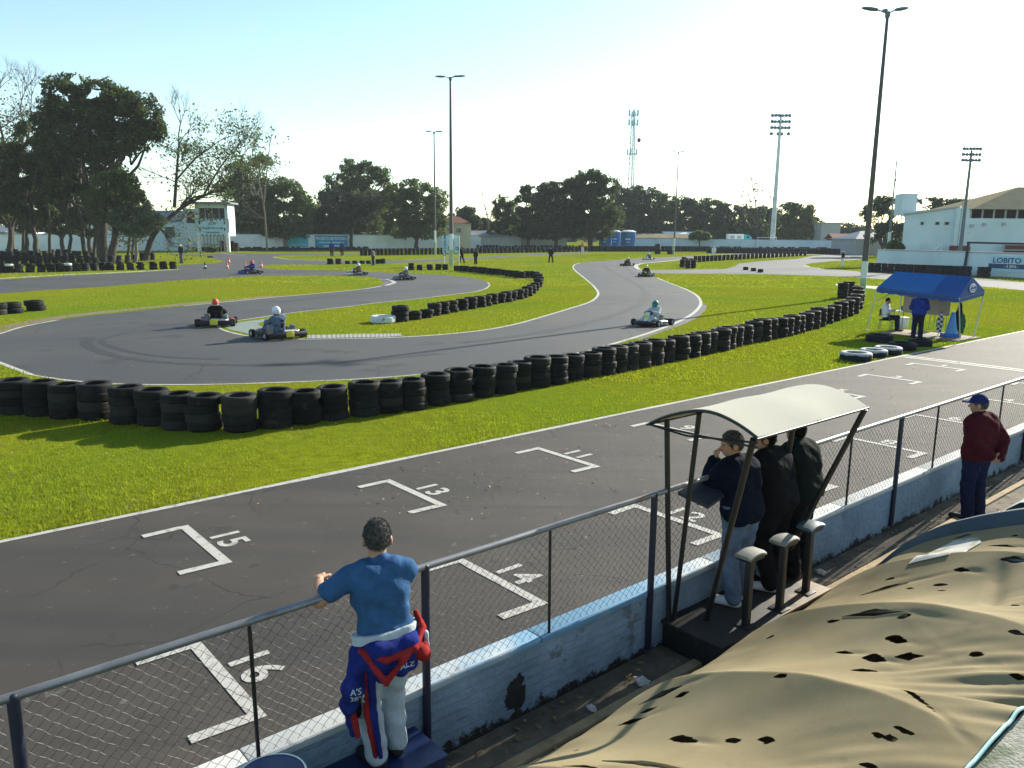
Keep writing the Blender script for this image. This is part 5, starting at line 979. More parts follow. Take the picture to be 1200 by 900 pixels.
b.add(vs, [(2 * i, 2 * i + 2, 2 * i + 3, 2 * i + 1) for i in range(n)]); tag(b.build('backdrop', mat('beige_sheet', (.34, .28, .22), .85, .1, 3), None, TB, sm=60), 'beige cloth sheet hung along the back of the blue tent', 'curtain')
b = MB(); b.rbox((0, 0, .02), (3.0, 1.9, .04), .01); tag(b.build('floor_mat', mat('pale_dirt_mat', (.22, .18, .13), .95, .25, 3), None, (16.2, 30.6, .0), math.atan2(-.8, .6), sm=40), 'pale worn floor mat under the blue tent', 'floor mat')
def seat_pose(**k):
    d = dict(pel=(0, 0, .55), chest=(0, -.03, .86), neck=(0, -.01, 1.05), head=(0, .03, 1.19), hipL=(-.09, .02, .53), hipR=(.09, .02, .53), kneeL=(-.12, .42, .53), kneeR=(.12, .42, .53), ankL=(-.12, .46, .085), ankR=(.12, .46, .085), toeL=(-.13, .64, .03), toeR=(.13, .64, .03), shL=(-.18, -.02, 1.0), shR=(.18, -.02, 1.0), elL=(-.22, .08, .76), elR=(.22, .08, .76), wrL=(-.06, .24, .80), wrR=(.06, .24, .82)); d.update(k); return pose(**d)
sp = at(1031, 389); sp = Vector((sp.x + .35, sp.y + .35, .04))
hd = math.atan2(-.55, .83) - math.pi / 2
pw = person('person in white shirt and dark trousers seated under the left of the blue tent', seat_pose(), sp, hd, dict(bottom='navy_trouser', top='white_cloth', g=.03, gb=.025, hem=-.02, hair='hair_dark', shoe='shoe_black'), .02)
def chair(label, loc, rz, h=.45, back=.88, wd=.42, m='black_metal'):
    c = thing('chair', label, 'chair', loc, rz)
    b = MB(); b.rbox((0, 0, h), (wd, .42, .04), .015); b.build('seat', M['black_cloth'], c, sm=40)
    b = MB(); b.rbox((0, -.21, (h + back) / 2 + .1), (wd, .03, back - h - .1), .012); b.build('backrest', M['black_cloth'], c, sm=40)
    for sx in (-1, 1):
        for sy in (-1, 1): b = MB(); b.tube((sx * wd * .45, sy * .19, h), (sx * wd * .5, sy * .22, 0), .014, n=8); b.build('leg', M['galv'], c, sm=60)
        b = MB(); b.path([(sx * wd * .48, -.2, h + .22), (sx * wd * .5, .12, h + .24), (sx * wd * .47, .19, h)], .013, 6); b.build('armrest', M['galv'], c, sm=60)
    return c
chair('dark chair under the seated person in white', (sp.x, sp.y, .04), hd, .42, .80)
ch = at(1100, 388); chair('tall black director chair empty at the right under the blue tent', (ch.x + .3, ch.y + .7, .04), 2.2, .62, 1.32, .5)
bs = at(1077, 397); JB = scaled(pose(chest=(.02, .03, 1.26), neck=(.02, .08, 1.46), head=(.02, .12, 1.60), elL=(-.26, .06, 1.15), elR=(.26, .08, 1.15), wrL=(-.10, .22, 1.0), wrR=(.10, .24, 1.02), look=(-.4, .9, -.3)), 1.0)
person('person in royal blue jacket and dark trousers standing under the blue tent', JB, (bs.x, bs.y + .2, .0), -.5, dict(bottom='navy_trouser', top='royal', topname='jacket', g=.05, gb=.03, hem=-.08, hair='hair_dark', hairlen=.05, shoe='shoe_black'), .018)
tbp = at(1061, 386); t_ = thing('table', 'small pale folding table between the two people under the tent', 'table', (tbp.x, tbp.y + .3, .04), .5)
b = MB(); b.rbox((0, 0, .70), (.7, .5, .03), .008); b.build('table_top', M['white'], t_, sm=40)
for sx in (-1, 1):
    for sy in (-1, 1): b = MB(); b.tube((sx * .3, sy * .2, .69), (sx * .32, sy * .22, 0), .014, n=8); b.build('leg', M['galv'], t_, sm=60)
b = MB(); b.rbox((0, 0, .10), (.26, .22, .20), .02); tag(b.build('box', M['grey_cloth'], None, (tbp.x + .05, tbp.y + .3, .756), .3, sm=40), 'dark grey box lying on the small pale folding table', 'box')
b = MB(); b.rbox((0, 0, .2), (.36, .30, .40), .03); b.rbox((0, 0, .42), (.38, .32, .06), .02); tag(b.build('cool_box', M['white'], None, (tbp.x - .02, tbp.y + .22, .04), .4, sm=40), 'white cool box standing under the folding table', 'cool box')
M['cone_blue'] = mat('pale_blue_cone_plastic', (.09, .27, .55), .5, .1, 3); M['cone_dark'] = mat('blue_base_plastic', (.03, .12, .42), .5, .1, 3)
cp = at(1116, 397); cp = cp + Vector((.1, .3, 0)); cn = thing('guide_cone', 'tall pale blue cone on a blue base at the right front tent leg', 'cone', cp)
b = MB(); b.lathe([(.0, .16), (.22, .16), (.19, .3), (.07, .95), (.04, .98), (0, .98)], n=20); b.build('cone_body', M['cone_blue'], cn, sm=50)
b = MB(); b.rbox((-.02, 0, .09), (.56, .5, .17), .03); b.build('base', M['cone_dark'], cn, sm=40)
m = M['check'] = bpy.data.materials.new('chequered_cloth'); m.use_nodes = True; ck = m.node_tree.nodes.new('ShaderNodeTexChecker'); ck.inputs['Scale'].default_value = 11; ck.inputs['Color1'].default_value = (.02, .02, .02, 1); ck.inputs['Color2'].default_value = (.6, .6, .6, 1)
tc = m.node_tree.nodes.new('ShaderNodeTexCoord'); m.node_tree.links.new(tc.outputs['Object'], ck.inputs['Vector']); m.node_tree.links.new(ck.outputs[0], m.node_tree.nodes['Principled BSDF'].inputs['Base Color'])
def flag(label, loc, m, lean, h=1.0):
    f = thing('flag', label, 'flag', loc); b = MB(); b.tube((0, 0, 0), (lean, 0, h * 1.25), .012, n=6); b.build('flag_stick', M['black_metal'], f, sm=60)
    b = MB(); n = 12; rings = []
    for i in range(n + 1):
        z = h * (1.2 - 1.0 * i / n); r = .03 + .09 * math.sin(math.pi * min(1, i / n * 1.2) * .8); rings.append([(lean * z / h / 1.25 + r * (1 + .35 * math.sin(5 * a + i)) * math.cos(a), r * .7 * (1 + .35 * math.sin(4 * a)) * math.sin(a), z) for a in np.linspace(0, 2 * math.pi, 13)[:-1]])
    b.loft(rings); b.build('cloth', m, f, sm=60)
flag('furled black and white chequered flag leaning by the blue cone', cp + Vector((-.35, .28, 0)), M['check'], .06, .8)
flag('furled green flag beside the right front tent leg', cp + Vector((.42, .1, 0)), mat('green_flag_cloth', (.01, .10, .03), .8, .2, 5), .02, .75)
flag('furled dark flag standing taller behind the green one', cp + Vector((.36, .35, 0)), M['black_cloth'], .08, 1.1)
# ------------------------------------------------------------------ karts and their drivers
def km(name, c, **k): M[name] = mat(name, c, k.pop('rough', .5), .12, 6, spec=.22, **k)
km('kart_white', (.62, .63, .65)); km('kart_black', (.018, .018, .02)); km('kart_blue', (.02, .06, .28)); km('kart_red', (.30, .02, .02)); km('kart_grey', (.16, .17, .19)); km('plate_yellow', (.62, .55, .05)); km('helmet_green', (.01, .20, .17)); km('helmet_white', (.65, .66, .68)); km('helmet_red', (.55, .08, .05)); km('helmet_yellow', (.62, .60, .30)); km('visor', (.01, .01, .012), metal=.0); km('chrome', (.4, .4, .42), metal=.9)
ktf, ktr = tyre_mesh(.132, .13, 20, False), tyre_mesh(.142, .20, 20, False); kr = MB(); kr.lathe([(0, .03), (.03, .035), (.05, .02), (.078, .03), (.088, .012), (.088, .10), (.078, .09), (.05, .1), (0, .09)], n=16); krim = kr.mesh('rim', 40)
def make_kart():
    k = thing('kart', 'racing kart', 'kart', (0, 0, 0))
    b = MB(); r = .015
    for sx in (-1, 1): b.path([(sx * .17, .80, .07), (sx * .20, .55, .06), (sx * .34, .25, .06), (sx * .34, -.35, .06), (sx * .28, -.62, .07)], r, 8); b.path([(sx * .34, .2, .07), (sx * .60, .28, .09), (sx * .62, -.28, .09), (sx * .34, -.3, .07)], .011, 6)
    for y in (.62, .12, -.25, -.55): b.tube((-.30, y, .06), (.30, y, .06), r, n=8)
    b.tube((-.56, .52, .11), (.56, .52, .11), .012, n=8); b.build('frame', M['chrome'], k, sm=60)
    b = MB(); b.rbox((0, .32, .045), (.56, .80, .012), .004); b.build('floor_tray', M['kart_grey'], k)
    # nose bumper
    b = MB(); rings = []
    for t in np.linspace(-1, 1, 15):
        y = .86 - .30 * abs(t) ** 2.2; d = .11 * (1 - .35 * abs(t) ** 2); hh = .095 * (1 - .45 * abs(t) ** 3); x = t * .50
        rings.append([(x, y + math.cos(a) * d, .125 + math.sin(a) * hh * (1.15 if math.sin(a) > 0 else .8)) for a in np.linspace(0, 2 * math.pi, 13)[:-1]])
    b.loft(rings); b.build('nose_fairing', M['kart_white'], k, sm=50)
    b = MB(); b.loft([[(-.13, .50, .30), (.13, .50, .30), (.13, .485, .30), (-.13, .485, .30)], [(-.12, .45, .46), (.12, .45, .46), (.12, .435, .46), (-.12, .435, .46)], [(-.09, .40, .56), (.09, .40, .56), (.09, .39, .56), (-.09, .39, .56)]]); b.loft([[(-.15, .62, .16), (.15, .62, .16), (.15, .60, .15), (-.15, .60, .15)], [(-.13, .50, .30), (.13, .50, .30), (.13, .485, .30), (-.13, .485, .30)]]); b.build('front_panel', M['kart_white'], k, sm=40)
    for sx in (-1, 1):
        b = MB(); rings = []
        for t in np.linspace(-1, 1, 11):
            y = t * .36; s = (1 - abs(t) ** 4 * .45); rings.append([(sx * (.52 + math.cos(a) * .13 * s), y + .0, .145 + math.sin(a) * .10 * s + (.02 * t)) for a in (np.linspace(0, 2 * math.pi, 13)[:-1] if sx > 0 else np.linspace(2 * math.pi, 0, 13)[:-1])])
        b.loft(rings); b.build('side_pod', M['kart_white'], k, sm=50)
    b = MB(); rings = []
    for t in np.linspace(-1, 1, 9): rings.append([(t * .64, -.80 + .06 * abs(t) ** 2 + math.cos(a) * .05, .155 + math.sin(a) * .085) for a in np.linspace(0, 2 * math.pi, 11)[:-1]])
    b.loft(rings); b.build('rear_bumper', M['kart_black'], k, sm=50)
    b = MB(); b.rbox((0, -.865, .19), (.27, .02, .2), .008); b.build('number_plate', M['plate_yellow'], k, sm=40)
    b = MB(); b.loft([[(-.105, .515, .315), (.105, .515, .315), (.105, .508, .312), (-.105, .508, .312)], [(-.095, .466, .45), (.095, .466, .45), (.095, .459, .448), (-.095, .459, .448)]]); b.build('front_plate', M['plate_yellow'], k)
    for sx in (-1, 1):
        b = MB(); b.box((sx * .652, .08, .155), (.006, .30, .085)); b.box((sx * .650, -.17, .15), (.006, .12, .06)); b.build('sticker', M['kart_white'], k)
    b = MB(); b.box((0, .865, .215), (.34, .10, .006)); b.build('nose_sticker', M['kart_grey'], k)
    # bucket seat
    b = MB(); prof = [(.22, .13, .14), (.12, .085, .16), (-.05, .08, .175), (-.18, .12, .18), (-.27, .24, .175), (-.34, .42, .165), (-.39, .58, .14)]; vs = []; nt_ = 9
    for y, z, wd in prof:
        for j in range(nt_): t = j / (nt_ - 1) * 2 - 1; vs.append((t * wd * (1 - .1 * t * t), y + .07 * abs(t) ** 2.5, z + .13 * abs(t) ** 3))
    nb = len(vs); vs += [(x, y - .012, z - .012) for x, y, z in vs]; fs = []
    for i in range(len(prof) - 1):
        for j in range(nt_ - 1): q = (i * nt_ + j, i * nt_ + j + 1, (i + 1) * nt_ + j + 1, (i + 1) * nt_ + j); fs += [q, tuple(reversed([a + nb for a in q]))]
    b.add(vs, fs); b.build('seat', M['kart_black'], k, sm=60)
    b = MB(); rot = Matrix.Rotation(math.radians(-38), 3, 'X'); b.path([Vector((0, .31, .50)) + rot @ Vector((.15 * math.cos(a), .15 * math.sin(a) * (.8 if math.sin(a) > .3 else 1), 0)) for a in np.linspace(0, 2 * math.pi, 25)[:-1]], .015, 8, True); b.tube((-.14, .31, .50), (.14, .31, .50), .012, n=6); b.build('steering_wheel', M['kart_black'], k, sm=60)
    b = MB(); b.tube((0, .31, .50), (0, .56, .12), .012, n=8); b.build('steering_column', M['chrome'], k, sm=60)
    b = MB(); b.rbox((.36, -.32, .20), (.20, .24, .20), .02)
    for i in range(6): b.rbox((.36, -.20 + .0, .15 + .04 * i), (.19, .10, .012), .003)
    b.rbox((.36, -.36, .36), (.14, .16, .12), .03); b.build('engine', M['kart_grey'], k, sm=40)
    b = MB(); b.path([(.42, -.45, .26), (.45, -.58, .25), (.36, -.68, .24), (.1, -.70, .25)], .03, 10); b.tube((.30, -.69, .25), (-.12, -.70, .26), .055, n=12); b.build('exhaust', M['chrome'], k, sm=50)
    b = MB(); b.rbox((-.34, -.20, .28), (.16, .20, .34), .03); b.build('radiator', M['kart_grey'], k, sm=40)
    b = MB(); b.tube((-.62, -.50, .142), (.62, -.50, .142), .02, n=10); b.build('rear_axle', M['chrome'], k, sm=60)
    for sx in (-1, 1):
        for (y, tm, hw, rr, s) in ((.52, ktf, .065, .132, 1.0), (-.50, ktr, .10, .142, 1.35)):
            o = link('wheel', tm, None, k, (sx * ((.60 if y > 0 else .62) + hw), y, rr)); o.rotation_euler = (0, -sx * math.pi / 2, 0 if y < 0 else 0); r_ = link('rim', krim, None, o, (0, 0, .0)); r_.scale = (.98, .98, s)
    return k
for me, mm in ((ktf, 'rubber'), (ktr, 'rubber'), (krim, 'chrome')): me.materials.append(M[mm])
kart0 = make_kart()
DJ = pose(pel=(0, -.13, .20), chest=(0, -.24, .52), neck=(0, -.25, .72), head=(0, -.22, .87), hipL=(-.09, -.10, .19), hipR=(.09, -.10, .19), kneeL=(-.17, .34, .34), kneeR=(.17, .34, .34), ankL=(-.16, .66, .15), ankR=(.16, .66, .15), toeL=(-.17, .74, .24), toeR=(.17, .74, .24),
          shL=(-.18, -.25, .66), shR=(.18, -.25, .66), elL=(-.29, .03, .50), elR=(.29, .03, .50), wrL=(-.16, .26, .55), wrR=(.16, .26, .55), handL=(.3, .6, .0), handR=(-.3, .6, 0), look=(0, 1, -.1))
d_body = body_mesh(DJ, .02, False); d_suit = wear_mesh(DJ, .018, 'suit', .028, .006); d_body.materials.append(M['skin']); d_suit.materials.append(M['navy'])
f_ = Field((-.2, -.45, .65), (.2, .1, 1.1), .014); f_.ell((0, -.215, .885), (.128, .155, .15), .01); f_.ell((0, -.13, .81), (.09, .11, .08), .05); f_.cut((0, 0, .735), (0, 0, -1)); d_helm = f_.mesh('helmet'); d_helm.materials.append(M['helmet_white'])
f_ = Field((-.2, -.45, .65), (.2, .1, 1.1), .012); f_.ell((0, -.215, .885), (.134, .160, .154), .0, None, [((0, -.12, .9), (0, -1, .0)), ((0, 0, .925), (0, -.1, 1)), ((0, 0, .845), (0, .1, -1))]); d_vis = f_.mesh('visor'); d_vis.materials.append(M['visor'])
f_ = Field((-.2, -.45, .65), (.2, .1, 1.1), .012); f_.ell((0, -.215, .885), (.1325, .1595, .153), .0, None, [((0, 0, .875), (0, -.25, 1)), ((0, 0, .800), (0, .25, -1)), ((0, -.10, .8), (0, 1, 0))]); d_band = f_.mesh('helmet_band'); d_band.materials.append(M['helmet_white'])
b = MB(); sb_ = [shoe_mesh(dict(DJ, ankL=vv(-.16, .66, .15), toeL=vv(-.17, .80, .15)), 'L', .014)]; d_shoe = sb_[0]; d_shoe.materials.append(M['shoe_black'])
f_ = Field((-.35, .1, .4), (.35, .5, .7), .014); f_.ell((-.15, .30, .54), (.05, .06, .05), .01); f_.ell((.15, .30, .54), (.05, .06, .05), .01); d_glv = f_.mesh('gloves'); d_glv.materials.append(M['black_cloth'])
def setm(o, m): o.material_slots[0].link = 'OBJECT'; o.material_slots[0].material = M[m]
def driver(label, loc, rz, suit, helm, lean=0.0, sc=1.0):
    o = link('person', d_body, None, None, loc, rz); tag(o, label, 'person', 'kart drivers'); o.scale = (sc, sc, sc); o.rotation_euler = (0, lean, rz)
    s = link('race_suit', d_suit, None, o); setm(s, suit); h = link('helmet', d_helm, None, o); setm(h, helm); link('visor', d_vis, None, h); bd_ = link('helmet_band', d_band, None, h); setm(bd_, {'helmet_red': 'helmet_white', 'helmet_white': 'kart_grey', 'helmet_green': 'helmet_white'}.get(helm, 'visor')); link('gloves', d_glv, None, o)
    for sx in (1, -1): q = link('shoe', d_shoe, None, o); q.scale = (sx, 1, 1)
    return o
KARTS = [  # pixel under the middle, pixel of the nose, pixel of the tail, colours, labels
    ((764, 381), (744, 384.5), (783, 378.2), 'kart_white', 'kart_white', 'plate_yellow', 'suit_white', 'helmet_green', 'white and dark kart on the near right sweep with black nose', 'driver with green helmet and white and dark suit on the near right sweep', 1.0),
    ((325, 395.5), (300, 390.5), (349, 400.5), 'kart_black', 'kart_black', 'plate_yellow', 'jeans', 'helmet_white', 'black kart with yellow plates turning at the painted apex', 'driver in grey with pale helmet leaning into the turn at the painted apex', 1.12),
    ((255, 381), (262, 376.5), (249, 386), 'kart_black', 'kart_red', 'plate_yellow', 'black_cloth', 'helmet_red', 'black kart seen from behind rounding the hairpin left of the apex', 'driver in black with red and white helmet seen from behind in the hairpin', 1.06),
    ((293, 321), (277, 321.5), (308, 320.5), 'kart_blue', 'kart_black', 'plate_yellow', 'suit_royal', 'helmet_red', 'blue kart passing the orange cones at the far left', 'driver in blue with red-white helmet passing the orange cones', 1.15),
    ((418, 322.5), (403, 323), (433, 322), 'kart_white', 'kart_grey', 'kart_white', 'brown_cloth', 'helmet_white', 'pale kart in side view at the back of the green wedge', 'driver in brown suit with pale helmet in the pale kart behind the green wedge', 1.0),
    ((473, 328), (456, 328.5), (489, 327.5), 'kart_grey', 'kart_black', 'kart_white', 'grey_cloth', 'helmet_white', 'grey and black kart just past the white kerb tip', 'driver in grey with white helmet just past the white kerb tip', 1.0),
    ((757, 324), (751, 326.5), (762, 321.5), 'kart_black', 'kart_white', 'plate_yellow', 'black_cloth', 'helmet_yellow', 'dark kart coming out of the far bend beside the link road', 'driver in black with yellowish helmet beside the link road', 1.0),
    ((735, 311.5), (728, 312), (742, 311), 'kart_black', 'kart_black', 'kart_black', 'brown_cloth', 'helmet_yellow', 'dark kart left of the white kerb on the far bend', 'hunched driver in dark brown left of the white kerb on the far bend', 1.0),
    ((760, 304.3), (752, 304.8), (768, 303.8), 'kart_white', 'kart_white', 'kart_white', 'grey_cloth', 'helmet_white', 'white kart farthest away entering the bend', 'driver of the farthest white kart entering the bend', 1.0)]
for i, (c, f, t, m1, m2, pl, su, he, kl, dl, sc) in enumerate(KARTS):
    p, a, b_ = at(*c), at(*f), at(*t); d = a - b_; rz = math.atan2(d.y, d.x) - math.pi / 2
    k = kart0 if i == 0 else copy_tree(kart0); k.location = (p.x, p.y, .012); k.rotation_euler = (0, 0, rz); k.scale = (sc,) * 3; tag(k, kl, 'kart', 'racing karts on the track')
    for ch in k.children:
        n = ch.name.split('.')[0]
        if n in ('nose_fairing', 'front_panel'): setm(ch, 'kart_black' if (i == 0 and n == 'nose_fairing') else m1)
        if n == 'side_pod': setm(ch, m2)
        if n in ('number_plate', 'front_plate'): setm(ch, pl)
        if n == 'sticker' and m2 in ('kart_white', 'kart_grey'): setm(ch, 'kart_black')
    driver(dl, (p.x, p.y, .012), rz, su, he, (-.12 if i == 1 else 0.0), sc)
# ------------------------------------------------------------------ traffic cones, far people
cb = MB(); cb.lathe([(0, .04), (.15, .04), (.13, .10), (.03, .70), (0, .70)], n=14); cone_me = cb.mesh('cone', 50); cone_me.materials.append(M['orange'])
cs = MB(); cs.lathe([(.112, .20), (.080, .38)], n=14); cs.lathe([(.068, .45), (.048, .57)], n=14); band_me = cs.mesh('white_band', 50); band_me.materials.append(M['white'])
cf = MB(); cf.rbox((0, 0, .02), (.38, .38, .04), .01); base_me = cf.mesh('base'); base_me.materials.append(M['orange'])
for i, (x, y, dk, lb_) in enumerate(((240.5, 315, 1, 'dark and white traffic cone alone on the far left asphalt'), (266.5, 314.6, 0, 'orange and white traffic cone below another one left of the blue kart'), (268.5, 308.2, 0, 'orange and white traffic cone highest in the pair left of the blue kart'), (287.5, 315.5, 0, 'orange traffic cone just behind the nose of the blue kart'), (306.5, 313.5, 0, 'orange traffic cone behind the tail of the blue kart'), (235.5, 300.5, 1, 'small pale and dark cone at the foot of the timing tower'))):
    p = at(x, y); c = thing('traffic_cone', lb_, 'traffic cone', p, i, 'traffic cones near the blue kart')
    for nm, me in (('cone_body', cone_me), ('white_band', band_me), ('base', base_me)):
        o = link(nm, me, None, c)
        if nm == 'white_band': o.scale = (1.03, 1.03, 1)
        if dk and nm != 'white_band': setm(o, 'rubber_far')
o = lone_tyre(246.5, 302, BIG_T, M['rubber'], 'single dark tyre lying on the asphalt near the timing tower', .8)
def bystander(x, y, hgt, label, rz, wear, **k):
    p = at(x, y); J_ = pose(**k); o = person(label, J_, (p.x, p.y, 0), rz, wear, .024, 'people standing by the track'); s = hgt / 1.73; o.scale = (s, s, s); return o
bystander(213, 308.5, 2.1, 'person in dark jacket, pale cap and grey trousers on the dry grass by the tyres', 2.6, dict(bottom='grey_cloth', top='black_cloth', topname='jacket', g=.04, gb=.028, cap='helmet_white', shoe='shoe_black'), elL=(-.24, .08, 1.13), wrL=(-.03, .20, 1.18), elR=(.24, .08, 1.13), wrR=(.04, .21, 1.14))
bystander(389, 300.5, 2.2, 'taller person in blue and white before the blue banner', 0.4, dict(bottom='navy_trouser', top='royal', g=.04, gb=.028, cap='cap_navy', shoe='shoe_white'), elR=(.3, .02, 1.15), wrR=(.33, .12, .92))
bystander(401, 300.2, 2.1, 'person in purple top and pale shoes beside the right half of the blue banner', .2, dict(bottom='navy_trouser', top='purple', g=.04, gb=.024, hair='hair_dark', shoe='shoe_white'))
bystander(437.5, 311, 1.85, 'person in pale grey shirt and dark trousers among the dark stacks on the grass strip', 1.3, dict(bottom='navy_trouser', top='grey_cloth', g=.04, gb=.028, hair='hair_dark', shoe='shoe_black'), wrR=(.10, .25, 1.1), wrL=(-.10, .25, 1.1))
bystander(541.5, 308.5, 2.0, 'person in dark clothes walking just right of the tall pole with the sign', 1.2, dict(bottom='black_cloth', top='black_cloth', topname='jacket', g=.035, gb=.025, hair='hair_dark', shoe='shoe_black'), ankL=(-.12, .20, .085), kneeL=(-.11, .16, .5), toeL=(-.13, .36, .04), ankR=(.12, -.22, .085), kneeR=(.11, -.05, .5), toeR=(.13, -.05, .03))
bystander(557.5, 309.8, 1.75, 'shorter person in dark clothes behind the infield tyre barrier', .6, dict(bottom='navy_trouser', top='black_cloth', topname='jacket', g=.045, gb=.03, hair='hair_dark', shoe='shoe_black'))
bystander(645.5, 308, 2.0, 'person all in black alone on the open grass left of the far bend', 2.9, dict(bottom='black_cloth', top='black_cloth', topname='jacket', g=.04, gb=.028, hair='hair_dark', shoe='shoe_black'), ankL=(-.22, 0, .085), ankR=(.22, 0, .085), kneeL=(-.17, .02, .5), kneeR=(.17, .02, .5), toeL=(-.27, .15, .03), toeR=(.27, .15, .03))
bystander(987, 312.2, 1.9, 'person in dark top, white cap and pale trousers on the right grass island', .9, dict(bottom='white_cloth', top='navy', topname='jacket', g=.04, gb=.028, cap='helmet_white', shoe='shoe_white'))
bystander(836, 303.5, 2.0, 'person in white clothes standing behind the island barrier', .2, dict(bottom='white_cloth', top='white_cloth', g=.05, gb=.035, cap='helmet_white', shoe='shoe_white'))
bystander(682.5, 296.5, 2.0, 'person with orange top standing far away at the painted tyres', .2, dict(bottom='white_cloth', top='orange', g=.05, gb=.035, hair='hair_dark', shoe='shoe_black'))
# ------------------------------------------------------------------ far walls, banners, painted tyres, bins
def slab(name, label, cat, p, q, h, th, m, z0=0.0, group=None):          # an upright wall between two ground points
    c = (p + q) / 2; d = q - p; L_ = Vector((d.x, d.y, 0)).length; rz = math.atan2(d.y, d.x); t = thing(name, label, cat, (c.x, c.y, 0), rz, group)
    b = MB(); n = max(2, int(L_ / 6)); g = []
    for i in range(n): b.rbox((-L_ / 2 + L_ * (i + .5) / n, 0, z0 + h / 2), (L_ / n - .05, th, h), .02)
    b.build('panels', m, t, sm=40)
    b = MB(); b.box((0, 0, z0 + h + .06), (L_, th + .12, .12)); b.build('capping', M['grey_render'], t); return t, L_, rz
def pt(px_, py_): return at(px_, py_)
fw1, L1, rz1 = slab('perimeter_wall', 'long pale stained perimeter wall behind the far left tyres', 'wall', pt(-40, 294.2), pt(225, 293.6), 2.75, .2, M['far_wall'])
slab('perimeter_wall', 'short pale wall piece behind the timing tower gate', 'wall', pt(222, 291.6), pt(272, 291.4), 2.6, .2, M['far_wall'])
fw2, L2, rz2 = slab('perimeter_wall', 'long pale perimeter wall with two blue banners beyond the far grass', 'wall', pt(268, 293), pt(662, 291.4), 3.0, .2, M['far_wall'])
fw3, L3, rz3 = slab('perimeter_wall', 'bluish white perimeter wall on the far right side', 'wall', pt(742, 292.4), pt(1068, 296.5), 2.6, .2, M['build_blue'])
def on_wall(px0, px1, zlo, zhi, p, q, off, m, name, label, cat):
    # a board fixed flat on a wall running from p to q
    def hit(x):
        d = at(x, 300) - Vector((0, 0, 0)); d = Vector((d.x, d.y)); e = q - p; det = d.x * -e.y + e.x * d.y; s = (p.x * -e.y + e.x * p.y) / det; return Vector((d.x * s, d.y * s, 0))
    a, c = hit(px0), hit(px1); mid = (a + c) / 2; e = (c - a); rz = math.atan2(e.y, e.x); nrm = Vector((e.y, -e.x, 0)).normalized(); mid += nrm * off; wd = e.length
    t = thing(name, label, cat, (mid.x, mid.y, 0), rz); b = MB(); b.rbox((0, 0, (zlo + zhi) / 2), (wd, .05, zhi - zlo), .008); b.build('board', m, t, sm=40); return t, wd
def letters(parent, s, size, x, z, m, y=-.04, bold=.0, sx=1.0):
    me = text_mesh(s, size, bold=bold)
    for v in me.vertices: v.co = (v.co.x * sx, 0, v.co.y)
    return link('lettering', me, M[m], parent, (x, y, z))
P2, Q2 = pt(268, 293), pt(662, 291.4)
t, wd = on_wall(334, 361.5, .55, 2.85, P2, Q2, .16, M['banner_teal'], 'banner', 'plain teal banner with faint white writing on the far wall', 'banner'); letters(t, 'CONSTRUINDO', .55, .4, 1.0, 'ink_pale'); b = MB(); b.path([(-1.2 + .45 * math.cos(a), -.04, 1.6 + .45 * math.sin(a)) for a in np.linspace(0, 5, 20)], .06, 5); b.build('emblem', M['ink_pale'], t)
t, wd = on_wall(369.5, 407.5, .45, 2.9, P2, Q2, .16, M['banner_blue'], 'banner', 'deeper blue banner with white capital letters on the far wall', 'banner'); letters(t, 'PROJETO DE FUTURO', .82, 0, 2.25, 'white', bold=.015, sx=.82); b = MB(); b.box((0, -.035, 1.45), (5.4, .02, .22)); b.box((.6, -.035, .75), (4.6, .02, .30)); b.build('white_stripe', M['ink_pale'], t)
# sign hung on the tall pole is built with the pole below
Q = (len([1 for o in bpy.data.objects if o.get('category') == 'tyre stack']))
print('single stacks', Q)
# the rest of the far tyres: one object
b = MB()
def lump(p, n, R=.34, wd=.185):
    for i in range(n):
        h = wd / 2; b.lathe([(R * .7, -h), (R * .95, -h * .8), (R, 0), (R * .95, h * .8), (R * .7, h)], (p.x + random.gauss(0, .02), p.y, i * wd + h), 9)
def row(x0, y0, x1, y1, n, k, R=.34):
    for i in range(k): t = i / (k - 1); lump(at(x0 + (x1 - x0) * t, y0 + (y1 - y0) * t), n + random.choice((0, 0, -1)), R)
row(228, 294.2, 430, 293.2, 4, 64); row(560, 293.2, 690, 293.4, 6, 36); row(830, 296.6, 1022, 298.2, 6, 52, .4); row(832, 295.6, 1022, 297.2, 7, 46, .4)
far_t = b.build('tyre_stacks', M['rubber_far'], sm=60); tag(far_t, 'far mass of dark stacked tyres along the perimeter walls', 'tyre stacks', kind='stuff')
b = MB(); b.cur = 0
for i in range(38):
    b.cur = (1 if i % 2 == 0 else (2 if (i % 3 == 0) else 0)); p = at(691 + i * 3.75, 294.8); lump(p, 5, .42, .24)
pt_ = b.build('painted_tyre_stacks', [M['rubber_far'], M['rubber_white'], M['rubber_red']], sm=60); tag(pt_, 'distant tyre stacks painted in white, red and black along the far straight', 'tyre stacks', kind='stuff')
for x, y, h, lab in ((770.5, 297.8, 1.9, 'dark green bin standing alone on the far straight'), (785, 298, 1.5, 'black drum beside the pole on the far straight')):
    p = at(x, y); d_ = thing('drum', lab, 'drum', p); b = MB(); b.lathe([(0, 0), (.50, 0), (.54, .05), (.54, h * .48), (.57, h * .5), (.54, h * .52), (.54, h - .05), (.5, h), (0, h)], n=18); b.build('drum_body', M['rubber_far'], d_, sm=45)
    b = MB(); b.rbox((0, 0, h + .03), (.5, .5, .06), .02); b.build('lid', M['lamp_grey'], d_)
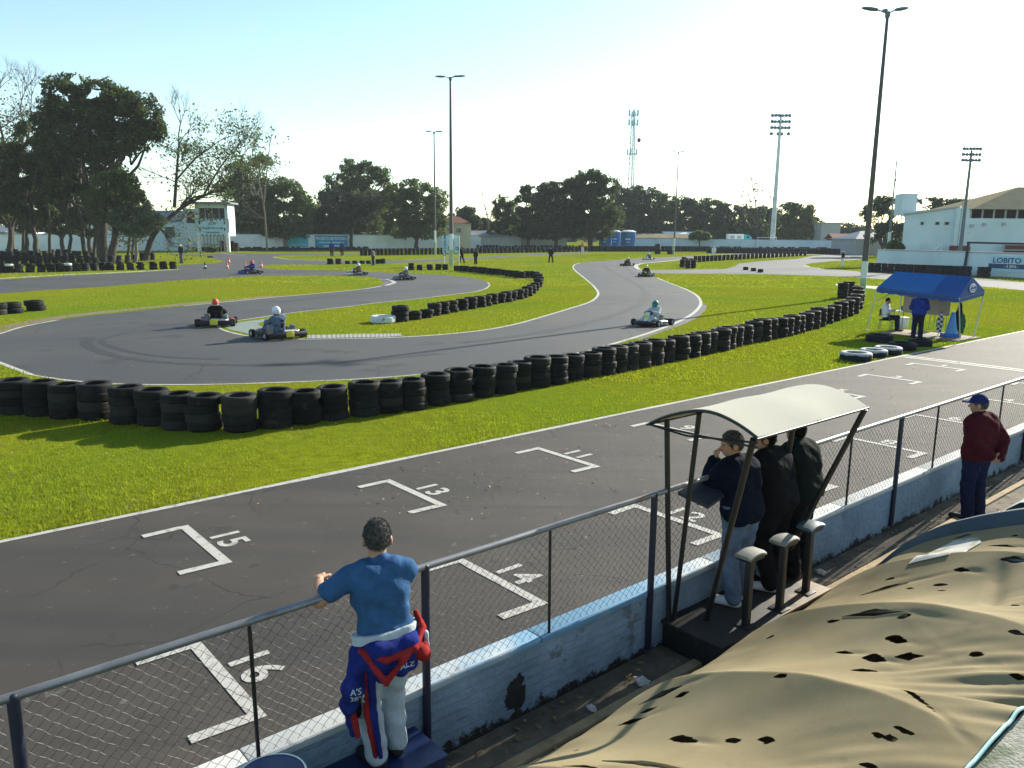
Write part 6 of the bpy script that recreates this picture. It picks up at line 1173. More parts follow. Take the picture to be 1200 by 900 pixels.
# ------------------------------------------------------------------ timing tower
def house(name, label, loc, rz, w_, d_, h, wall, roof, rh=1.4, kind='gable', wins=(), cat='house', over_=.35):
    t = thing(name, label, cat, loc, rz); b = MB(); b.box((0, 0, h / 2), (w_, d_, h))
    if kind == 'gable': b.add([(-w_ / 2, -d_ / 2, h), (w_ / 2, -d_ / 2, h), (0, -d_ / 2, h + rh), (-w_ / 2, d_ / 2, h), (w_ / 2, d_ / 2, h), (0, d_ / 2, h + rh)], [(0, 1, 2), (4, 3, 5)])
    b.build('wall', wall, t); b = MB(); e = over_
    if kind == 'gable':
        for sx in (-1, 1): b.add([(0, -d_ / 2 - e, h + rh + .06), (0, d_ / 2 + e, h + rh + .06), (sx * (w_ / 2 + e), d_ / 2 + e, h - rh * e / (w_ / 2) + .06), (sx * (w_ / 2 + e), -d_ / 2 - e, h - rh * e / (w_ / 2) + .06), (0, -d_ / 2 - e, h + rh + .2), (0, d_ / 2 + e, h + rh + .2), (sx * (w_ / 2 + e), d_ / 2 + e, h - rh * e / (w_ / 2) + .18), (sx * (w_ / 2 + e), -d_ / 2 - e, h - rh * e / (w_ / 2) + .18)], [(0, 3, 2, 1), (4, 5, 6, 7), (0, 4, 7, 3), (1, 2, 6, 5), (3, 7, 6, 2)])
    elif kind == 'ridge':                              # ridge along x, eaves face the camera
        for sy in (-1, 1): b.add([(-w_ / 2 - e, 0, h + rh), (w_ / 2 + e, 0, h + rh), (w_ / 2 + e, sy * (d_ / 2 + e), h - .2), (-w_ / 2 - e, sy * (d_ / 2 + e), h - .2), (-w_ / 2 - e, 0, h + rh + .14), (w_ / 2 + e, 0, h + rh + .14), (w_ / 2 + e, sy * (d_ / 2 + e), h - .06), (-w_ / 2 - e, sy * (d_ / 2 + e), h - .06)], [(0, 3, 2, 1), (4, 5, 6, 7), (2, 3, 7, 6), (0, 4, 7, 3), (1, 2, 6, 5)])
    elif kind == 'hip': b.add([(-w_ / 2 - e, -d_ / 2 - e, h), (w_ / 2 + e, -d_ / 2 - e, h), (w_ / 2 + e, d_ / 2 + e, h), (-w_ / 2 - e, d_ / 2 + e, h), (-w_ / 2 + d_ * .4, 0, h + rh), (w_ / 2 - d_ * .4, 0, h + rh)], [(0, 1, 5, 4), (1, 2, 5), (2, 3, 4, 5), (3, 0, 4), (3, 2, 1, 0)])
    else: b.box((0, 0, h + .12), (w_ + 2 * e, d_ + 2 * e, .24))
    b.build('roof', roof, t)
    for (x, z, ww, hh) in wins:
        b = MB(); b.box((x, -d_ / 2 - .01, z), (ww + .16, .10, hh + .16)); o = b.build('window', M['white'], t); b = MB(); b.box((x, -d_ / 2 - .065, z), (ww, .03, hh)); b.build('pane', M['glass'], o)
    return t
T0 = at(251, 295.2); tw = thing('timing_tower', 'white timing tower on two pillars with a chequered sign', 'tower', T0, .06)
ppm = T0.y / F_PX; tw_w = 33 * ppm; hz = zat(239, 251, T0.y); hf = zat(276.5, 251, T0.y); hm = zat(256.5, 251, T0.y)
for sx in (-1, 1): b = MB(); b.rbox((sx * tw_w / 2, 0, hf / 2 + .3), (.55, .55, hf + .6), .03); b.build('pillar', M['white'], tw, sm=40)
b = MB(); b.box((0, 2.2, (hf + hz) / 2), (tw_w + .55, 3.9, hz - hf)); b.box((-tw_w / 2 - 1.5, 3.0, (hf + hz) / 2 - .4), (2.4, 3.2, hz - hf - .8)); b.box((0, .0, hz - .35), (tw_w + .5, .5, .7)); b.box((0, 0, (hf + hm) / 2), (tw_w - .5, .3, hm - hf)); b.box((-tw_w / 2, 0, (hm + hz) / 2), (.55, .5, hz - hm)); b.box((tw_w / 2, 0, (hm + hz) / 2), (.55, .5, hz - hm)); b.build('wall', M['build_blue'], tw)
b = MB(); b.box((-.4, 1.6, hz + .18), (tw_w + 2.6, 6.2, .3)); b.build('roof', M['roof_grey'], tw)
b = MB(); b.box((0, .22, (hm + hz) / 2 - .2), (tw_w - .6, .06, hz - hm - .5)); o = b.build('window', M['dark_open'], tw)
for x in (-1.2, 0, 1.2): b = MB(); b.box((x, .17, (hm + hz) / 2 - .2), (.09, .06, hz - hm - .5)); b.build('mullion', M['grey_render'], o)
b = MB(); b.box((-tw_w / 2 - 1.6, 1.35, (hf + hz) / 2 + .4), (1.3, .08, 1.9)); b.build('window', M['dark_open'], tw)
b = MB(); b.rbox((0, -.20, (hf + hm) / 2), (tw_w - .5, .08, hm - hf - .05), .01); sg = b.build('sign_board', M['sign_blue'], tw)
b = MB(); n = 13; sw_, sh_ = (tw_w - .5), (hm - hf - .05); c = sw_ / n
for i in range(n):
    for j, z in enumerate((hm - .12, hf + .12)):
        if (i + j) % 2 == 0: b.box((-sw_ / 2 + c * (i + .5), -.25, z), (c, .02, .2))
for k in range(4):
    for sx in (-1, 1):
        if k % 2: b.box((sx * (sw_ / 2 - .13), -.25, hf + .35 + (sh_ - .7) * (k + .5) / 4), (.24, .02, (sh_ - .7) / 4))
b.build('chequer_border', M['ink_black'], sg)
for s_, z, sz in (('ACPI', .72, .62), ('AUTOMOVEL CLUBE', .46, .40), ('PARANAENSE', .20, .40)): letters(sg, s_, sz, 0, hf + sh_ * z, 'ink', -.26, .012)
for x in np.linspace(-tw_w / 2 + .5, tw_w / 2 - .5, 8): b = MB(); b.tube((x, 1.2, 0), (x, 1.2, hf), .06, n=6); b.build('gate_bar', M['lamp_grey'], tw)
b = MB(); b.box((0, 1.2, hf * .45), (tw_w - .6, .06, .12)); b.build('gate_rail', M['lamp_grey'], tw)
for x, y, n, lb_ in ((261, 294.8, 6, 'left pile of dark tyres at the right pillar of the timing tower'), (272, 294.6, 6, 'right pile of dark tyres just right of the timing tower pillar'), (277, 294.8, 5, 'lower dark tyre pile next to the tower with a paler end')): far_stack(x, y, n, lb_, 'tyre piles at the timing tower', sc=1.7)
# ------------------------------------------------------------------ houses beyond the wall
house('house', 'pale blue house behind the left trees with blue windows', atd(198, 150), .05, 8, 8, zat(258, 198, 150), M['build_blue'], M['roof_grey'], 1.6, 'ridge', ((-1.5, 3.5, 1.6, 1.4), (1.7, 3.5, 1.8, 1.6)))
house('house', 'pale blue building partly hidden by the left tree trunks', atd(128, 155), .0, 10, 8, zat(262, 128, 155), M['build_blue'], M['roof_grey'], .8, 'ridge', ((-2, 4.2, 1.4, 1.2), (1.8, 4.2, 1.4, 1.2)))
house('house', 'low pale house at the far left edge behind thin trunks', atd(18, 150), .0, 11, 8, zat(272, 18, 150), M['far_wall'], M['roof_grey'], 1.0, 'ridge', ((0, 2.6, 1.6, 1.2),))
house('house', 'cream gabled house right of the timing tower', atd(286, 175), .05, 9.5, 9, zat(262, 286, 175), M['cream'], M['roof_tan'], 2.6, 'gable', ())
house('house', 'house with orange clay roof beyond the teal banner', atd(332, 185), .03, 9, 8, zat(272, 332, 185), M['far_wall'], M['roof_tile'], 2.0, 'ridge', ((1, 2.5, 1.2, 1),))
house('house', 'cream two storey house partly hidden behind trees over the blue banner', atd(400, 190), .0, 9.5, 8, zat(264.5, 400, 190), M['cream'], M['roof_tile'], 1.2, 'ridge', ((-2, 4, 1, 1), (1.6, 4, 1, 1)))
house('house', 'cream house with brown hipped roof right behind the tall poles', atd(532, 185), .1, 7.5, 7, zat(262, 532, 185), M['cream'], M['roof_tile'], 1.6, 'hip', ((1, 4.2, 1.1, 1),))
house('house', 'long low dark roofed shed behind the middle of the far wall', atd(566, 190), -.02, 18, 8, zat(276, 566, 190), M['grey_render'], M['roof_grey'], 1.0, 'ridge', ((-4, 2.4, 1, .8),))
house('house', 'dark gabled house in the shade of the big middle trees', atd(633, 195), .2, 11, 9, zat(270, 633, 195), M['grey_render'], M['roof_grey'], 3.0, 'ridge')
house('shed', 'long low pale shed right of the blue tanks', atd(775, 215), .0, 14, 8, zat(278.5, 775, 215), M['far_wall'], M['roof_tan'], .9, 'ridge', ((-3, 2.4, 1.6, .9), (3, 2.4, 1.6, .9)), cat='shed')
house('shed', 'pale sheds with dark openings left of the round clipped tree', atd(803, 222), .0, 12, 8, zat(276.5, 803, 222), M['grey_render'], M['far_wall'], 1.0, 'ridge', ((-2, 2.6, 1.2, 1), (2, 2.6, 1.2, 1)), cat='shed')
house('house', 'grey roofed open house left of the white stadium building', atd(1013, 165), .15, 9, 9, zat(280, 1013, 165), M['grey_render'], M['roof_grey'], 1.6, 'hip')
house('house', 'small reddish house far behind the right wall', atd(984, 190), .0, 4.5, 5, zat(279, 984, 190), M['red_paint'], M['roof_tile'], .9, 'ridge')
house('house', 'narrow tall pale house beside the dark right trees', atd(968, 215), .0, 5, 6, zat(262, 968, 215), M['grey_render'], M['grey_render'], .3, 'flat')
# three blue tanks
for i, (x, d_, dx) in enumerate(((709.5, 186, 0), (721, 190, 0), (736.5, 184, 0))):
    R = (7.6, 6.2, 8.4)[i] * d_ / F_PX; h = zat(272, x, d_); t = thing('water_tank', ('left blue water tank partly behind the tree foliage', 'middle blue water tank set back between two others', 'right and widest blue water tank with white lettering')[i], 'water tank', atd(x, d_), 0, 'blue water tanks by the far straight')
    b = MB(); b.lathe([(0, 0), (R * .90, 0), (R * .97, h * .35), (R * .99, h * .38), (R * .98, h * .7), (R, h * .72), (R, h), (0, h)], n=28); b.build('tank_body', M['tank'], t, sm=40)
    b = MB(); b.lathe([(R * 1.03, h), (R * 1.03, h + .12), (R * .6, h + .42), (0, h + .48)], n=28); b.build('lid', M['white'], t, sm=40)
    b = MB(); b.box((-.2 * R, -R * 1.0, h * .62), (R * .7, .06, .28)); b.box((-.2 * R, -R * 1.0, h * .46), (R * .5, .06, .16)); b.build('marking', M['ink_pale'], t)
# truck and goal frame beyond the right wall
tp_ = atd(866, 196); tk = thing('truck', 'white box truck with blue cab parked beyond the right wall', 'truck', tp_, 0.0)
k = 196 / F_PX; z1 = zat(274.2, 866, 196); z0 = zat(281.8, 866, 196)
b = MB(); b.rbox((-4.4 * k, 0, (z0 + z1) / 2), (17.5 * k, 2.4, z1 - z0), .04); bx = b.build('cargo_box', M['white'], tk, sm=40)
for x in (-9, -1): b = MB(); b.box((x * k, -1.22, (z0 + z1) / 2), (5 * k, .03, (z1 - z0) * .42)); b.build('marking', M['grey_render'], bx)
b = MB(); b.loft([[(5.2 * k, -1.1, z0 - .6), (5.2 * k, 1.1, z0 - .6), (5.2 * k, 1.1, z1 - .1), (5.2 * k, -1.1, z1 - .1)], [(11.5 * k, -1.1, z0 - .6), (11.5 * k, 1.1, z0 - .6), (11.5 * k, 1.1, z1 - .4), (11.5 * k, -1.1, z1 - .4)], [(13.8 * k, -1.1, z0 - .6), (13.8 * k, 1.1, z0 - .6), (13.8 * k, 1.1, z1 - 1.0), (13.8 * k, -1.1, z1 - 1.0)]]); cabo = b.build('cab', M['banner_teal'], tk); b = MB(); b.box((9 * k, -1.115, z1 - .75), (3.4 * k, .03, .5)); b.build('window', M['glass'], cabo)
b = MB(); b.box((0, 0, z0 - .35), (26 * k, 1.0, .3)); b.build('chassis', M['black_metal'], tk)
for x in (-9, -5, 9.5):
    for sy in (-1, 1): b = MB(); b.tube((x * k, sy * .95, .5), (x * k, sy * 1.2, .5), .5, n=16); b.build('wheel', M['rubber'], tk, sm=50)
gp = atd(899, 188); k = 188 / F_PX; gf = thing('goal_frame', 'white football goal frame beside the tall floodlight mast', 'goal', gp); gz = zat(278.3, 899, 188)
b = MB(); b.path([(-10.5 * k, 0, 0), (-10.5 * k, 0, gz), (10.8 * k, 0, gz), (10.8 * k, 0, 0)], .09, 8); b.build('posts', M['white'], gf, sm=60)
b = MB()
for sx in (-10.5, 10.8): b.path([(sx * k, 0, gz), (sx * k, 1.0, gz), (sx * k, 2.0, 0)], .04, 6)
b.build('net_stays', M['galv'], gf, sm=60)
# ------------------------------------------------------------------ stadium buildings on the right
D = 104.0; k = D / F_PX; bl = atd(1058, D); sb = thing('stadium_building', 'white stadium building with three small windows and a cube on its roof', 'building', bl, -.06)
W1 = 60 * k; zt0, zt1 = zat(252.5, 1058, D), zat(243.5, 1118, D)
b = MB(); b.add([(0, 0, 0), (W1, 0, 0), (W1 + 5, 9, 0), (5, 9, 0), (0, 0, zt0), (W1, 0, zt1), (W1 + 5, 9, zt1), (5, 9, zt0)], [(0, 3, 2, 1), (4, 5, 6, 7), (0, 1, 5, 4), (1, 2, 6, 5), (2, 3, 7, 6), (3, 0, 4, 7)]); b.build('wall', M['build_blue'], sb)
b = MB(); b.add([(-.2, -.2, zt0 + .02), (W1, -.2, zt1 + .02), (W1 + 5, 9.2, zt1 + .02), (4.9, 9.2, zt0 + .02), (-.2, -.2, zt0 + .24), (W1, -.2, zt1 + .24), (W1 + 5, 9.2, zt1 + .24), (4.9, 9.2, zt0 + .24)], [(0, 3, 2, 1), (4, 5, 6, 7), (0, 1, 5, 4), (1, 2, 6, 5), (2, 3, 7, 6), (3, 0, 4, 7)]); b.build('roof', M['grey_render'], sb)
b = MB(); zc = zat(229.5, 1066, D); b.rbox((9 * k, 2.5, (zt0 + zc) / 2 + .2), (17.5 * k, 2.2, zc - zt0 + .3), .04); b.build('roof_cube', M['build_blue'], sb)
for x, ww in ((20, 4.0), (37, 5.0), (47.5, 5.2)): b = MB(); b.box((x * k, -.02, zat(261.8, 1058 + x, D)), (ww * k, .1, .42)); o = b.build('window', M['grey_render'], sb); b = MB(); b.box((x * k, -.08, zat(261.8, 1058 + x, D)), (ww * k - .14, .04, .32)); b.build('pane', M['dark_open'], o)
ob = atd(1118, D - 1); ob2 = thing('grandstand', 'white grandstand with dark open gallery under a tan hipped roof', 'grandstand', ob, -.02)
W2 = 130 * k; zg = zat(256, 1150, D); zu = zat(245.5, 1150, D); zr = zat(219.5, 1190, D + 5)
b = MB(); b.box((W2 / 2, 6, zg / 2), (W2, 12, zg)); b.box((8 * k, 6, zg + .6), (15 * k, 11.9, 1.3)); b.build('wall', M['build_blue'], ob2)
b = MB(); b.box((W2 / 2 + 8 * k, 7, (zg + zu) / 2), (W2 - 18 * k, 9, zu - zg)); b.build('gallery', M['dark_open'], ob2)
for i in range(9): b = MB(); b.box(((17 + 13 * i) * k, .2, (zg + zu) / 2), (.18, .18, zu - zg)); b.build('post', M['grey_render'], ob2)
b = MB(); e0 = 14 * k; b.add([(e0, -.6, zu), (W2 + 9, -.6, zu), (W2 + 9, 12.6, zu), (e0, 12.6, zu), (94 * k, 5.5, zr), (W2 + 5, 5.5, zr)], [(0, 1, 5, 4), (1, 2, 5), (2, 3, 4, 5), (3, 0, 4), (3, 2, 1, 0)])
M['corr'] = M['roof_tan']; t_ = M['corr'].node_tree; wv = t_.nodes.new('ShaderNodeTexWave'); wv.inputs['Scale'].default_value = 2.2; tcn = t_.nodes.new('ShaderNodeTexCoord'); t_.links.new(tcn.outputs['Object'], wv.inputs['Vector']); bp = t_.nodes.new('ShaderNodeBump'); bp.inputs['Distance'].default_value = .08; t_.links.new(wv.outputs['Fac'], bp.inputs['Height']); t_.links.new(bp.outputs[0], t_.nodes['Principled BSDF'].inputs['Normal'])
b.build('roof', M['corr'], ob2)
def blk(parent, x0, x1, y0, y1, d, m, name, dep=.12):
    # a fixture given by where its edges show on the grandstand front
    p0, p1 = atd(x0, d), atd(x1, d); zt, zb = zat(y0, (x0 + x1) / 2, d), zat(y1, (x0 + x1) / 2, d); q = p0.lerp(p1, .5) - Vector(parent.location); rot = Matrix.Rotation(-parent.rotation_euler[2], 3, 'Z'); q = rot @ Vector((q.x, q.y, 0)); b = MB(); b.box((q.x, q.y, (zt + zb) / 2), ((p1 - p0).length, dep, zt - zb)); return b.build(name, m, parent)
blk(ob2, 1115, 1138, 288, 297.5, D - 2.6, M['red_paint'], 'red_panel', .3)
o = blk(ob2, 1177, 1203, 286, 298, D - 2.6, M['grey_render'], 'banner_board', .2); blk(ob2, 1180, 1203, 287.5, 292, D - 2.8, M['red_paint'], 'banner_band', .06); blk(ob2, 1178.5, 1203, 294, 297, D - 2.8, M['dark_open'], 'banner_band', .06)
for x, y in ((1138, 264.5), (1175, 262.5), (1152, 263)): blk(ob2, x - 1.6, x + 1.6, y - 1.6, y + 1.6, D - 1.3, M['grey_render'], 'wall_light', .3)
# gate rail of the stand
rl = thing('stair_rail', 'small white stair and handrail before the stadium wall', 'handrail', atd(1103, 98), 0)
k9 = 98 / F_PX; b = MB(); zz = lambda y: zat(y, 1103, 98)
b.path([(-10 * k9, 0, zz(296)), (2 * k9, 0, zz(286)), (2 * k9, 0, zz(296))], .06, 6); b.build('rail', M['white'], rl, sm=60); b = MB(); b.path([(28 * k9, .5, zz(296)), (28 * k9, .5, zz(272)), (36 * k9, .5, zz(272)), (36 * k9, .5, zz(290)), (40 * k9, .5, zz(282))], .06, 6); b.build('rail', M['white'], rl, sm=60)
swp, swq = at(1027, 316.8), at(1290, 330.5); D2 = swp.y
zt = zat(293.2, 1029, D2)
stw, LS, _ = slab('stadium_wall', 'white stadium wall along the right with blue lettering and tyres before it', 'wall', swp, swq, zt, .25, M['build_blue'])
def along(x): # position along the stadium wall for a pixel column
    d = at(x, 310); e = swq - swp; det = d.x * -e.y + e.x * d.y; s = (swp.x * -e.y + e.x * swp.y) / det; return (Vector((d.x * s, d.y * s, 0)) - swp).length - LS / 2
xa, xb = along(1160), along(1236); b = MB(); b.box(((xa + xb) / 2, -.17, zt * .57), (xb - xa, .06, zt * .68)); bo = b.build('sign_board', M['sign_blue'], stw)
letters(bo, 'LOBITO M', (zt * .30), along(1186), zt * .70, 'ink', -.21, .02, 1.15); b = MB(); b.box(((xa + xb) / 2, -.205, zt * .46), (xb - xa, .02, zt * .20)); lb2 = b.build('lower_band', M['ink'], bo); letters(lb2, '- 3 2016 -', zt * .15, along(1187), zt * .46, 'white', -.225, .01)
b = MB(); x = along(1133); b.tube((x, -.35, 0), (x + .15, -.35, zt + 1.1), .13, n=10); b.build('gate_post', M['navy_metal'], stw, sm=60); b = MB(); b.tube((x, -.35, zt + 1.0), (x + 8.5, -.35, zt + .95), .10, n=8); b.build('gate_beam', M['navy_metal'], stw, sm=60)
# ------------------------------------------------------------------ poles and masts
def lamp_pole(x, ybase, ytop, label, arms, r0, ywhite=None, R=1.1, group='tall lamp poles'):
    p = at(x[0], ybase); q = p.y; h = zat(ytop, x[1], q); t = thing('lamp_pole', label, 'lamp pole', p, 0, group); wz = zat(ywhite, x[0], q) if ywhite else 0
    if wz: b = MB(); b.tube((0, 0, wz * .52), (0, 0, wz), r0 * .96, r0 * .93, 14); b.build('white_base', M['pole_white'], t, sm=60); b = MB(); b.tube((0, 0, 0), (0, 0, wz * .52), r0, r0 * .96, 14); b.build('green_base', M['pole_green'], t, sm=60)
    b = MB(); b.tube((0, 0, wz), (0, 0, h), r0 * .93, r0 * .42, 14); b.build('shaft', M['pole_dark'], t, sm=60)
    b = MB(); b.lathe([(r0 * .5, h - .3), (r0 * .75, h - .2), (r0 * .75, h + .05), (0, h + .1)], n=10); b.build('collar', M['lamp_grey'], t, sm=50)
    for a, tl in arms:
        d = Vector((math.cos(a), math.sin(a), 0)); b = MB(); b.tube((0, 0, h - .05), d * R * .45 + Vector((0, 0, h + .08 + tl * .4)), .045, .035, 8); ar = b.build('arm', M['lamp_grey'], t, sm=60)
        b = MB(); c0 = d * R * .42 + Vector((0, 0, h + .08 + tl * .4)); s_ = Vector((-d.y, d.x, 0)); rings = []
        for f, w_, hh in ((0, .07, .05), (.12, .14, .09), (.5, .19, .11), (.85, .17, .08), (1, .10, .04)):
            c = c0 + d * R * .78 * f + Vector((0, 0, tl * .55 * f)); rings.append([c + s_ * w_ * math.cos(q_) + Vector((0, 0, hh * math.sin(q_))) for q_ in np.linspace(0, 2 * math.pi, 11)[:-1]])
        b.loft(rings); b.build('lamp_head', M['lamp_grey'], ar, sm=60)
    return t
lamp_pole((1010, 1038), 347, 15, 'nearest lamp pole with white and green base rising beside the blue tent', ((math.radians(172), .25), (math.radians(20), .35), (math.radians(75), .45)), .20, 306, 1.25)
lamp_pole((529, 527), 312.5, 91, 'tall lamp pole behind the infield barrier with a pale sign on its base', ((math.radians(178), .05), (math.radians(55), .35), (math.radians(15), .2)), .24, 274, 1.35)
lamp_pole((510, 510), 298.7, 155, 'lamp pole left of the tallest middle one, with white foot', ((math.radians(180), .1), (math.radians(0), .1), (math.radians(60), .2)), .20, 270, 1.2)
lamp_pole((789.5, 795), 298.7, 178, 'slender lamp pole on the far straight right of the blue tanks', ((math.radians(180), .1), (0, .1)), .16, 279, 1.0)
sp = at(529, 312.5); k = sp.y / F_PX; sgn = thing('hanging_sign', 'pale blue two panel sign at the foot of the tall middle pole', 'sign', (sp.x, sp.y + .5, 0), 0)
for sx, tx in ((-1, 'KARTODROMO'), (1, 'MUNICIPAL')):
    z1, z0 = zat(276, 528, sp.y), zat(297, 528, sp.y); b = MB(); b.rbox((-.05 + sx * 4.6 * k - .1, 0, (z0 + z1) / 2), (8.8 * k, .06, z1 - z0), .01); bo = b.build('panel', M['sign_blue'], sgn, sm=40)
    me = text_mesh(tx, .36, bold=.01)
    for v in me.vertices: v.co = (-v.co.y, 0, v.co.x)
    link('lettering', me, M['ink'], bo, (-.05 + sx * 4.6 * k - .25, -.04, (z0 + z1) / 2)); b = MB(); b.path([(-.05 + sx * 4.6 * k + .25 + .16 * math.cos(a), -.04, z0 + .55 + .16 * math.sin(a)) for a in np.linspace(0, 2 * math.pi, 15)[:-1]], .04, 5, True); b.build('emblem', M['ink'], bo)
for sx in (-1, 1): b = MB(); b.tube((sx * 8.6 * k, .1, 0), (sx * 8.6 * k, .1, z1), .05, n=8); b.build('post', M['pole_white'], sgn, sm=60)
def floodlight(px0, px1, dist, ytop, ybot, label, rows, cols, wpx, r0, white):
    p = atd(px0, dist); h = zat(ybot, px1, dist); hT = zat(ytop, px1, dist); t = thing('floodlight_mast', label, 'floodlight', p, 0, 'stadium floodlight masts'); k = dist / F_PX
    b = MB(); b.tube((0, 0, 0), (0, 0, hT - .2), r0, r0 * .45, 14); b.build('mast', M['pole_white' if white else 'lamp_grey'], t, sm=60)
    b = MB()
    for i in range(rows): z = h + (hT - h) * i / max(rows - 1, 1); b.tube((-wpx * k / 2, 0, z), (wpx * k / 2, 0, z), .05, n=6)
    for sx in (-.45, 0, .45): b.tube((sx * wpx * k, .05, h), (sx * wpx * k, .05, hT), .05, n=6)
    b.build('rack', M['lamp_grey'], t, sm=60)
    for i in range(rows):
        z = h + (hT - h) * i / max(rows - 1, 1)
        for j in range(cols):
            if i == 0 and rows > 3 and j in (1, cols - 2): continue
            x = (-.5 + (j + .5) / cols) * wpx * k; b = MB(); s_ = wpx * k / cols * .54; rot = Matrix.Rotation(math.radians(62 + 8 * ((i + j) % 3)), 3, 'X') @ Matrix.Rotation(math.radians(((j * 37 + i * 11) % 5 - 2) * 8), 3, 'Y')
            b.lathe([(0, -s_ * .9), (s_ * .55, -s_ * .8), (s_ * .95, .0), (s_, s_ * .15), (0, s_ * .16)], (x, -.12, z), 12, rot); b.build('lamp', M['lamp_grey'], t, sm=50)
    b = MB()
    for sx in (-1, 1): b.tube((sx * r0 * 1.25, r0, 0), (sx * r0 * .8, r0, h), .03, n=5)
    n = int(h / .8)
    for i in range(n): z = i * .8 + .5; b.tube((-r0 * (1.25 - .45 * z / h), r0, z), (r0 * (1.25 - .45 * z / h), r0, z), .02, n=4)
    b.build('ladder', M['galv'], t); return t
floodlight(905.5, 916, 190, 135.5, 157, 'tall white floodlight mast with a four row lamp rack in the middle right', 4, 6, 23, .62, True)
floodlight(1127.5, 1140, 97, 174.5, 188, 'shorter grey floodlight mast in front of the stadium buildings', 3, 6, 22, .26, False)
# thin wooden pole and cell tower
wp = atd(1042.5, 110); h = zat(188, 1054, 110); tpw = thing('utility_pole', 'thin bare pole between the nearest lamp pole and the stadium', 'utility pole', wp, 0)
b = MB(); b.tube((0, 0, 0), (0, 0, h), .17, .07, 10); b.build('shaft', M['lamp_grey'], tpw, sm=60); b = MB(); b.tube((0, 0, 0), (0, 0, zat(272, 1042, 110)), .24, .20, 10); b.build('white_base', M['pole_white'], tpw, sm=60); b = MB(); b.rbox((.0, -.18, zat(211, 1052, 110)), (.22, .2, .35), .04); b.build('fitting', M['lamp_grey'], tpw)
D3 = 300; k = D3 / F_PX; cp_ = atd(737.5, D3); ht = zat(131, 740, D3); ct = thing('cell_tower', 'lattice telephone mast with antennas above the middle trees', 'mast', cp_, .5)
b = MB(); R0, R1 = 1.6, .75; n = 26
leg = lambda i, z: Vector((math.cos(i * 2.094) * (R0 + (R1 - R0) * z / ht), math.sin(i * 2.094) * (R0 + (R1 - R0) * z / ht), z))
for i in range(3):
    b.tube(leg(i, 0), leg(i, ht), .16, .12, 6)
    for j in range(n):
        z0, z1 = ht * j / n, ht * (j + 1) / n; b.tube(leg(i, z0), leg((i + 1) % 3, z1), .06, n=4); b.tube(leg(i, z1), leg((i + 1) % 3, z1), .05, n=4); b.tube(leg((i + 1) % 3, z0), leg(i, z1), .05, n=4)
b.build('lattice', M['lamp_grey'], ct)
for zf, nn, rr in ((1.0, 6, 1.75), (.93, 6, 1.75), (.71, 5, 1.8)):
    b = MB(); b.path([(rr * math.cos(a), rr * math.sin(a), ht * zf - 1.1) for a in np.linspace(0, 2 * math.pi, 13)[:-1]], .08, 5, True); b.build('platform_ring', M['lamp_grey'], ct)
    for j in range(nn): a = j * 2 * math.pi / nn; b = MB(); b.rbox((rr * math.cos(a), rr * math.sin(a), ht * zf - .4), (.4, .4, 2.1), .06); b.build('antenna', M['sign_blue'], ct)
b = MB(); b.lathe([(0, -.3), (.7, -.2), (.8, .1), (0, .1)], (1.9, -1.2, ht * .79), 14, Matrix.Rotation(math.radians(90), 3, 'X')); b.build('dish', M['red_paint'], ct, sm=50)
rp_ = atd(594.5, 330); h = zat(193, 595, 330); rm = thing('radio_mast', 'thin distant radio mast faint above the trees left of centre', 'mast', rp_, 0)
b = MB(); b.tube((0, 0, 0), (0, 0, h), .22, .10, 6); b.build('shaft', M['sign_blue'], rm, sm=60)
# ------------------------------------------------------------------ trees
def leafmat(name, c, c2, tr=.5):
    M[name] = over(mat(name, c, .65, .3, .55, spec=.25, trans=tr, island=.45, world=True), c2, .22, .48, .68); return M[name]
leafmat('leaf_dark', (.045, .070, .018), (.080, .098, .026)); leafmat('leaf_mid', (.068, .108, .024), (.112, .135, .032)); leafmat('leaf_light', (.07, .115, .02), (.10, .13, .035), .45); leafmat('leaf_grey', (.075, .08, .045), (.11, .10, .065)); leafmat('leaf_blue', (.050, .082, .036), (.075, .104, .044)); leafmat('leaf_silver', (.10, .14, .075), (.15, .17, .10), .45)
def leaf_mesh(blobs, n, size, gap=.12, seed=0, name='crown'):
    r = np.random.default_rng(seed); B = np.array(blobs, float); vol = B[:, 3] * B[:, 4] * B[:, 5]; k = r.choice(len(B), int(n * 1.6), p=vol ** .75 / (vol ** .75).sum())
    d = r.normal(size=(len(k), 3)); d /= np.linalg.norm(d, axis=1)[:, None]; rad = r.random(len(k)) ** .42
    nz = np.array([mnoise.noise(Vector((x * 2.1 + kk * 3.3 + seed, y * 2.1, z * 2.1))) for (x, y, z), kk in zip(d, k)])
    rad *= 1 + .28 * nz; P = B[k, :3] + d * B[k, 3:6] * rad[:, None]
    g = np.array([mnoise.noise(Vector((p[0] * .55 + seed * 1.7, p[1] * .55, p[2] * .65))) for p in P]); P = P[g > -gap][:n]; m = len(P)
    # sprays: small clumps of leaf-sized faces
    a = r.normal(size=(m, 3)); a /= np.linalg.norm(a, axis=1)[:, None]; t = np.cross(a, r.normal(size=(m, 3))); t /= np.linalg.norm(t, axis=1)[:, None]; u = np.cross(a, t)
    s = size * (.5 + r.random(m) ** 1.5 * 1.1); s1 = s[:, None]; w1 = s1 * (.38 + .3 * r.random((m, 1)))
    V = np.stack([P - t * s1, P - u * w1 + a * w1 * .35, P + t * s1, P + u * w1 + a * w1 * .35], 1).reshape(-1, 3)
    return np_mesh(name, V, np.arange(4 * m).reshape(-1, 4))
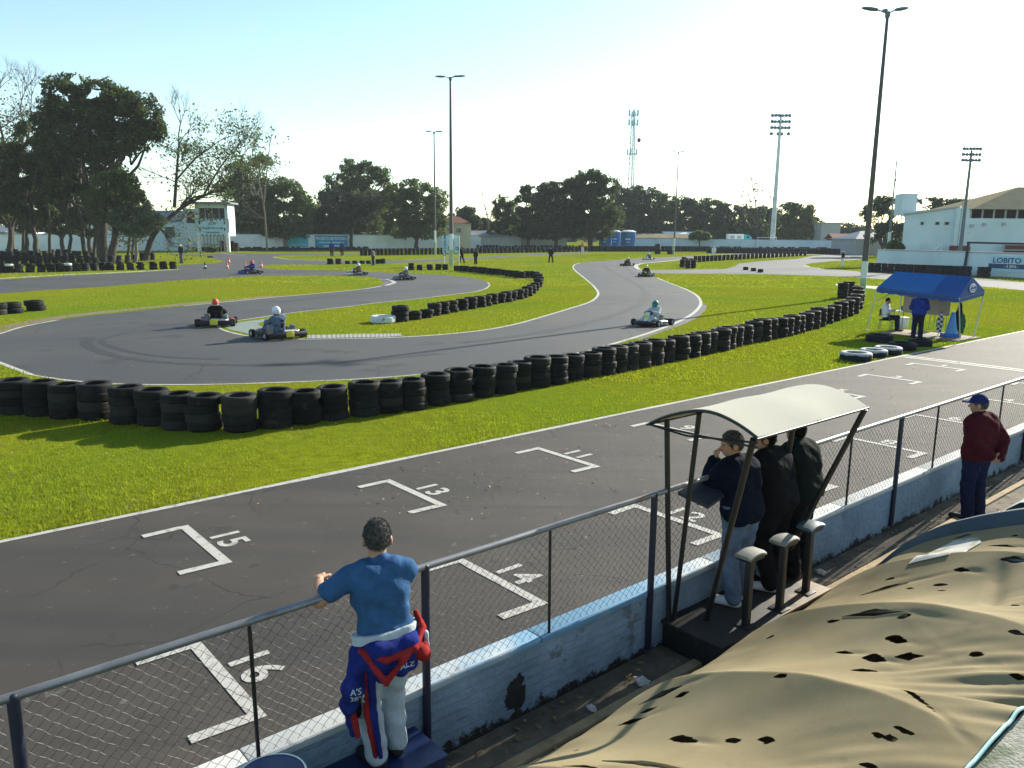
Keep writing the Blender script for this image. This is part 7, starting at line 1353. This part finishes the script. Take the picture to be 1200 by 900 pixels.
def limb(b, p0, p1, r0, r1, seg=5, wob=.08, seed=0):
    p0, p1 = Vector(p0), Vector(p1); L_ = (p1 - p0).length; pts = []
    for i in range(seg + 1):
        t = i / seg; q = p0.lerp(p1, t); f = math.sin(math.pi * t); pts.append(q + Vector((mnoise.noise(Vector((seed, t * 2, 0))), mnoise.noise(Vector((seed, t * 2, 7))), .4 * mnoise.noise(Vector((seed, t * 2, 3))))) * L_ * wob * 2 * f)
    b.path(pts, [r0 + (r1 - r0) * i / seg for i in range(seg + 1)], 7); return pts
TREE_N = [0]
def tree(label, px_, dist, ytop, blobs, leaves, size, lm, trunk=(.35, 0.0), bark='bark', gap=.12, extra=None, ybot=None, group='trees around the track', cat='tree', kind='tree'):
    # blobs in picture-sized units: (dx px, height as fraction of the tree, half width px, half height fraction)
    TREE_N[0] += 1; sd = TREE_N[0] * 13.7; base = atd(px_, dist); k = dist / F_PX; H = zat(ytop, px_, dist)
    if kind == 'tree' and dist > 130 and len(blobs) > 3: wm = max(q[2] for q in blobs); blobs = list(blobs) + [(-wm * .5, .30, wm * .7, .15), (wm * .5, .29, wm * .7, .15), (0, .26, wm * .6, .12)]; leaves = int(leaves * 1.25)
    t = thing(kind, label, cat, base, 0, group); BL_ = []
    for i, (dx, hc, hw, hh) in enumerate(blobs): BL_.append((dx * k, (mnoise.noise(Vector((sd, i, 0)))) * hw * k * .5, hc * H, hw * k, hw * k * .85, hh * H))
    b = MB(); r0, lean = trunk; top = max(BL_, key=lambda q: q[2]); mz = min(q[2] - q[5] * .4 for q in BL_); fork = Vector((lean * H * .35, 0, max(mz * .75, H * .16))); limb(b, (0, 0, -.1), fork, r0 * 1.25, r0 * .85, 5, .05, sd)
    tr = b.build('trunk', M[bark], t, sm=60); b = MB()
    for i, q in enumerate(BL_):
        c = Vector(q[:3]); e = fork.lerp(c, .92); limb(b, fork - Vector((0, 0, .3)), e, r0 * .6, r0 * .14, 6, .10, sd + i)
        for j in range(3):
            a = random.uniform(0, 6.28); d = Vector((math.cos(a) * q[3], math.sin(a) * q[4], random.uniform(-.2, .8) * q[5])) * .8; limb(b, fork.lerp(c, .6), c + d, r0 * .22, r0 * .05, 4, .10, sd + i * 5 + j)
    if extra: extra(b, base, k, H, sd)
    b.build('limbs', M[bark], t, sm=60)
    if leaves: link('crown', leaf_mesh(BL_, int(leaves * 2.9), size * .56, gap, int(sd)), M[lm], t)
    return t
def twigs(b, p, d, L_, r, depth, spread=.55, up=.15, seed=0):
    if depth == 0 or r < .004: return
    q = p + d * L_; m = p.lerp(q, .5) + Vector((random.gauss(0, .05), random.gauss(0, .05), random.gauss(0, .03))) * L_; b.path([p, m, q], [r, r * .85, r * .68], 5 if depth > 2 else 3)
    for i in range(3 if depth > 1 else 2):
        a = Vector((random.gauss(0, 1), random.gauss(0, 1), random.gauss(0, .8))).normalized(); nd = (d + a * spread + Vector((0, 0, up))).normalized(); twigs(b, m.lerp(q, random.uniform(.2, 1)), nd, L_ * random.uniform(.62, .85), r * random.uniform(.50, .68), depth - 1, spread, up)
def bare_tree(label, px_, dist, ytop, stems, bark, depth=5, leaves=0, lm='leaf_grey', size=.25, group='trees around the track'):
    TREE_N[0] += 1; base = atd(px_, dist); k = dist / F_PX; H = zat(ytop, px_, dist); t = thing('bare_tree', label, 'tree', base, 0, group); tips = []
    b = MB(); b2 = MB()
    for (path_, r0, L_) in stems:
        pts = [Vector((x * k, dy, z * H)) for x, dy, z in path_]; pts = catmull(pts, 5); n = len(pts); b.path(pts, [r0 * (1 - .6 * i / n) for i in range(n)], 8)
        for i in range(int(n * .4), n, 2):
            for s_ in range(2):
                a = Vector((random.gauss(0, 1), random.gauss(0, .8), random.gauss(.35, .5))).normalized(); twigs(b2, pts[i], a, L_ * random.uniform(.6, 1.0), r0 * .28, depth - 1); tips.append(pts[i] + a * L_ * 1.6)
        twigs(b2, pts[-1], (pts[-1] - pts[-3]).normalized(), L_, r0 * .38, depth); tips.append(pts[-1])
    b.build('trunk', M[bark], t, sm=60); b2.build('branches', M[bark], t, sm=60)
    if leaves: link('leaves', leaf_mesh([(p.x, p.y, p.z, L_ * 1.1, L_ * .9, L_ * .8) for p in tips], leaves, size, .05, TREE_N[0]), M[lm], t)
    return t
TG = 'trees at the left behind the stacked tyres'
bare_tree('bare wispy tree at the far left edge rising beside the big dark tree', 12, 104, 112, [([(0, 0, 0), (3, .2, .3), (6, 0, .6), (2, 0, .82)], .26, 3.0), ([(3, 0, .32), (18, .5, .6), (26, .3, .85)], .2, 3.0), ([(3, 0, .3), (-10, -.5, .6), (-14, 0, .8)], .2, 2.8), ([(5, 0, .5), (32, 0, .75), (38, 0, .9)], .14, 2.4)], 'bark', 5, 2600, 'leaf_grey', .17, TG)
tree('dark leafy tree left of the big one with thin leaning trunk', 8, 100, 148, [(8, .72, 20, .18), (-14, .70, 18, .16), (24, .66, 18, .16), (30, .52, 16, .12), (0, .50, 20, .12), (-20, .5, 14, .12), (10, .38, 18, .10), (-12, .36, 16, .09)], 7000, .30, 'leaf_dark', (.30, .1), gap=.02, group=TG)
tree('tall dark tree with two thin stems between the left edge and the big crown', 42, 98, 128, [(0, .80, 16, .13), (-14, .66, 17, .13), (12, .70, 16, .13), (2, .54, 20, .12), (-16, .48, 14, .09), (16, .46, 14, .10), (-6, .36, 18, .10), (14, .34, 14, .08)], 7000, .30, 'leaf_dark', (.28, -.05), gap=.0, group=TG)
tree('biggest tree with broad dark dense crown above the left tyre stacks', 118, 96, 84, [(-18, .90, 28, .09), (18, .87, 30, .09), (52, .80, 28, .11), (-44, .76, 24, .12), (0, .76, 38, .13), (40, .68, 32, .11), (-30, .62, 30, .12), (66, .70, 20, .09), (6, .60, 34, .10), (-52, .60, 16, .12), (-40, .48, 20, .09), (-22, .40, 22, .08), (20, .46, 22, .09), (-48, .36, 16, .07)], 19000, .34, 'leaf_dark', (.55, .06), gap=.04, group=TG)
tree('lower lighter green crown on a thick leaning trunk under the big tree', 129, 93, 196, [(14, .80, 26, .17), (-8, .66, 24, .15), (30, .64, 20, .14), (4, .52, 22, .12)], 5600, .28, 'leaf_mid', (.42, .18), gap=.04, group=TG)
tree('pale silvery bushy tree with several thin stems left of the timing tower', 156, 92, 226, [(8, .76, 18, .20), (-12, .64, 18, .17), (24, .60, 15, .14), (2, .50, 19, .14)], 4600, .24, 'leaf_silver', (.18, .1), 'bark_pale', gap=.03, group=TG)
for i, (x, yt, ln, r_) in enumerate(((56, 190, 3, .16), (76, 170, 5, .18), (98, 180, -4, .22), (108, 185, 9, .18), (146, 215, 8, .14), (153, 215, 3, .13), (24, 200, 7, .16))):
    tree(f'{ordinal(i + 1)} slim dark trunk from the left among those standing behind the tyre piles' if i < 6 else 'slim dark trunk leaning right at the far left of the tyre piles', x, 97 + (i * 7) % 6, yt, [(ln, .86, 13, .13), (-ln, .74, 12, .12)], 1500, .28, 'leaf_dark', (r_, ln * .03), gap=.02, group='slim trunks under the left crowns')
bare_tree('leaning half bare tree with fine twigs against the sky above the tower', 168, 99, 150, [([(0, 0, 0), (10, 0, .18), (26, 0, .30), (44, 0, .40)], .42, 2.6), ([(38, 0, .41), (42, .3, .66), (48, 0, .88)], .24, 2.6), ([(42, .2, .62), (66, 0, .78), (84, 0, .86)], .14, 2.6), ([(44, 0, .40), (72, 0, .50), (98, 0, .56)], .22, 2.8), ([(72, 0, .50), (90, .4, .70), (104, 0, .80)], .14, 2.6), ([(90, 0, .54), (112, 0, .66), (118, 0, .78)], .12, 2.4)], 'bark', 5, 5200, 'leaf_mid', .16, TG)
tree('dark tree with layered crown right behind the timing tower', 298, 160, 176, [(-14, .80, 14, .10), (12, .88, 14, .08), (-24, .62, 20, .15), (4, .62, 24, .17), (-8, .42, 26, .13), (20, .45, 16, .12)], 6200, .42, 'leaf_mid', (.4, .05))
bare_tree('pale bare stems rising left of the round green tree', 312, 150, 168, [([(0, 0, 0), (-1, 0, .4), (-8, 0, .8)], .2, 3.0), ([(-1, 0, .45), (6, 0, .85)], .15, 3)], 'bark_pale', 4, 400, 'leaf_grey', .3)
tree('rounded bright green tree over the orange roofed house', 334, 160, 203, [(0, .72, 24, .24), (-16, .60, 18, .2), (18, .58, 20, .22), (4, .42, 26, .16)], 5600, .46, 'leaf_light', (.4, 0), 'bark_pale', .05)
tree('tall many lobed tree with open top behind the blue banner', 418, 175, 183, [(-4, .88, 14, .10), (16, .86, 14, .10), (30, .80, 14, .09), (-22, .72, 16, .12), (4, .68, 24, .15), (34, .62, 18, .12), (-30, .54, 16, .14), (14, .5, 28, .14)], 8200, .50, 'leaf_mid', (.5, 0), gap=.02)
tree('brownish grey thin leaved tree in front of the tall many lobed one', 412, 168, 218, [(-14, .75, 22, .2), (16, .78, 22, .18), (2, .55, 30, .18)], 5000, .42, 'leaf_grey', (.35, 0), gap=.08)
tree('dark low tree left of the brownish grey one', 378, 170, 240, [(0, .75, 16, .22), (-10, .5, 18, .2), (14, .5, 18, .2)], 3600, .45, 'leaf_mid', (.3, 0))
tree('dense rounded green tree behind the two lamp poles', 488, 170, 206, [(-2, .80, 22, .18), (-16, .64, 20, .18), (18, .66, 20, .2), (2, .5, 30, .2), (-20, .40, 16, .14), (24, .42, 14, .14)], 7600, .46, 'leaf_mid', (.45, 0), gap=.03)
tree('small round dark tree right of the tall pole', 546, 200, 239, [(0, .75, 14, .22), (-8, .6, 10, .2), (8, .58, 11, .2)], 3000, .45, 'leaf_dark', (.3, 0))
bare_tree('thin bare tree right of the small round dark one', 572, 195, 232, [([(0, 0, 0), (0, 0, .5), (-4, 0, .85)], .2, 2.6), ([(0, 0, .4), (6, 0, .8)], .15, 2.4)], 'bark_pale', 4)
tree('mid height leaning tree with olive crown left of the biggest middle trees', 592, 188, 226, [(-4, .80, 12, .14), (8, .66, 14, .18), (-8, .55, 14, .18), (2, .42, 18, .16)], 4200, .46, 'leaf_mid', (.35, .1), gap=.02)
tree('dark tree with ragged top leaning over the far wall', 622, 182, 213, [(-4, .88, 10, .09), (8, .78, 14, .13), (-10, .68, 12, .13), (2, .58, 18, .16), (-8, .42, 16, .14)], 5200, .46, 'leaf_dark', (.45, -.12), gap=.0)
tree('wide grey green tree of the middle clump, left half', 652, 180, 208, [(-8, .85, 16, .10), (10, .82, 18, .12), (-14, .66, 20, .16), (8, .6, 24, .18), (-4, .40, 28, .16)], 7000, .50, 'leaf_grey', (.45, 0), gap=.03)
tree('tallest dark tree of the middle clump beside the blue tanks', 692, 178, 197, [(0, .90, 18, .09), (14, .80, 18, .12), (-16, .78, 20, .13), (0, .64, 28, .16), (-12, .46, 28, .16), (14, .42, 24, .16)], 9000, .50, 'leaf_dark', (.6, 0), gap=.05)
TL = 'trees of the far right tree line'
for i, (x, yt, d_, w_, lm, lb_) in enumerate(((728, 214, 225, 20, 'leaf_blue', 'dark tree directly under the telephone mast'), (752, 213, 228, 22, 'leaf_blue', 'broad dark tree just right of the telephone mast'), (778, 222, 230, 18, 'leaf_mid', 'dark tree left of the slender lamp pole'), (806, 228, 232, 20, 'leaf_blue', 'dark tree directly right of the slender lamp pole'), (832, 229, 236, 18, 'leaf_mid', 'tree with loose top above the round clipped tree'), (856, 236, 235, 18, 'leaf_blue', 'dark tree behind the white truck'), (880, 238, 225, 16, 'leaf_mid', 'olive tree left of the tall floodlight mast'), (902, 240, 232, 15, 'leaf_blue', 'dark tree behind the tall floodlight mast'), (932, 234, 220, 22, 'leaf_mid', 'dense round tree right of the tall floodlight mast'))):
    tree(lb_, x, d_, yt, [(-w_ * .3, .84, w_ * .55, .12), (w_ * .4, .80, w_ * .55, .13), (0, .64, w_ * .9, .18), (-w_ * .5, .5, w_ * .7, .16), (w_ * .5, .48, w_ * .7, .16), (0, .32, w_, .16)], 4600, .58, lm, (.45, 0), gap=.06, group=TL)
bare_tree('bare twiggy tree between the truck and the floodlight mast', 886, 212, 222, [([(0, 0, 0), (0, 0, .5), (-4, 0, .85)], .22, 3.4), ([(0, 0, .45), (14, 0, .8)], .16, 3.2), ([(0, 0, .4), (-14, 0, .75)], .16, 3.0)], 'bark', 4, 300, 'leaf_grey', .35)
for i, (x, yt, d_, w_, lm, lb_) in enumerate(((958, 258, 280, 12, 'leaf_blue', 'pale small tree right of the dense round tree'), (990, 259, 270, 22, 'leaf_blue', 'low dark tree above the small reddish house'), (972, 262, 290, 12, 'leaf_grey', 'hazy low tree behind the narrow pale house'))):
    tree(lb_, x, d_, yt, [(-w_ * .3, .75, w_ * .6, .2), (w_ * .4, .72, w_ * .6, .2), (0, .5, w_, .25)], 2200, .6, lm, (.35, 0), group=TL)
tree('loose leafy tree behind the nearest lamp pole, left of the stadium', 1036, 150, 224, [(-6, .84, 14, .12), (12, .86, 14, .10), (-14, .66, 14, .16), (8, .66, 18, .15), (20, .74, 10, .12), (-6, .46, 14, .14), (10, .44, 14, .14)], 3600, .42, 'leaf_blue', (.35, 0), gap=-.08)
tree('flat open crowned tree peeping over the white stadium roof', 1102, 150, 228, [(-12, .90, 18, .06), (14, .88, 20, .06), (34, .86, 14, .06), (0, .80, 26, .07)], 2600, .42, 'leaf_blue', (.3, 0), gap=-.10)
tree('open crowned tree peeping over the roof left of the grandstand', 1134, 156, 236, [(-6, .92, 14, .06), (14, .88, 18, .06), (2, .82, 20, .06)], 1600, .42, 'leaf_blue', (.3, 0), gap=-.05)
tree('small light green clipped tree before the far sheds', 820, 190, 269, [(0, .72, 11, .24), (-5, .66, 8, .2), (6, .68, 8, .2)], 2200, .34, 'leaf_light', (.16, 0), gap=.2)
tree('green shrub beside the left end of the stadium building', 1050, 104, 279, [(0, .6, 9, .38), (5, .5, 7, .34), (-4, .45, 6, .3)], 2400, .22, 'leaf_light', (.08, 0), gap=.2, cat='shrub', kind='shrub')
tree('small shrub at the gate bars under the timing tower', 248, 135, 287.5, [(0, .5, 6, .4), (-4, .4, 5, .3)], 1200, .22, 'leaf_light', (.06, 0), gap=.2, cat='shrub', kind='shrub')
for i, (x, yt, w_, lb_) in enumerate(((232, 252, 16, 'low olive tree peeping over the timing tower roof on its left'), (210, 246, 16, 'low olive tree behind the pale blue house'), (80, 262, 20, 'hedge-like dark tree low behind the left trunks'), (350, 258, 14, 'small dark tree left of the brownish grey trees'), (262, 232, 22, 'dark tree whose crown droops right of the tower roof'))):
    tree(lb_, x, 168, yt, [(0, .7, w_, .22), (-w_ * .5, .5, w_ * .7, .2), (w_ * .5, .5, w_ * .7, .2)], 2600, .42, 'leaf_mid', (.3, 0))
for i, (x, yt, d_, w_, lm, lb_) in enumerate(((366, 236, 185, 15, 'leaf_mid', 'dark bushy tree filling the gap left of the tall many lobed tree'), (455, 224, 184, 16, 'leaf_dark', 'dark tree between the many lobed tree and the dense rounded one'), (522, 246, 205, 14, 'leaf_mid', 'low tree right behind the tall pole and the cream house'), (563, 252, 215, 13, 'leaf_dark', 'low dark tree behind the long dark roofed shed'), (605, 240, 205, 14, 'leaf_dark', 'dark filler tree between the olive and the ragged ones'), (716, 238, 205, 16, 'leaf_dark', 'dark tree behind the left blue water tank'), (300, 214, 165, 18, 'leaf_mid', 'mid green tree between the layered one and the bright green one'), (640, 236, 215, 16, 'leaf_blue', 'dark tree deep behind the wide grey green clump'), (950, 250, 240, 13, 'leaf_blue', 'dark tree closing the line right of the dense round tree'), (1010, 262, 250, 14, 'leaf_blue', 'low dark tree behind the grey roofed open house'))):
    tree(lb_, x, d_, yt, [(-w_ * .4, .78, w_ * .6, .17), (w_ * .4, .74, w_ * .6, .17), (0, .58, w_ * .9, .2), (-w_ * .5, .42, w_ * .7, .18), (w_ * .5, .40, w_ * .7, .18)], 3600, .46, lm, (.35, 0), gap=.05)
for i, (x, yt, d_, w_, lb_) in enumerate(((-12, 150, 112, 24, 'dark full crown cut by the left picture edge'), (30, 196, 118, 24, 'dark undergrowth tree filling between the slim trunks at the left'), (72, 205, 120, 22, 'dark low tree deep behind the biggest trunk'), (104, 214, 122, 20, 'mid green low tree behind the leaning trunks'), (180, 246, 150, 12, 'grey green low tree between the silvery tree and the tower'))):
    tree(lb_, x, d_, yt, [(-w_ * .4, .80, w_ * .6, .14), (w_ * .4, .76, w_ * .6, .14), (0, .62, w_ * .9, .16), (-w_ * .5, .46, w_ * .7, .14), (w_ * .5, .44, w_ * .7, .14), (0, .34, w_ * .8, .10)], 4200, .36, ('leaf_dark', 'leaf_mid')[i % 2], (.3, 0), gap=.0, group=TG)
# low far belt of trees and hedges closing the horizon: one mass nobody could count
r_ = []
for i in range(230):
    a = -.78 + 1.56 * i / 229; d_ = 400 + 60 * math.sin(i * 1.7); h_ = 6.0 + 3.2 * mnoise.noise(Vector((i * .23, 0, 0))) + 1.2 * math.sin(i * 2.3); r_.append((math.tan(a) * d_, d_, h_ * .45, 3.4, 3.0, max(2.0, h_ * .62)))
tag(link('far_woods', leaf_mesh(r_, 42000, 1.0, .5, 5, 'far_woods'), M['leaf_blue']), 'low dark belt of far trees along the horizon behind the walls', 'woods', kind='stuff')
hb = MB(); hb.box((0, 425, 32), (1840, 990, 66)); hz_ = bpy.data.materials.new('haze'); hz_.use_nodes = True; tn = hz_.node_tree; tn.nodes.remove(tn.nodes['Principled BSDF']); pv = tn.nodes.new('ShaderNodeVolumePrincipled'); pv.inputs['Color'].default_value = (.86, .94, 1.0, 1); pv.inputs['Density'].default_value = .00022; tn.links.new(pv.outputs[0], tn.nodes['Material Output'].inputs['Volume'])
tag(hb.build('haze', hz_), kind='stuff')
print('objects', len(bpy.data.objects))
